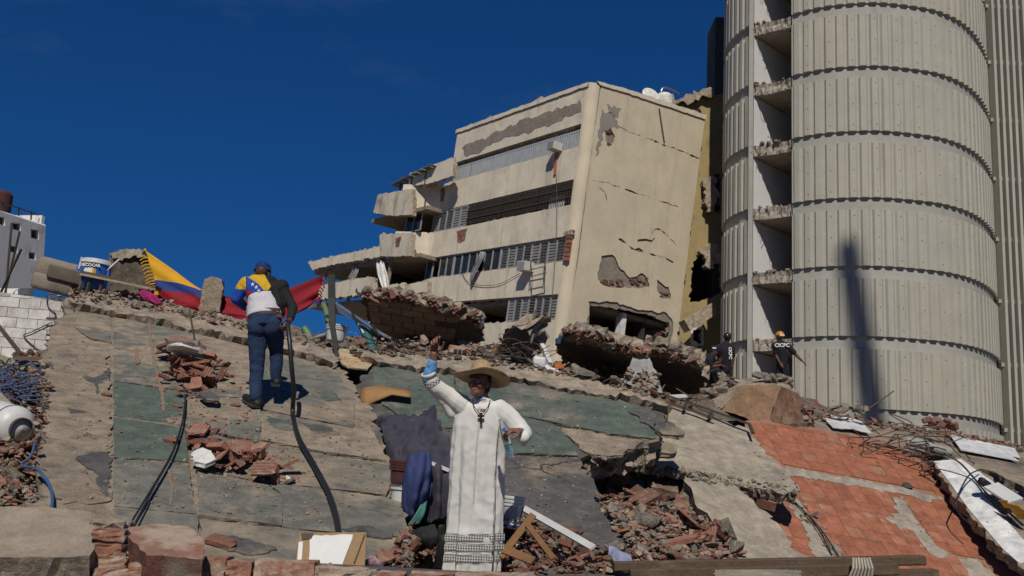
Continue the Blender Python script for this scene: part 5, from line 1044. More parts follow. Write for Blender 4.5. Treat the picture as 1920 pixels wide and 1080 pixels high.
# ------------------------------------------------------------------ buckets by the man in white
tl = Euler((0, R(3), 0)).to_matrix()
bst = bucket('white_bucket', 'white bucket at the bottom of the stack beside the blue cloth', P(756, 965, 8.35), .115, .135, .30, whitep, tl, bands=3)
bucket('brown_bucket', 'dark red brown bucket nested on top of the white bucket', P(757, 908, 8.36), .118, .138, .2, pm('plastic_maroon', (.09, .035, .032), (.075, .03, .028), bump=.05, rough=.4), tl, bands=4)
wb2 = bucket('white_bucket', 'white printed bucket standing right of the robe', P(956, 990, 8.25), .085, .10, .27, whitep, tl, bands=3, handle=[(-.1, -.02, .2), (-.06, -.11, .08), (.02, -.12, .05), (.08, -.08, .1), (.1, -.02, .2)])
curved_label(wb2, P(956, 990, 8.25), .086, -.7, .6, .07, .18, pm('print_grey', (.33, .34, .35), (.45, .45, .45), scale=30), 'label_print'); MB().lathe([(.088, .012), (.092, .012), (.093, .028), (.089, .028)], P(956, 990, 8.25), 28, tl).build('blue_ring', flb, wb2)
bucket('white_bucket', 'white bucket on the crest behind the black post', P(628, 640, 14.6), .13, .155, .25, whitep, tl, bands=3)
bucket('grey_bowl', 'small grey bowl lying left of the crest bucket', P(604, 640, 14.4), .06, .1, .1, pm('bowl_grey', (.25, .24, .22), (.2, .19, .18)), Euler((R(20), R(-20), 0)).to_matrix(), bands=1, cat='bowl')
v, f = rbox(P(1011, 680, 14.3), .2, .16, .17, tl, .035); t = thing('canister', 'white plastic canister on the ridge right of the straw hat', 'canister', P(1011, 690, 14.3)); obj('body', v, f, whitep, t, smooth=True); MB().lathe([(0, 0), (.025, 0), (.025, .03), (0, .03)], P(1006, 670, 14.3), 12).build('cap', whitep, t)
# ------------------------------------------------------------------ posts, pipes, boards, cables
def tubes(nm, label, cat, pts, r, m, n=8, sm=6): return MB().tube(smooth_path(pts, sm), r, n).build(nm, m, label=label, cat=cat, smooth=True)
b = MB(); pts = [P(622, 515, 13.3), P(622, 560, 13.2), P(623, 610, 13.0), P(630, 655, 12.8), P(634, 686, 12.7)]; ws = [.095, .095, .085, .06, .035]
for i in range(4): b.bar(pts[i], pts[i+1], (ws[i]+ws[i+1])/2, .04, up=(0, 1, 0))
b.build('black_post', black_m, label='black twisted strip post standing on the crest', cat='post')
mp_ = thing('metal_profiles', 'tied bundle of thin metal profiles leaning across the crest', 'metal profiles', P(728, 634, 14.2))
for i in range(5): MB().bar(P(630+i*1.5, 568+i*4, 14.4), P(722+i*3, 634+i*1.2-4, 14.0), .035, .03).build('profile', alu_m, mp_)
for t_ in (.35, .75): MB().bar(P(628, 566, 14.35).lerp(P(720, 628, 13.95), t_)+Vector((0, -.03, .03)), P(636, 586, 14.35).lerp(P(738, 640, 13.95), t_)+Vector((0, -.03, -.03)), .03).build('tie', black_m, mp_)
greenp = pm('pipe_green', (.14, .21, .10), (.10, .16, .08), scale=5, bump=.1, rough=.5); tealp = pm('pipe_teal', (.04, .13, .115), (.035, .1, .09), scale=5, bump=.1, rough=.5)
tubes('green_pipe', 'short pale green pipe bent over at the crest', 'pipe', [P(570, 615, 14.2), P(578, 628, 14.15), P(583, 640, 14.1), P(584, 656, 14.1)], .055, greenp)
tubes('green_pipe', 'light green strip behind the black post', 'pipe', [P(606, 570, 15.2), P(612, 585, 15), P(616, 606, 14.8)], [.06, .05, .045]+[.035]*10, greenp, sm=6) if False else tubes('green_pipe', 'light green strip behind the black post', 'pipe', [P(606, 570, 15.2), P(612, 585, 15), P(616, 606, 14.8)], .045, greenp)
tubes('teal_pipe', 'teal pipe standing at an angle beside the metal profiles', 'pipe', [P(680, 608, 14.4), P(690, 635, 14.2), P(701, 664, 14.0)], .075, tealp, 12)
tubes('white_rod', 'thin white rod beside the teal pipe', 'rod', [P(672, 604, 14.4), P(682, 625, 14.2)], .02, whitep)
carp = bpy.data.materials.new('carpet'); carp.use_nodes = True; nt = carp.node_tree; tcn = nt.nodes.new('ShaderNodeTexCoord'); bkn = nt.nodes.new('ShaderNodeTexBrick'); vo = nt.nodes.new('ShaderNodeTexVoronoi'); vo.inputs['Scale'].default_value = 7; vo.distance = 'CHEBYCHEV'
rp = nt.nodes.new('ShaderNodeValToRGB'); rp.color_ramp.interpolation = 'CONSTANT'; els = rp.color_ramp.elements; els[0].color = (.36, .17, .05, 1); els[1].position = .25; els[1].color = (.42, .34, .22, 1); e2 = els.new(.38); e2.color = (.34, .18, .06, 1); e3 = els.new(.45); e3.color = (.42, .35, .24, 1)
nt.links.new(tcn.outputs['Object'], vo.inputs['Vector']); nt.links.new(vo.outputs['Distance'], rp.inputs[0]); nt.links.new(rp.outputs[0], nt.nodes['Principled BSDF'].inputs['Base Color']); nt.nodes['Principled BSDF'].inputs['Roughness'].default_value = .9
CA = Plane((600, 650, 13.9), (700, 672, 13.6), (660, 690, 12.9)); plate('carpet', CA, [(565, 640), (600, 648), (690, 658), (700, 678), (690, 692), (650, 690), (640, 682), (590, 662), (562, 652)], .02, [carp, conc_edge], h=.12, rag=.015, amp=.03, label='cream carpet with orange ornament lying over the crest', cat='carpet')
WD = Plane((680, 735, 12.0), (765, 735, 12.0), (700, 760, 11.6))
vs = []; fs = []
for i in range(9):
    t_ = i/8; x = 676+t_*94; y0_ = 728-10*math.sin(min(1, t_*2)*1.6)+t_*12; y1_ = 764-26*min(1, t_*1.6)+(0 if t_ < .6 else (t_-.6)*14); 
    for (y, dd) in ((y0_, 11.9-.1*math.sin(t_*3)), ((y0_+y1_)/2, 11.72-.06*math.sin(t_*3)), (y1_, 11.6-.05*t_)): vs.append(P(x, y, dd))
for i in range(8):
    for j in range(2): fs.append((i*3+j, i*3+j+1, (i+1)*3+j+1, (i+1)*3+j))
o = obj('plywood_sheet', vs, fs, pm('plywood', (.36, .205, .085), (.30, .17, .07), scale=4, bump=.2), smooth=True, label='curled orange brown plywood sheet on the slab behind the tarp', cat='plywood'); md = o.modifiers.new('t', 'SOLIDIFY'); md.thickness = .02
# cardboard with white paper
KB = Plane((560, 1005, 6.75), (685, 1005, 6.65), (560, 1060, 6.55)); kb = thing('cardboard_panel', 'brown cardboard panel with a white sheet propped at the slab foot', 'cardboard', P(620, 1068, 6.6)); cbm = pm('cardboard', (.33, .215, .115), (.28, .18, .095), scale=4, bump=.2, fine=120)
plate('board', KB, [(562, 1000), (687, 998), (684, 1060), (682, 1085), (552, 1085), (556, 1040)], .012, [cbm, cbm], kb, rag=.002, seg=.1); plate('white_sheet', KB, [(582, 1004), (662, 1002), (642, 1058), (632, 1085), (578, 1080), (580, 1040)], .003, [paperm, paperm], kb, h=.006, rag=.003, seg=.06); plate('white_strip', KB, [(560, 1016), (568, 1015), (565, 1056), (557, 1056)], .003, [paperm, paperm], kb, h=.006, rag=.001); plate('tape', KB, [(564, 1000), (588, 1000), (584, 1010), (566, 1012)], .003, [wood_m, wood_m], kb, h=.007, rag=.002); MB().bar(KB.hit(684, 1002, .008), KB.hit(664, 1056, .008), .008, .006, up=KB.n).build('crease', wood_m, kb)
b = MB(); b.bar(P(974, 949, 8.7), P(1112, 1027, 7.6), .06, .02, up=(0, -1, .5)); b.build('white_trim', whitep, label='long white trim strip slanting through the rubble right of the robe', cat='board')
MB().bar(P(808, 868, 8.2), P(842, 882, 8.2), .03, .03).build('white_stick', whitep, label='short white stick poking from the blue cloth', cat='stick')
for a, c, w_, lb in (((938, 1045, 7.9), (1000, 965, 8.2), .06, 'brown plank standing in the rubble right of the robe'), ((990, 985, 8.1), (1038, 1048, 7.6), .05, 'brown lath leaning the other way in the rubble'), ((945, 1030, 7.6), (1000, 1052, 7.4), .07, 'short brown board lying in the rubble right of the hem')):
    MB().bar(P(*a), P(*c), w_, .018, up=(0, -1, .6)).build('wood_plank', pm('plank_brown', (.24, .12, .05), (.17, .09, .04), scale=5, bump=.3), label=lb, cat='plank')
# timber beams bottom right
bt_ = [((1150, 1062, 5.3), (1732, 1050, 5.15), .075, .05, 'upper long squared timber beam along the bottom right'), ((1180, 1078, 5.0), (1680, 1066, 4.9), .08, .06, 'thicker lower timber beam tied with rope along the bottom right'), ((1640, 1075, 5.1), (1756, 1074, 5.05), .07, .04, 'short dark timber beam end behind the tied beam')]
for a, c, w_, t_, lb in bt_:
    v, f = rbox((P(*a)+P(*c))/2, (P(*c)-P(*a)).length, w_, t_, Matrix(((P(*c)-P(*a)).normalized(), Vector((0, 1, 0)), (P(*c)-P(*a)).normalized().cross(Vector((0, 1, 0))))).transposed(), .006, 1); obj('timber_beam', v, f, wood_m, label=lb, cat='beam')
b = MB()
for i in range(7): a = P(1600+i*5, 1046+i % 2, 4.85); c = P(1592+i*7, 1084, 4.8); b.tube([a, (a+c)/2+Vector((0, -.03, 0)), c], .006, 6)
b.build('rope_tie', pm('rope', (.42, .38, .3), (.35, .31, .25), bump=.2), label='pale rope wound around the lower timber beam', cat='rope')
plate('concrete_piece', Plane((1360, 1070, 4.9), (1500, 1074, 4.8), (1400, 1090, 4.6)), [(1340, 1068), (1400, 1064), (1500, 1070), (1500, 1100), (1340, 1100)], .1, [beige_slab, conc_edge], rag=.01, seg=.06, label='pale concrete piece at the bottom edge below the timber', cat='rubble')
# cables, hoses
sa = lambda x, y, h=.05: SA.hit(x, y, h+.03)
hosem = pm('hose_black', (.012, .012, .013), (.02, .02, .02), bump=.05, rough=.45, spec=.5, speck=0, grain=.03)
tubes('black_hose', 'thick black hose running down the slab from the climbing man', 'hose', [P(539, 607, 9.95), P(543, 640, 9.8), P(547, 690, 9.75), P(551, 735, 9.85), sa(549, 775), sa(560, 820), sa(585, 865), sa(612, 915), sa(628, 960), sa(635, 1000), sa(636, 1020)], .024, hosem, 10, 8)
for k, dx in ((0, 0), (1, 3)): tubes('thin_cable', ['thin black cable dropping from the upper brick spill, left strand', 'thin black cable dropping from the upper brick spill, right strand'][k], 'cable', [sa(348+dx*.3, 742), sa(342+dx*.3, 790), sa(322+dx*.5, 850), sa(285+dx, 915), sa(243+dx*3, 984)], .0075, hosem, 6)
tubes('blue_hose', 'blue hose curving over the foot of the left slab', 'hose', [P(66, 828, 8.7), P(58, 855, 8.4), P(40, 872, 8.2), sa(70, 880, .08), sa(90, 905), sa(98, 930), sa(96, 958)], .012, pm('hose_blue', (.05, .12, .27), (.04, .1, .22), rough=.5, bump=.05))
tubes('steel_rod', 'thin steel rod standing against the slab edge', 'rod', [sa(355, 582, .2), sa(360, 612, .15), sa(366, 645, .1)], .012, steel_m, 6)
r = random.Random(5); b = MB()
for i in range(34):
    x, y = r.uniform(0, 55), r.uniform(700, 745); p = P(x, y, 10.6-(y-700)*.014); pts = [p]
    for k in range(4): pts.append(pts[-1]+Vector((r.uniform(-.2, .25), r.uniform(-.1, .1), r.uniform(-.1, .1))))
    b.tube(smooth_path(pts, 3), .008, 5)
b.build('cable_tangle', pm('cable_blue', (.05, .08, .17), (.09, .11, .17), bump=.05), label='tangle of thin blue cables in the left heap', cat='cables', kind='stuff')
def tangle(label, n, x0, x1, y0, y1, d, sd, m=black_m, rr=.009, L_=.3):
    r = random.Random(sd); b = MB()
    for i in range(n):
        p = P(r.uniform(x0, x1), r.uniform(y0, y1), d+r.uniform(-.2, .2)); pts = [p]
        for k in range(4): pts.append(pts[-1]+Vector((r.uniform(-L_, L_), r.uniform(-.1, .1), r.uniform(-L_*.5, L_*.4))))
        b.tube(smooth_path(pts, 4), rr, 5)
    b.build('wire_tangle', m, label=label, cat='wires', kind='stuff')
tangle('tangle of dark cables beside the teal pipe on the crest', 14, 660, 780, 640, 656, 14.3, 6, L_=.2); tangle('wires hanging from the dark column stump', 12, 930, 985, 640, 670, 15.0, 7, steel_m, .006, .3)
tangle('bent rebar bristling from the corner of the tiled floor', 18, 1735, 1770, 850, 885, 13.9, 8, steel_m, .01, .28); tangle('loose wires on the rubble below the tower shadow', 14, 1620, 1740, 800, 835, 14.0, 9, steel_m, .008, .4)
tangle('thin wires behind the raised hand on the ridge', 7, 880, 940, 660, 690, 14.2, 10, black_m, .008, .25); tangle('wires among the bent frame above the beige slab', 9, 1250, 1340, 745, 775, 13.6, 12, steel_m, .009, .3)
se = lambda x, y, h=.06: SE.hit(x, y, h)
tubes('black_cable', 'black cable looping over the white slab at the right', 'cable', [se(1770, 850, .3), se(1800, 868, .2), se(1825, 895), se(1850, 925), se(1880, 950), se(1918, 985)], .013, hosem, 6); tubes('black_cable', 'thin cable loop lying across the white and orange slabs', 'cable', [se(1840, 880, .1), se(1818, 890, .2), se(1800, 920, .3), se(1792, 945, .2), se(1800, 965, .15), se(1822, 985, .1)], .01, hosem, 6)
v = [P(1700, 828, 14.3), P(1725, 832, 14.2), P(1755, 842, 14.1), P(1782, 848, 14.1)]; tubes('grey_roll', 'pale grey rolled sheet lying above the tiled floor corner', 'roll', v, .07, pm('roll_grey', (.33, .32, .3), (.27, .26, .25), bump=.3), 12)
MB().bar(se(1858, 910, .2), se(1905, 940, .2), .22, .03, up=SE.n).build('white_board', whitep, label='white board lying on the slab above the yellow cloth', cat='board')
v, f = rbox(se(1846, 906, .22), .2, .1, .1, Euler((.3, .4, .5)).to_matrix(), .035); obj('dark_shoe', v, f, black_m, smooth=True, label='dark shoe like lump beside the white board', cat='shoe')
p, n = drop(1700, 915); v, f = lib_chunk(91); obj('dark_stone', [p+n*.04+k*.17 for k in v], f, pm('stone_dark', (.05, .045, .045), (.08, .07, .065)), label='round dark stone on the orange tiles', cat='stone')
p, n = drop(1522, 969); MB().lathe([(0, 0), (.022, 0), (.022, .1), (0, .1)], p+n*.03, 12, Euler((R(70), 0, R(30))).to_matrix()).build('drink_can', alu_m, label='small crushed can on the wire strip of the tiled floor', cat='can')
gravel('tile_scar_debris', 'mortar crumbs and wires along the torn strip of the tiled floor', [(1470, 925), (1490, 925), (1560, 1010), (1585, 1048), (1560, 1048), (1500, 970)], 220, cm_, .02, .09, 41)
for i, (a, c) in enumerate((((1478, 930), (1575, 1046)), ((1485, 935), (1560, 1040)))): tubes('thin_cable', ['dark cable along the torn strip of the orange floor, upper one', 'dark cable along the torn strip of the orange floor, lower one'][i], 'cable', [SD.hit(a[0], a[1], .04), SD.hit((a[0]+c[0])/2+6, (a[1]+c[1])/2-4, .06), SD.hit(c[0], c[1], .04)], .009, hosem, 5)
for poly in ([(1418, 868), (1560, 891), (1700, 914), (1765, 932), (1745, 942), (1700, 928), (1560, 904), (1418, 882)], [(1672, 932), (1692, 930), (1709, 962), (1738, 1000), (1780, 1042), (1758, 1047), (1706, 1004), (1660, 970), (1686, 962)], [(1470, 926), (1492, 934), (1548, 998), (1584, 1050), (1526, 1050), (1516, 1008)], [(1796, 1048), (1832, 1046), (1874, 1085), (1826, 1092)]): plate('mortar_patch', SD, poly, .02, [pm('mortar_pale', (.40, .35, .28), (.31, .27, .22), (.22, .19, .16), scale=5, bump=.8, bdist=.02), conc_edge], D, h=.017, rag=.035, seg=.08, amp=.012, grid=.1)
rq = random.Random(19)
for i in range(46):
    t_ = (i+rq.random())/46; a_ = SD.uv(1750, 870).lerp(SD.uv(1925, 1085), t_); v, f = LIB['brick' if i % 3 else 'chunk'][rq.randrange(8)]
    q_ = Matrix((SD.ex*.6-SD.ey*.8, SD.ex*.8+SD.ey*.6, SD.n)).transposed().to_quaternion() @ Euler((rq.gauss(0, .35), rq.gauss(0, .3), rq.gauss(0, .4))).to_quaternion()
    M = Matrix.LocRotScale(SD.w(a_.x+rq.gauss(.02, .05), a_.y, .03+rq.random()*.05), q_, Vector((1, .8, .9))*rq.uniform(.12, .27)); obj('brick', [M @ k for k in v], f, brick_dark if i % 4 else chunk_m, D)
tubes('steel_rod', 'thin rod poking up before the tower shadow', 'rod', [P(1624, 770, 15.3), P(1676, 733, 15.3)], .012, steel_m, 6)
fr = thing('bent_frame', 'bent dark metal frame lying between ridge and beige slab', 'frame', P(1330, 775, 13.5))
for a, c in (((1240, 738, 13.8), (1330, 768, 13.4)), ((1330, 768, 13.4), (1405, 795, 13.1)), ((1255, 755, 13.5), (1340, 785, 13.2)), ((1405, 795, 13.1), (1412, 812, 12.8)), ((1290, 748, 13.7), (1282, 765, 13.3)), ((1335, 770, 13.4), (1328, 782, 13.2))): MB().bar(P(*a), P(*c), .04, .03).build('frame_bar', ibar, fr)
MB().bar(P(1252, 744, 13.9), P(1288, 742, 13.9), .05).build('white_tube', whitep, label='short white tube in front of the dark slabs', cat='tube')
MB().bar(P(1013, 640, 15.6), P(1032, 682, 15.0), .07, .05).build('white_post', whitep, label='leaning white metal post right of the column stump', cat='post')
MB().bar(P(1054, 618, 15.9), P(1074, 626, 15.8), .06, .05).build('wood_stick', wood_m, label='short wooden stick on top of the black slab', cat='stick')
hollow = thing('hollow_brick', 'orange hollow brick lying on the ridge behind the raised hand', 'brick', P(862, 662, 14.3)); v, f = rbox(P(862, 658, 14.3), .34, .14, .12, Euler((0, .1, .2)).to_matrix(), .008, 1); obj('clay_body', v, f, brick_m, hollow)
for i in range(3): MB().box(P(854+i*8, 658+i*1, 14.2), .05, .03, .05).build('core_hole_shade', black_m, hollow)  # black boxes on the brick stand in for the shade in its holes
# gas tank, planks and sticks on the far left
tk = thing('white_tank', 'dented white steel tank lying at the left edge', 'tank', P(10, 840, 9.1)); a, c = P(-70, 770, 9.6), P(30, 802, 9.0); d_ = (c-a).normalized(); axm = d_.to_track_quat('Z', 'Y').to_matrix()
MB().lathe([(0, -.05), (.19, 0), (.2, .04), (.2, (c-a).length-.05), (.19, (c-a).length+.01), (.13, (c-a).length+.07), (0, (c-a).length+.1)], a, 28, axm).build('shell', whitep, tk, smooth=True); MB().lathe([(.2, 0), (.206, 0), (.206, .02), (.2, .02)], c-d_*.08, 28, axm).build('weld_ring', alu_m, tk)
MB().lathe([(.1, 0), (.11, 0), (.11, .05), (.1, .05)], c+d_*.06, 20, axm).build('end_ring', steel_m, tk)
for i, (a, c, w_, m, lb) in enumerate((((-5, 740, 10), (28, 772, 9.4), .07, dusty, 'grey plank above the white tank'), ((-10, 838, 8.8), (36, 842, 8.7), .1, wood_m, 'weathered board below the white tank'), ((-10, 668, 11.8), (48, 690, 11.6), .09, pm('plank_green', (.22, .22, .13), (.17, .17, .11)), 'pale green slat on the left heap, upper one'), ((0, 690, 11.5), (60, 672, 11.7), .07, pm('plank_green', (.22, .22, .13)), 'pale green slat crossing the left heap, lower one'), ((30, 672, 11.6), (88, 676, 11.5), .06, wood_m, 'dark stick on the left heap below the white wall'))): MB().bar(P(*a), P(*c), w_, .03, up=(0, -1, .5)).build('plank', m, label=lb, cat='plank')
for a, c, lb in (((14, 510, 17), (22, 418, 17), 'leftmost dark pole in front of the far white building'), ((20, 505, 17), (37, 434, 17), 'middle dark pole in front of the far white building'), ((22, 505, 16.5), (40, 467, 16.5), 'shortest dark pole in front of the far white building')): MB().bar(P(*a)-(P(*c)-P(*a)).normalized()*2.6, P(*c), .03).build('wooden_pole', ibar, label=lb, cat='pole')
gravel('heap_beyond', 'heap of planks and rubble under the dark poles at the left', [(-10, 520), (60, 525), (130, 545), (-10, 548)], 260, mx+[('shard', wood_m)], .06, .3, 45, .2, .25)
tubes('wall_cable', 'loose cable hanging on the white block wall, left one', 'cable', [WW.hit(88, 553, .05), WW.hit(90, 575, .05), WW.hit(104, 588, .05), WW.hit(100, 600, .05)], .008, hosem, 5); tubes('wall_cable', 'loose cable curving across the white block wall, lower one', 'cable', [WW.hit(98, 604, .05), WW.hit(60, 622, .05), WW.hit(45, 632, .05), WW.hit(80, 662, .05)], .008, hosem, 5); MB().bar(P(-5, 608, 13.6), P(40, 665, 12.6), .04).build('grey_pole', steel_m, label='thin grey pole leaning on the white block wall', cat='pole')
for y in (597, 611, 628): MB().bar(P(88, y, 13.6), P(108, y+1, 13.5), .03).build('rebar_end', steel_m, A)
for (x, y, h_) in ((1100, 690, .03),): pass
# mast behind the camera whose shadow falls on the tower
sh_t, sh_b = Vector((0, 0, 0)), Vector((0, 0, 0))
def tower_hit(x, y):
    r = ray(x, y); return CAMP+r*(36.6/r.y)
S_ = SDIR/(-SDIR.y); a = tower_hit(1584, 490); c = tower_hit(1624, 780); kk = 50.0; a2, c2 = a+S_*kk, c+S_*kk; d_ = (a2-c2).normalized(); base = c2-d_*(c2.z/d_.z)
ms = thing('leaning_mast', 'tall leaning concrete mast behind the viewer that shades the tower', 'mast', (base.x, base.y, 0)); MB().tube([base, c2, a2, a2+d_*.35], [.62, .46, .42, .2], 16).build('mast_shaft', conc, ms)
# ------------------------------------------------------------------ people
def cap(a, b, ra, rb, n=12):
    a, b = Vector(a), Vector(b); d = b-a; l = d.length; d = d/l if l > 1e-6 else Vector((0, 0, 1)); x = d.orthogonal().normalized(); y = d.cross(x); prof_ = []
    for i in range(5): t = math.pi/2*i/4; prof_.append((ra*math.sin(t), -ra*math.cos(t)))
    for i in range(5): t = math.pi/2*i/4; prof_.append((rb*math.cos(t), l+rb*math.sin(t)))
    vs = []; fs = []
    for r_, z in prof_:
        for j in range(n): t = 2*math.pi*j/n; vs.append(a+d*z+(x*math.cos(t)+y*math.sin(t))*max(r_, 1e-4))
    for i in range(len(prof_)-1):
        for j in range(n): fs.append((i*n+j, i*n+(j+1) % n, (i+1)*n+(j+1) % n, (i+1)*n+j))
    fs += [list(range(n))[::-1], [(len(prof_)-1)*n+j for j in range(n)]]
    return vs, fs
def ell(c, rx, ry, rz, M=None, n=16, m=10):
    M = M if M is not None else Matrix.Identity(3); vs = []; fs = []
    for i in range(m+1):
        t = math.pi*i/m
        for j in range(n): p = 2*math.pi*j/n; vs.append(Vector(c)+M @ Vector((rx*max(math.sin(t), .001)*math.cos(p), ry*max(math.sin(t), .001)*math.sin(p), -rz*math.cos(t))))
    for i in range(m):
        for j in range(n): fs.append((i*n+j, i*n+(j+1) % n, (i+1)*n+(j+1) % n, (i+1)*n+j))
    fs += [list(range(n))[::-1], [m*n+j for j in range(n)]]
    return vs, fs
def cyl(a, b, ra, rb, fy=1., n=28, k=6):
    a, b = Vector(a), Vector(b); d = (b-a).normalized(); x = (Vector((1, 0, 0))-d*d.x).normalized(); y = d.cross(x); vs = []; fs = []
    for i in range(k+1):
        t = i/k; r_ = ra+(rb-ra)*t
        for j in range(n): q_ = 2*math.pi*j/n; vs.append(a.lerp(b, t)+x*math.cos(q_)*r_+y*math.sin(q_)*r_*fy)
    for i in range(k):
        for j in range(n): fs.append((i*n+j, i*n+(j+1) % n, (i+1)*n+(j+1) % n, (i+1)*n+j))
    return vs, fs+[list(range(n))[::-1], [k*n+j for j in range(n)]]
def chain(pts, rs, n=12): return [cap(pts[i], pts[i+1], rs[i], rs[i+1], n) for i in range(len(pts)-1)]
def blob(name, parts, voxel, mats, parent, sm=3, wr=0., wf=14., mfun=None, dirs=(1, 1, .45), ridge=0., **k):
    """union of overlapping closed shapes -> one continuous skin"""
    vs = []; fs = []
    for v, f in parts: b = len(vs); vs += v; fs += [[i+b for i in g] for g in f]
    me = bpy.data.meshes.new('t'); me.from_pydata(vs, [], fs); o = bpy.data.objects.new('t', me); C.objects.link(o)
    md = o.modifiers.new('r', 'REMESH'); md.mode = 'VOXEL'; md.voxel_size = voxel
    if sm: s = o.modifiers.new('s', 'SMOOTH'); s.iterations = sm; s.factor = .5
    dg = bpy.context.evaluated_depsgraph_get(); m2 = bpy.data.meshes.new_from_object(o.evaluated_get(dg)); bpy.data.objects.remove(o)
    V = [v.co.copy() for v in m2.vertices]; N_ = [v.normal.copy() for v in m2.vertices]; Fs = [list(p.vertices) for p in m2.polygons]; bpy.data.meshes.remove(m2)
    if wr: V = [v+n*wr*(noise.noise(Vector((v.x*wf*dirs[0], v.y*wf*dirs[1], v.z*wf*dirs[2])))+.5*noise.noise(v*wf*2.1)) for v, n in zip(V, N_)]
    if ridge: V = [v+n*ridge*(.7-2.4*abs(noise.noise(Vector((v.x*7+v.z*2.5, v.y*7, v.z*4.5-v.x*2)))))*(.5+.5*noise.noise(v*3)) for v, n in zip(V, N_)]
    mi = None
    if mfun: mi = [mfun(sum((V[i] for i in f), Vector())/len(f)) for f in Fs]
    return obj(name, V, Fs, mats, parent, smooth=True, midx=mi, **k)
def frame(f, u):
    f = Vector(f).normalized(); u = Vector(u); x = f.cross(u).normalized(); u = x.cross(f).normalized()
    return Matrix((x, f, u)).transposed()       # local x = person's right-hand side, y = forward, z = up
def head_parts(c, M, s=1.):
    g = lambda x, y, z: Vector(c)+M @ Vector((x*s, y*s, z*s)); e = lambda p, a, b, d, R_=None: ell(g(*p), a*s, b*s, d*s, M if R_ is None else M @ R_)
    return [e((0, -.015, .03), .076, .094, .086), e((0, .02, -.03), .064, .074, .085), e((0, .05, -.078), .045, .045, .038), e((0, .068, -.098), .022, .02, .018),
            e((0, .082, .028), .05, .02, .016), e((-.042, .066, -.022), .026, .026, .026), e((.042, .066, -.022), .026, .026, .026),
            cap(g(0, .088, .02), g(0, .108, -.018), .010*s, .014*s), e((-.013, .098, -.024), .011, .012, .009), e((.013, .098, -.024), .011, .012, .009),
            e((0, .09, -.052), .026, .014, .008), e((0, .088, -.066), .023, .014, .009), e((-.077, -.005, -.005), .010, .022, .032), e((.077, -.005, -.005), .010, .022, .032)]
def hand_parts(w, d, pn, thumb_side, curls, s=1., spread=.12, tcurl=.5):
    """w wrist, d towards fingertips, pn palm normal (fingers curl to it), thumb_side unit vector"""
    d = Vector(d).normalized(); pn = Vector(pn); pn = (pn-d*pn.dot(d)).normalized(); t = Vector(thumb_side); t = (t-d*t.dot(d)-pn*t.dot(pn)).normalized(); out = []
    kn = []
    for i, (off, L_, r_) in enumerate(((.030, .094, .0115), (.010, .097, .0118), (-.010, .092, .0112), (-.029, .082, .0100))):
        b = Vector(w)+t*off*.6*s; k = Vector(w)+(d*L_+t*off)*s; out += [cap(b, k, .016*s, r_*1.15*s, 8)]; kn.append((k, off, r_))
    out.append(cap(Vector(w)+t*.02*s+d*.03*s, Vector(w)-t*.02*s+d*.03*s, .019*s, .017*s, 8))
    for i, (k, off, r_) in enumerate(kn):
        L_ = (.042, .046, .043, .034)[i]; p = k; ang = 0; dd = (d+t*spread*(1.5-i)*.35).normalized()
        for j in range(3):
            ang += curls[i][j] if isinstance(curls[i], (tuple, list)) else curls[i]*(1., 1.1, .7)[j]
            v = (dd*math.cos(ang)+pn*math.sin(ang)); q = p+v*L_*(1., .68, .55)[j]*s; out.append(cap(p, q, r_*(1., .92, .85)[j]*s, r_*(.92, .85, .75)[j]*s, 8)); p = q
    b = Vector(w)+(d*.025+t*.028)*s; v = (d*.55+t*.8+pn*.25).normalized(); p = b
    for j in range(3):
        q = p+v*(.04, .034, .027)[j]*s; out.append(cap(p, q, (.015, .0125, .011)[j]*s, (.0125, .011, .009)[j]*s, 8)); p = q; v = (v+d*.35*tcurl*2+pn*.5*tcurl-t*.4*tcurl).normalized()
    return out
skinA = pm('skin_brown', (.225, .10, .064), (.19, .085, .054), scale=9, bump=.08, rough=.5, spec=.4, speck=.03, grain=.04, fine=90)
skinB = pm('skin_dark', (.10, .05, .034), (.085, .042, .028), scale=9, bump=.08, rough=.5, spec=.4, speck=.03, grain=.04, fine=90)
hairm = pm('hair_black', (.012, .010, .009), (.018, .015, .013), bump=.6, rough=.6, fine=150)
robe_m = pm('robe_white', (.67, .66, .615), (.62, .61, .57), scale=2.5, bump=.12, bdist=.006, rough=.9, fine=180, speck=0, grain=.03, spec=.15)
shirtb = pm('shirt_blue', (.12, .30, .58), (.10, .26, .52), bump=.15, rough=.85, fine=160, speck=0, grain=.03)
# ---- the man in the white robe -------------------------------------------------------
PD = 7.9
def J(x, y, dd=0.): return P(x, y, PD+dd)
pr = thing('person', 'person in a white robe and wide straw hat raising one arm', 'person', J(882, 1078))
hc = J(899, 719, -.02); hf = Vector((-.5, -.86, .03)); HM = frame(hf, (.04, 0, 1))
sR, sL = J(856, 757, .0), J(944, 768, .0)                 # shoulders (image left / right)
eR, wR = J(806, 716, -.05), J(813.5, 664, -.10); eL, wL = J(984, 814, -.02), J(972, 808, -.24)
body = head_parts(hc, HM, .97)
body += chain([J(905, 752, .02), J(901, 738, .0)], [.062, .056]) + chain([J(903, 775, .03), J(892, 900, .03), J(888, 1000, .02)], [.12, .125, .09])
body += chain([sR, eR, J(811, 690, -.08), wR], [.05, .042, .036, .027]) + chain([sL, eL, wL], [.05, .042, .028])
uR = (J(815, 640, -.1)-wR).normalized(); xr = (P(1000, 640, 8)-P(900, 640, 8)).normalized(); toC = (CAMP-wR).normalized()
body += hand_parts(wR+uR*.005, uR, toC+xr*.1, xr*.9+toC*.2, [(.35, .9, .7), (.75, 1.3, .8), (1.0, 1.4, .9), (1.1, 1.4, .9)], 1.0, tcurl=.9)
dL = (J(946, 806, -.33)-wL).normalized()
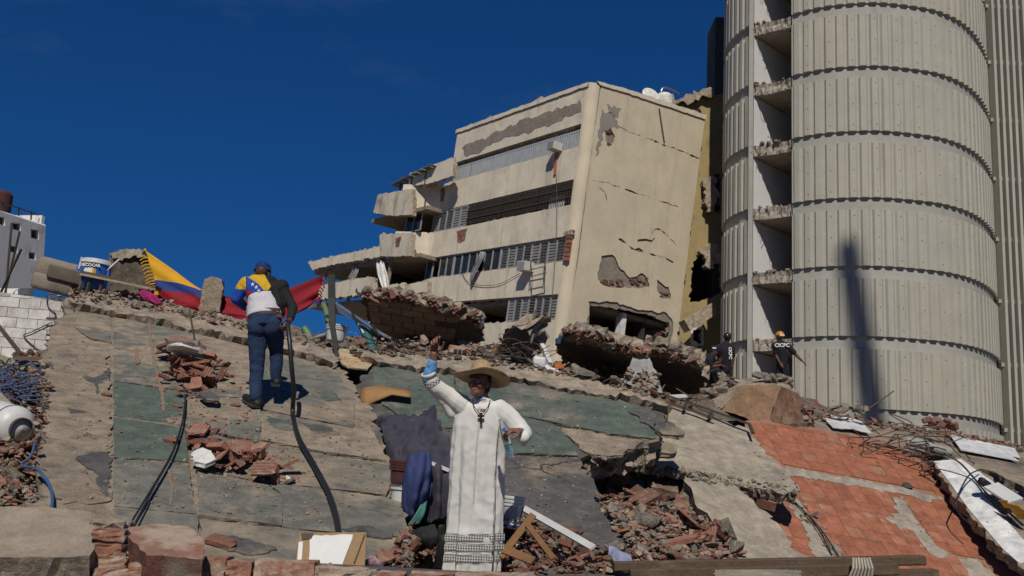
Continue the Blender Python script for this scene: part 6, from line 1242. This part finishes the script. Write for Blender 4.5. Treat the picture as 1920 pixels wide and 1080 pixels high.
body += hand_parts(wL, dL, Vector((.1, -.35, -.5))+dL.cross(Vector((0, 0, 1)))*.5, Vector((0, -.4, .9)), [(.7, 1.0, .6), (.8, 1.0, .6), (.9, 1.0, .6), (1.0, 1.1, .6)], 1.05, tcurl=.7)
blob('body', body, .0052, skinA, pr, sm=2)
for sx in (-1, 1):
    c = hc+HM @ Vector((sx*.031, .078, .008)); v, f = ell(c, .013, .010, .009, HM); obj('eye', v, f, pm('eye_white', (.5, .48, .45)), pr, smooth=True); v, f = ell(c+HM @ Vector((0, .008, 0)), .0055, .004, .0055, HM); obj('iris', v, f, black_m, pr, smooth=True)
    MB().bar(hc+HM @ Vector((sx*.014, .096, .034)), hc+HM @ Vector((sx*.05, .082, .034)), .012, .008).build('eyebrow', hairm, pr)
blob('hair', [ell(hc+HM @ Vector((0, -.035, .022)), .079, .088, .09, HM), ell(hc+HM @ Vector((0, -.05, -.03)), .07, .062, .065, HM)], .006, hairm, pr, sm=1, wr=.003, wf=60)
# robe: lofted tube with hanging folds, then sleeves, fused into one skin
prof_r = [(752, 904, .075, .06), (760, 902, .16, .095), (772, 901, .205, .115), (800, 900, .222, .135), (840, 896, .222, .145), (890, 893, .226, .15), (950, 890, .230, .155), (1010, 886, .234, .16), (1073, 881, .238, .165)]
def loft(prof, off=0., n=96, fold=1.):
    vs = []; fs = []; rows = []
    pts = smooth_path([Vector((y, x, 0)) for y, x, a, b in prof], 6); ab = smooth_path([Vector((a, b, 0)) for y, x, a, b in prof], 6)
    for i, (p, q) in enumerate(zip(pts, ab)):
        c = J(p.y, p.x, .03); t = i/(len(pts)-1); amp = fold*.040*max(0, (t-.2)/.8)**1.1
        for j in range(n):
            a = 2*math.pi*j/n; k = 1+amp/.2*(1.5*(.5-abs(math.sin(a*3.5+.5*math.sin(t*3))))+.9*(.5-abs(math.sin(a*5.5+1+t*.8)))+.3*math.sin(a*15+2)); vs.append(c+(xr*math.cos(a)*(q.x*k+off)+Vector((0, 1, 0))*math.sin(a)*(q.y*k+off)))
        rows.append(c)
    m = len(pts)
    for i in range(m-1):
        for j in range(n): fs.append((i*n+j, (i+1)*n+j, (i+1)*n+(j+1) % n, i*n+(j+1) % n))
    return vs, fs, m, n
v, f, m_, n_ = loft(prof_r); f2 = f+[list(range(n_)), [(m_-1)*n_+j for j in range(n_)][::-1]]
sleeve = [(v, f2)]+chain([J(866, 760, .02), J(840, 741, .0), J(812, 722, -.05), J(805, 706, -.07)], [.085, .074, .064, .058])+[cap(J(838, 760, .01), J(812, 728, -.04), .045, .04), cap(J(847, 775, .02), J(824, 742, -.02), .045, .035)]
sleeve += chain([J(935, 768, .02), J(958, 785, .01), J(982, 812, -.03)], [.085, .082, .075])+chain([J(982, 812, -.03), J(982, 815, -.13), J(981, 819, -.17)], [.07, .065, .06])+[cap(J(981, 815, -.06), J(982, 830, -.15), .04, .035)]
sleeve += chain([J(890, 752, .0), J(905, 749, -.03), J(918, 752, .0)], [.03, .03, .03])
blob('robe', sleeve, .0085, robe_m, pr, sm=3, wr=.006, wf=8, dirs=(1.8, 1.8, .14), ridge=.011)
# lace bands near the hem and on the cuff, neck placket, side seam
lace = bpy.data.materials.new('lace'); lace.use_nodes = True; nt = lace.node_tree; tcn = nt.nodes.new('ShaderNodeTexCoord'); mpn = nt.nodes.new('ShaderNodeMapping'); mpn.inputs['Rotation'].default_value = (0, R(45), 0); mpn.inputs['Scale'].default_value = (42, .01, 42); ch = nt.nodes.new('ShaderNodeTexChecker'); ch.inputs['Scale'].default_value = 1.6; ch.inputs['Color1'].default_value = (.13, .13, .125, 1); ch.inputs['Color2'].default_value = (.58, .57, .53, 1)
nt.links.new(tcn.outputs['Object'], mpn.inputs[0]); nt.links.new(mpn.outputs[0], ch.inputs[0]); nt.links.new(ch.outputs[0], nt.nodes['Principled BSDF'].inputs['Base Color']); nt.nodes['Principled BSDF'].inputs['Roughness'].default_value = .9
vl, fl_, ml, nl = loft(prof_r, .010)
yrow = [p.x for p in smooth_path([Vector((y, x, 0)) for y, x, a, b in prof_r], 6)]
def at_row(y, j):
    for i in range(len(yrow)-1):
        if yrow[i] <= y <= yrow[i+1]: t = (y-yrow[i])/(yrow[i+1]-yrow[i]); return vl[i*nl+j % nl].lerp(vl[(i+1)*nl+j % nl], t)
    return vl[(ml-1)*nl+j % nl]
for ya, yb_ in ((1001, 1012), (1020, 1030), (1039, 1050)):
    vs = [at_row(y, j) for y in (ya, yb_) for j in range(nl)]; obj('lace_band', vs, [(j, (j+1) % nl, nl+(j+1) % nl, nl+j) for j in range(nl)], lace, pr)
    for yy in (ya-1.5, yb_+1.5): vs = [at_row(y, j) for y in (yy-.5, yy+.5) for j in range(nl)]; obj('lace_edge', vs, [(j, (j+1) % nl, nl+(j+1) % nl, nl+j) for j in range(nl)], pm('lace_thread', (.2, .2, .19)), pr)
jf = int(nl*.745); jr = int(nl*.865)
vs = [at_row(y, jf+k)+Vector((0, .006, 0)) for y in range(764, 950, 6) for k in (0, 1)]; obj('front_placket', vs, [(2*i, 2*i+1, 2*i+3, 2*i+2) for i in range(len(vs)//2-1)], pm('robe_trim', (.60, .56, .46), (.5, .47, .39), scale=60, bump=.3), pr)
MB().tube([at_row(y, jr)+Vector((0, -.001, 0)) for y in range(800, 1066, 12)], .003, 5).build('side_seam', pm('seam_dark', (.09, .085, .08)), pr)
cuffd = (J(804, 700, -.08)-J(812, 722, -.05)).normalized(); cq = cuffd.to_track_quat('Z', 'Y').to_matrix()
MB().lathe([(.054, -.01), (.061, -.01), (.063, .02), (.058, .024), (.05, .02)], J(805, 703, -.075), 24, cq).build('cuff', robe_m, pr, smooth=True)
MB().lathe([(.067, -.025), (.069, -.025), (.066, .012), (.064, .012)], J(809, 714, -.06), 28, cq).build('cuff_lace', lace, pr)
blob('shirt_sleeve', chain([J(803, 708, -.075), J(807.5, 692, -.085), J(810.5, 680, -.093)], [.054, .046, .038]), .006, shirtb, pr, sm=3, wr=.006, wf=17, dirs=(1, 1, 1.3))
blob('shirt_sleeve', chain([J(983, 815, -.10), J(977, 812, -.17)], [.048, .042]), .006, shirtb, pr, sm=2, wr=.006, wf=26)
MB().lathe([(.050, -.03), (.054, -.028), (.058, .012), (.052, .014)], J(903, 748, .005), 24, Euler((R(-18), R(-6), 0)).to_matrix()).build('shirt_collar', shirtb, pr, smooth=True)
ck_ = [J(886, 750, -.06), J(889, 762, -.092), J(896, 772, -.105), J(902, 778, -.112)]; ck2 = [J(919, 750, -.05), J(915, 762, -.088), J(908, 772, -.105), J(902, 778, -.112)]
b = MB(); b.tube(smooth_path(ck_, 5), .0035, 5); b.tube(smooth_path(ck2, 5), .0035, 5); b.build('neck_cord', pm('cord_brown', (.05, .035, .025)), pr)
crm = pm('cross_wood', (.035, .022, .016), (.05, .03, .02), rough=.4); cx = J(902, 784, -.122); upv = (J(902, 770, -.15)-J(903, 795, -.15)).normalized()
cr = MB().box(cx, .02, .012, .088, axes=(xr, Vector((0, 1, 0)), upv)).build('cross_upright', crm, pr); MB().box(cx+upv*.018, .055, .014, .018, axes=(xr, Vector((0, 1, 0)), upv)).build('cross_arm', crm, pr)
# straw hat: crown and wavy brim
straw = pm('straw', (.50, .36, .20), (.43, .30, .16), (.36, .25, .13), scale=16, bump=.8, bdist=.008, rough=.8, fine=130, pscale=12, speck=.1)
hatM = HM @ Euler((R(7), R(9), 0)).to_matrix(); ho = hc+HM @ Vector((0, -.012, .062)); hv = []; hfs = []; nn_ = 56
profh = [(0.001, .132), (.03, .133), (.056, .126), (.074, .108), (.085, .07), (.091, .02), (.094, .0), (.11, -.006), (.14, -.010), (.175, -.010), (.205, -.004), (.225, .006), (.224, .001), (.205, -.010), (.175, -.016), (.14, -.016), (.11, -.012), (.088, -.006)]
for r_, z in profh:
    for j in range(nn_):
        a = 2*math.pi*j/nn_; k = max(0, (r_-.09)/.13); dz = k*(.016*math.cos(2*a)+.008*math.sin(3*a+.5)-.045*max(0, -.75*math.cos(a)-.65*math.sin(a))); sx = r_*(1.0 if r_ > .095 else .92); dent = -.018*max(0, 1-abs(math.cos(a))*3)*max(0, 1-r_/.07) if r_ < .07 else 0
        hv.append(ho+hatM @ Vector((sx*1.08*math.cos(a), r_*1.1*math.sin(a), z+dz+dent)))
for i in range(len(profh)-1):
    for j in range(nn_): hfs.append((i*nn_+j, (i+1)*nn_+j, (i+1)*nn_+(j+1) % nn_, i*nn_+(j+1) % nn_))
obj('straw_hat', hv, hfs, straw, pr, smooth=True)
MB().lathe([(.090, .004), (.096, .004), (.094, .03), (.088, .03)], ho, 40, hatM).build('hat_band', pm('straw_band', (.33, .21, .1), (.28, .18, .09), bump=.5), pr)
for x in (856, 905): v, f = rbox(J(x, 1079, -.02), .1, .26, .08, Matrix.Identity(3), .035); obj('shoe', v, f, black_m, pr, smooth=True)
# bottle in his hand
bt0, bt1 = J(937, 786, -.34), J(958, 853, -.34); bd = (bt1-bt0); bl_ = bd.length; bq = bd.normalized().to_track_quat('Z', 'Y').to_matrix()
clear = bpy.data.materials.new('clear_plastic'); clear.use_nodes = True; g_ = clear.node_tree.nodes['Principled BSDF']; g_.inputs['Base Color'].default_value = (.93, .96, .98, 1); g_.inputs['Transmission Weight'].default_value = 1; g_.inputs['Roughness'].default_value = .06; g_.inputs['IOR'].default_value = 1.12
watr = bpy.data.materials.new('bottle_water'); watr.use_nodes = True; g_ = watr.node_tree.nodes['Principled BSDF']; g_.inputs['Base Color'].default_value = (.35, .6, .8, 1); g_.inputs['Transmission Weight'].default_value = .85; g_.inputs['Roughness'].default_value = .1; g_.inputs['IOR'].default_value = 1.2
wbt = thing('water_bottle', 'clear plastic water bottle held by the person in white', 'bottle', bt1)
MB().lathe([(.001, 0), (.013, 0), (.013, .025), (.016, .03), (.03, .07), (.032, .09), (.030, .13), (.033, .15), (.031, .2), (.033, bl_-.02), (.028, bl_), (.001, bl_)], bt0, 24, bq).build('shell', clear, wbt, smooth=True)
MB().lathe([(.001, bl_-.085), (.028, bl_-.085), (.029, bl_-.02), (.025, bl_-.004), (.001, bl_-.004)], bt0, 24, bq).build('water', watr, wbt, smooth=True)
MB().lathe([(.001, 0), (.016, 0), (.016, .014), (.001, .014)], J(945, 806, -.385), 16, Euler((R(70), 0, R(20))).to_matrix()).build('cap', bluem, wbt)
# ---- the man climbing the slab -------------------------------------------------------
PD = 10.2
cl_ = thing('person', 'person in a blue cap and yellow blue and red jacket climbing the slab', 'person', J(495, 765))
hc = J(492, 513, .28); HM = frame((.05, .9, -.35), (0, .3, 1))
nk = J(491, 530, .2); shL, shR = J(459, 533, .14), J(527, 537, .16); hipL, hipR = J(481, 608, .0), J(512, 606, .02)
kL, aL = J(482, 678, -.02), J(479, 744, -.10); kR, aR = J(518, 660, .12), J(517, 709, .10)
elL, wrL = J(443, 560, .12), J(458, 575, .32); elR, wrR = J(549, 578, .08), J(543, 602, -.06)
skin = head_parts(hc, HM, 1.)+chain([nk, hc+Vector((0, 0, -.04))], [.058, .055])+chain([J(492, 545, .16), J(496, 590, .04), J(497, 605, 0)], [.11, .115, .11])+chain([shL, elL, wrL], [.045, .04, .028])+chain([shR, elR, wrR], [.045, .04, .027])
hd = (J(539, 612, -.12)-wrR).normalized()
skin += hand_parts(wrR, hd, Vector((-.8, .1, .1)), Vector((0, -.8, .4)), [(.8, 1.2, .8)]*4, 1.05, tcurl=.9)
skin += [cyl(J(497, 580, .03), J(497, 600, .01), .168, .170, .76)]
blob('body', skin, .0062, skinB, cl_, sm=2)
JK = {'yb': [(452, 512), (492, 508), (508, 536), (500, 550), (484, 532), (466, 520)], 'blue': [(463, 519), (478, 523), (497, 548), (500, 556), (488, 556), (462, 543)], 'red': [(455, 542), (464, 542), (482, 556), (470, 566), (452, 566)]}
yj = pm('jacket_yellow', (.58, .36, .02), (.52, .31, .02), bump=.15, rough=.8, speck=0); bj = pm('jacket_blue', (.012, .06, .35), (.012, .05, .3), bump=.15, rough=.8, speck=0); rj = pm('jacket_red', (.36, .015, .02), (.3, .012, .018), bump=.15, rough=.8, speck=0); kj = pm('jacket_black', (.011, .011, .013), (.016, .016, .018), bump=.2, rough=.85, speck=0)
RMi = RM.transposed()
def proj(p): q_ = RMi @ (p-CAMP); return 960+F*q_.x/-q_.z, 540-F*q_.y/-q_.z
def jm(p):
    x, y = proj(p)
    if x < 461 and y > 512: return 0 if y < 541+(x-440)*.1 else 1
    for i, k in enumerate(('yb', 'blue', 'red')):
        if inside((x, y), JK[k]): return (0, 1, 2)[i]
    if x < 461: return 1
    return 3
jk = blob('jacket', chain([nk+Vector((0, 0, -.01)), J(492, 540, .16), J(492.5, 544, .14)], [.085, .14, .145])+[cyl(J(492, 532, .18), J(494, 556, .11), .175, .178, .78)]+chain([shL+Vector((.02, 0, 0)), J(478, 545, .14), J(480, 550, .12)], [.085, .11, .10])+chain([shR, J(512, 545, .15), J(512, 560, .11)], [.085, .11, .10])+chain([J(478, 528, .18), J(508, 530, .18)], [.08, .08])+chain([shL, elL, wrL], [.072, .06, .045])+chain([shR, elR, J(545, 596, -.02)], [.068, .053, .042])+chain([J(512, 556, .12), J(520, 572, .08), J(526, 586, .07)], [.11, .085, .05]), .0075, [yj, bj, rj, kj], cl_, sm=4, wr=.004, wf=16, mfun=jm, ridge=.009)
blob('white_shirt', [cyl(J(494, 548, .13), J(495.5, 593, .02), .165, .186, .78), cyl(J(478, 575, .06), J(476, 596, .02), .09, .08, .8)], .0075, pm('tee_white', (.56, .55, .58), (.5, .49, .52), bump=.15, rough=.9, speck=0, grain=.03), cl_, sm=5, wr=.005, wf=11, dirs=(.6, .6, 1.6))
jean = pm('denim', (.022, .042, .10), (.016, .03, .075), (.035, .06, .13), scale=4, patch=.6, pscale=3, bump=.25, rough=.9, fine=220, speck=0)
blob('jeans', [cyl(J(497, 590, .02), J(497, 610, .0), .172, .182, .78)]+chain([J(482, 612, -.01), J(482, 640, -.01), kL, J(480, 715, -.05), aL], [.10, .098, .078, .068, .06])+chain([J(512, 610, .02), J(516, 635, .06), kR, J(518, 690, .1), aR], [.098, .092, .074, .064, .055])+[ell(J(482, 612, -.04), .104, .105, .13), ell(J(512, 610, -.03), .104, .105, .13)], .0075, jean, cl_, sm=7, wr=.006, wf=15, dirs=(.7, .7, 1.3), ridge=.010)
MB().box(J(524, 592, -.09), .05, .01, .035).build('leather_patch', pm('patch_brown', (.14, .07, .035)), cl_)
shm = pm('shoe_black', (.014, .014, .015), (.02, .02, .02), bump=.2, rough=.6)
for k_, (an, toe, heel) in enumerate(((aL, J(460, 748, .02), J(481, 762, -.16)), (aR, J(516, 712, .26), J(517, 722, .04)))):
    blob('shoe', chain([heel+Vector((0, .03, .03)), (heel+toe)/2+Vector((0, 0, .03)), toe+Vector((0, 0, .02))], [.044, .046, .038])+chain([an+Vector((0, 0, -.01)), heel+Vector((0, .05, .05))], [.048, .046]), .007, shm, cl_, sm=2)
    MB().bar(heel+Vector((0, -.01, -.005)), toe+Vector((0, .02, -.012)), .092, .024).build('sole', pm('sole_grey', (.05, .05, .05)), cl_)
capm = pm('cap_blue', (.012, .03, .16), (.01, .025, .13), bump=.15, rough=.8, speck=0)
blob('cap', [ell(hc+HM @ Vector((0, -.01, .05)), .088, .106, .085, HM)], .006, capm, cl_, sm=2); v, f = ell(hc+HM @ Vector((0, .12, .04)), .075, .075, .012, HM); obj('cap_visor', v, f, capm, cl_, smooth=True)
MB().lathe([(.089, -.012), (.093, -.012), (.091, .012), (.087, .012)], hc+HM @ Vector((0, -.012, .03)), 32, HM).build('cap_band', pm('cap_strap', (.04, .06, .17)), cl_)
def surf_at(o, x, y):
    me = o.data; off = OFF[o]; t = BVHTree.FromPolygons([v.co+off for v in me.vertices], [list(p.vertices) for p in me.polygons]); r_ = ray(x, y).normalized(); h = t.ray_cast(CAMP, r_, 60); return h[0], h[1]
for x, y, s in ((474, 533, .026), (481, 538.5, .026), (485.5, 545, .023), (485, 552, .02)):
    p, n = surf_at(jk, x, y)
    if p is None: continue
    ex = (xr-n*xr.dot(n)).normalized(); ey = n.cross(ex); vs = [p+n*.004]+[p+n*.004+(ex*math.sin(math.pi*i/5)+ey*math.cos(math.pi*i/5))*s*(1 if i % 2 == 0 else .42) for i in range(10)]; obj('star', vs, [(0, (i+1) % 10+1, i+1) for i in range(10)], paperm, cl_)
# ---- three workers at the tower foot ---------------------------------------------------
teem = pm('tee_navy', (.012, .013, .02), (.016, .017, .025), bump=.15, rough=.9, speck=0); pant = pm('trousers_navy', (.014, .016, .028), (.02, .022, .034), bump=.15, rough=.9, speck=0)
def worker(label, j, tee, arms, legs, hd, helm, face, hands):
    t = thing('person', label, 'person', j(*tee[-1][0])-Vector((0, 0, 1)), None); M = frame(face, (0, 0, 1)); hcw = j(*hd)
    parts = head_parts(hcw, M)+chain([j(*tee[0][0]), hcw-Vector((0, 0, .03))], [.06, .055])+[cap(j(*tee[i][0]), j(*tee[i+1][0]), tee[i][1]*.8, tee[i+1][1]*.8) for i in range(len(tee)-1)]
    for a, (hv_, pn_, ts_) in zip(arms, hands):
        parts += chain([j(*q_) for q_ in a], [.05, .042, .03][:len(a)]); w_ = j(*a[-1]); parts += hand_parts(w_, hv_, pn_, ts_, [.35]*4, 1.05)
    blob('body', parts, .011, skinB, t, sm=2)
    tp_ = [cap(j(*tee[i][0]), j(*tee[i+1][0]), tee[i][1], tee[i+1][1]) for i in range(len(tee)-1)]
    for a in arms: s_, e_ = j(*a[0]), j(*a[1]); tp_ += [cap(s_, s_.lerp(e_, .75), .085, .068), cap(s_, j(*tee[0][0]), .08, .085)]
    ts = blob('tee_shirt', tp_, .012, teem, t, sm=3, wr=.008, wf=10)
    lp = []
    for lg in legs: lp += chain([j(*q_) for q_ in lg], [.11, .085, .07, .06][:len(lg)])
    blob('trousers', lp+[cap(j(*tee[-1][0]), j(*legs[0][0]), tee[-1][1]*.95, .12)], .014, pant, t, sm=3, wr=.008, wf=10)
    for lg in legs:
        v, f = rbox(j(*lg[-1])+Vector((0, -.05, -.04)), .11, .28, .1, Matrix.Identity(3), .04); obj('boot', v, f, shm, t, smooth=True)
    return t, ts, hcw, M
j25 = lambda x, y, dd=0.: P(x, y, 25+dd)
t, ts, h_, M = worker('person in a dark shirt and orange helmet standing before the gutted room', j25, [((1463, 644, 0), .10), ((1463, 656, 0), .165), ((1466, 672, 0), .145), ((1467, 684, 0), .14)], [[(1452, 648, 0), (1455, 666, -.05), (1462, 680, -.15)], [(1477, 648, 0), (1492, 665, -.05), (1503, 676, -.1)]], [[(1463, 688, 0), (1461, 715, 0), (1460, 745, 0)], [(1472, 688, 0), (1474, 716, 0), (1475, 747, 0)]], (1462, 632, .02), 'o', (-.3, .9, -.1), [(Vector((.5, -.2, -.8)), Vector((0, 1, 0)), Vector((1, 0, .3))), (Vector((.8, 0, -.7)), Vector((0, 1, 0)), Vector((0, -1, 0)))])
blob('helmet', [ell(h_+M @ Vector((0, -.01, .055)), .108, .13, .10, M), ell(h_+M @ Vector((0, 0, .035)), .125, .15, .02, M)], .01, pm('helmet_orange', (.62, .22, .015), (.55, .2, .015), bump=.03, rough=.35, spec=.5, speck=0), t, sm=2); MB().box(h_+Vector((.02, -.14, .03)), .12, .02, .035).build('reflector', paperm, t)
p, n = surf_at(ts, 1466, 648); text_obj('lettering', 'CICPC', .135, p+n*.02+Vector((0, -.01, 0)), xr, Vector((0, 0, 1)), paperm, t, .004)
t, ts, h_, M = worker('person in a dark shirt and black helmet with back turned beside the ribbed wall', j25, [((1361, 646, 0), .10), ((1359, 658, 0), .17), ((1359, 675, 0), .16), ((1361, 692, 0), .155)], [[(1346, 652, 0), (1341, 668, .05), (1346, 678, -.05)], [(1372, 652, 0), (1375, 670, 0), (1374, 686, -.02)]], [[(1357, 696, 0), (1354, 716, 0), (1353, 745, 0)], [(1366, 696, 0), (1366, 716, 0), (1366, 745, 0)]], (1364, 634, 0), 'k', (.35, .9, 0), [(Vector((.5, -.2, -.7)), Vector((1, 0, 0)), Vector((0, -1, 0))), (Vector((0, -.1, -1)), Vector((-1, 0, 0)), Vector((0, 1, 0)))])
blob('helmet', [ell(h_+M @ Vector((0, -.01, .045)), .112, .135, .105, M)], .01, pm('helmet_black', (.015, .015, .017), (.02, .02, .022), rough=.25, spec=.5, bump=.02, speck=0), t, sm=2)
p, n = surf_at(ts, 1368, 662); text_obj('lettering', 'CICPC', .11, p+n*.02+Vector((0, -.01, 0)), Vector((.05, 0, -1)).normalized(), xr, paperm, t, .004)
j24 = lambda x, y, dd=0.: P(x, y, 24.4+dd)
t, ts, h_, M = worker('person in dark clothes sitting with one knee bent beside the black helmet', j24, [((1334, 668, 0), .09), ((1328, 674, 0), .15), ((1318, 686, .0), .15), ((1308, 698, .05), .15)], [[(1331, 674, -.12), (1333, 688, -.15), (1350, 685, -.12)], [(1326, 676, .12), (1330, 688, .15), (1345, 680, .1)]], [[(1310, 700, 0), (1344, 694, -.12), (1353, 716, -.1), (1355, 726, -.1)], [(1310, 702, .1), (1330, 705, .12), (1338, 726, .12), (1340, 735, .12)]], (1339, 658, 0), 'c', (.8, -.3, -.35), [(Vector((.9, -.1, -.1)), Vector((0, 0, -1)), Vector((0, -1, 0))), (Vector((.6, 0, .6)), Vector((0, -1, 0)), Vector((0, 0, 1)))])
blob('cap', [ell(h_+M @ Vector((0, -.01, .05)), .092, .11, .085, M), ell(h_+M @ Vector((0, .1, .04)), .07, .07, .012, M)], .009, teem, t, sm=1); MB().box(h_+Vector((-.02, -.10, .06)), .09, .015, .035).build('cap_patch', paperm, t)
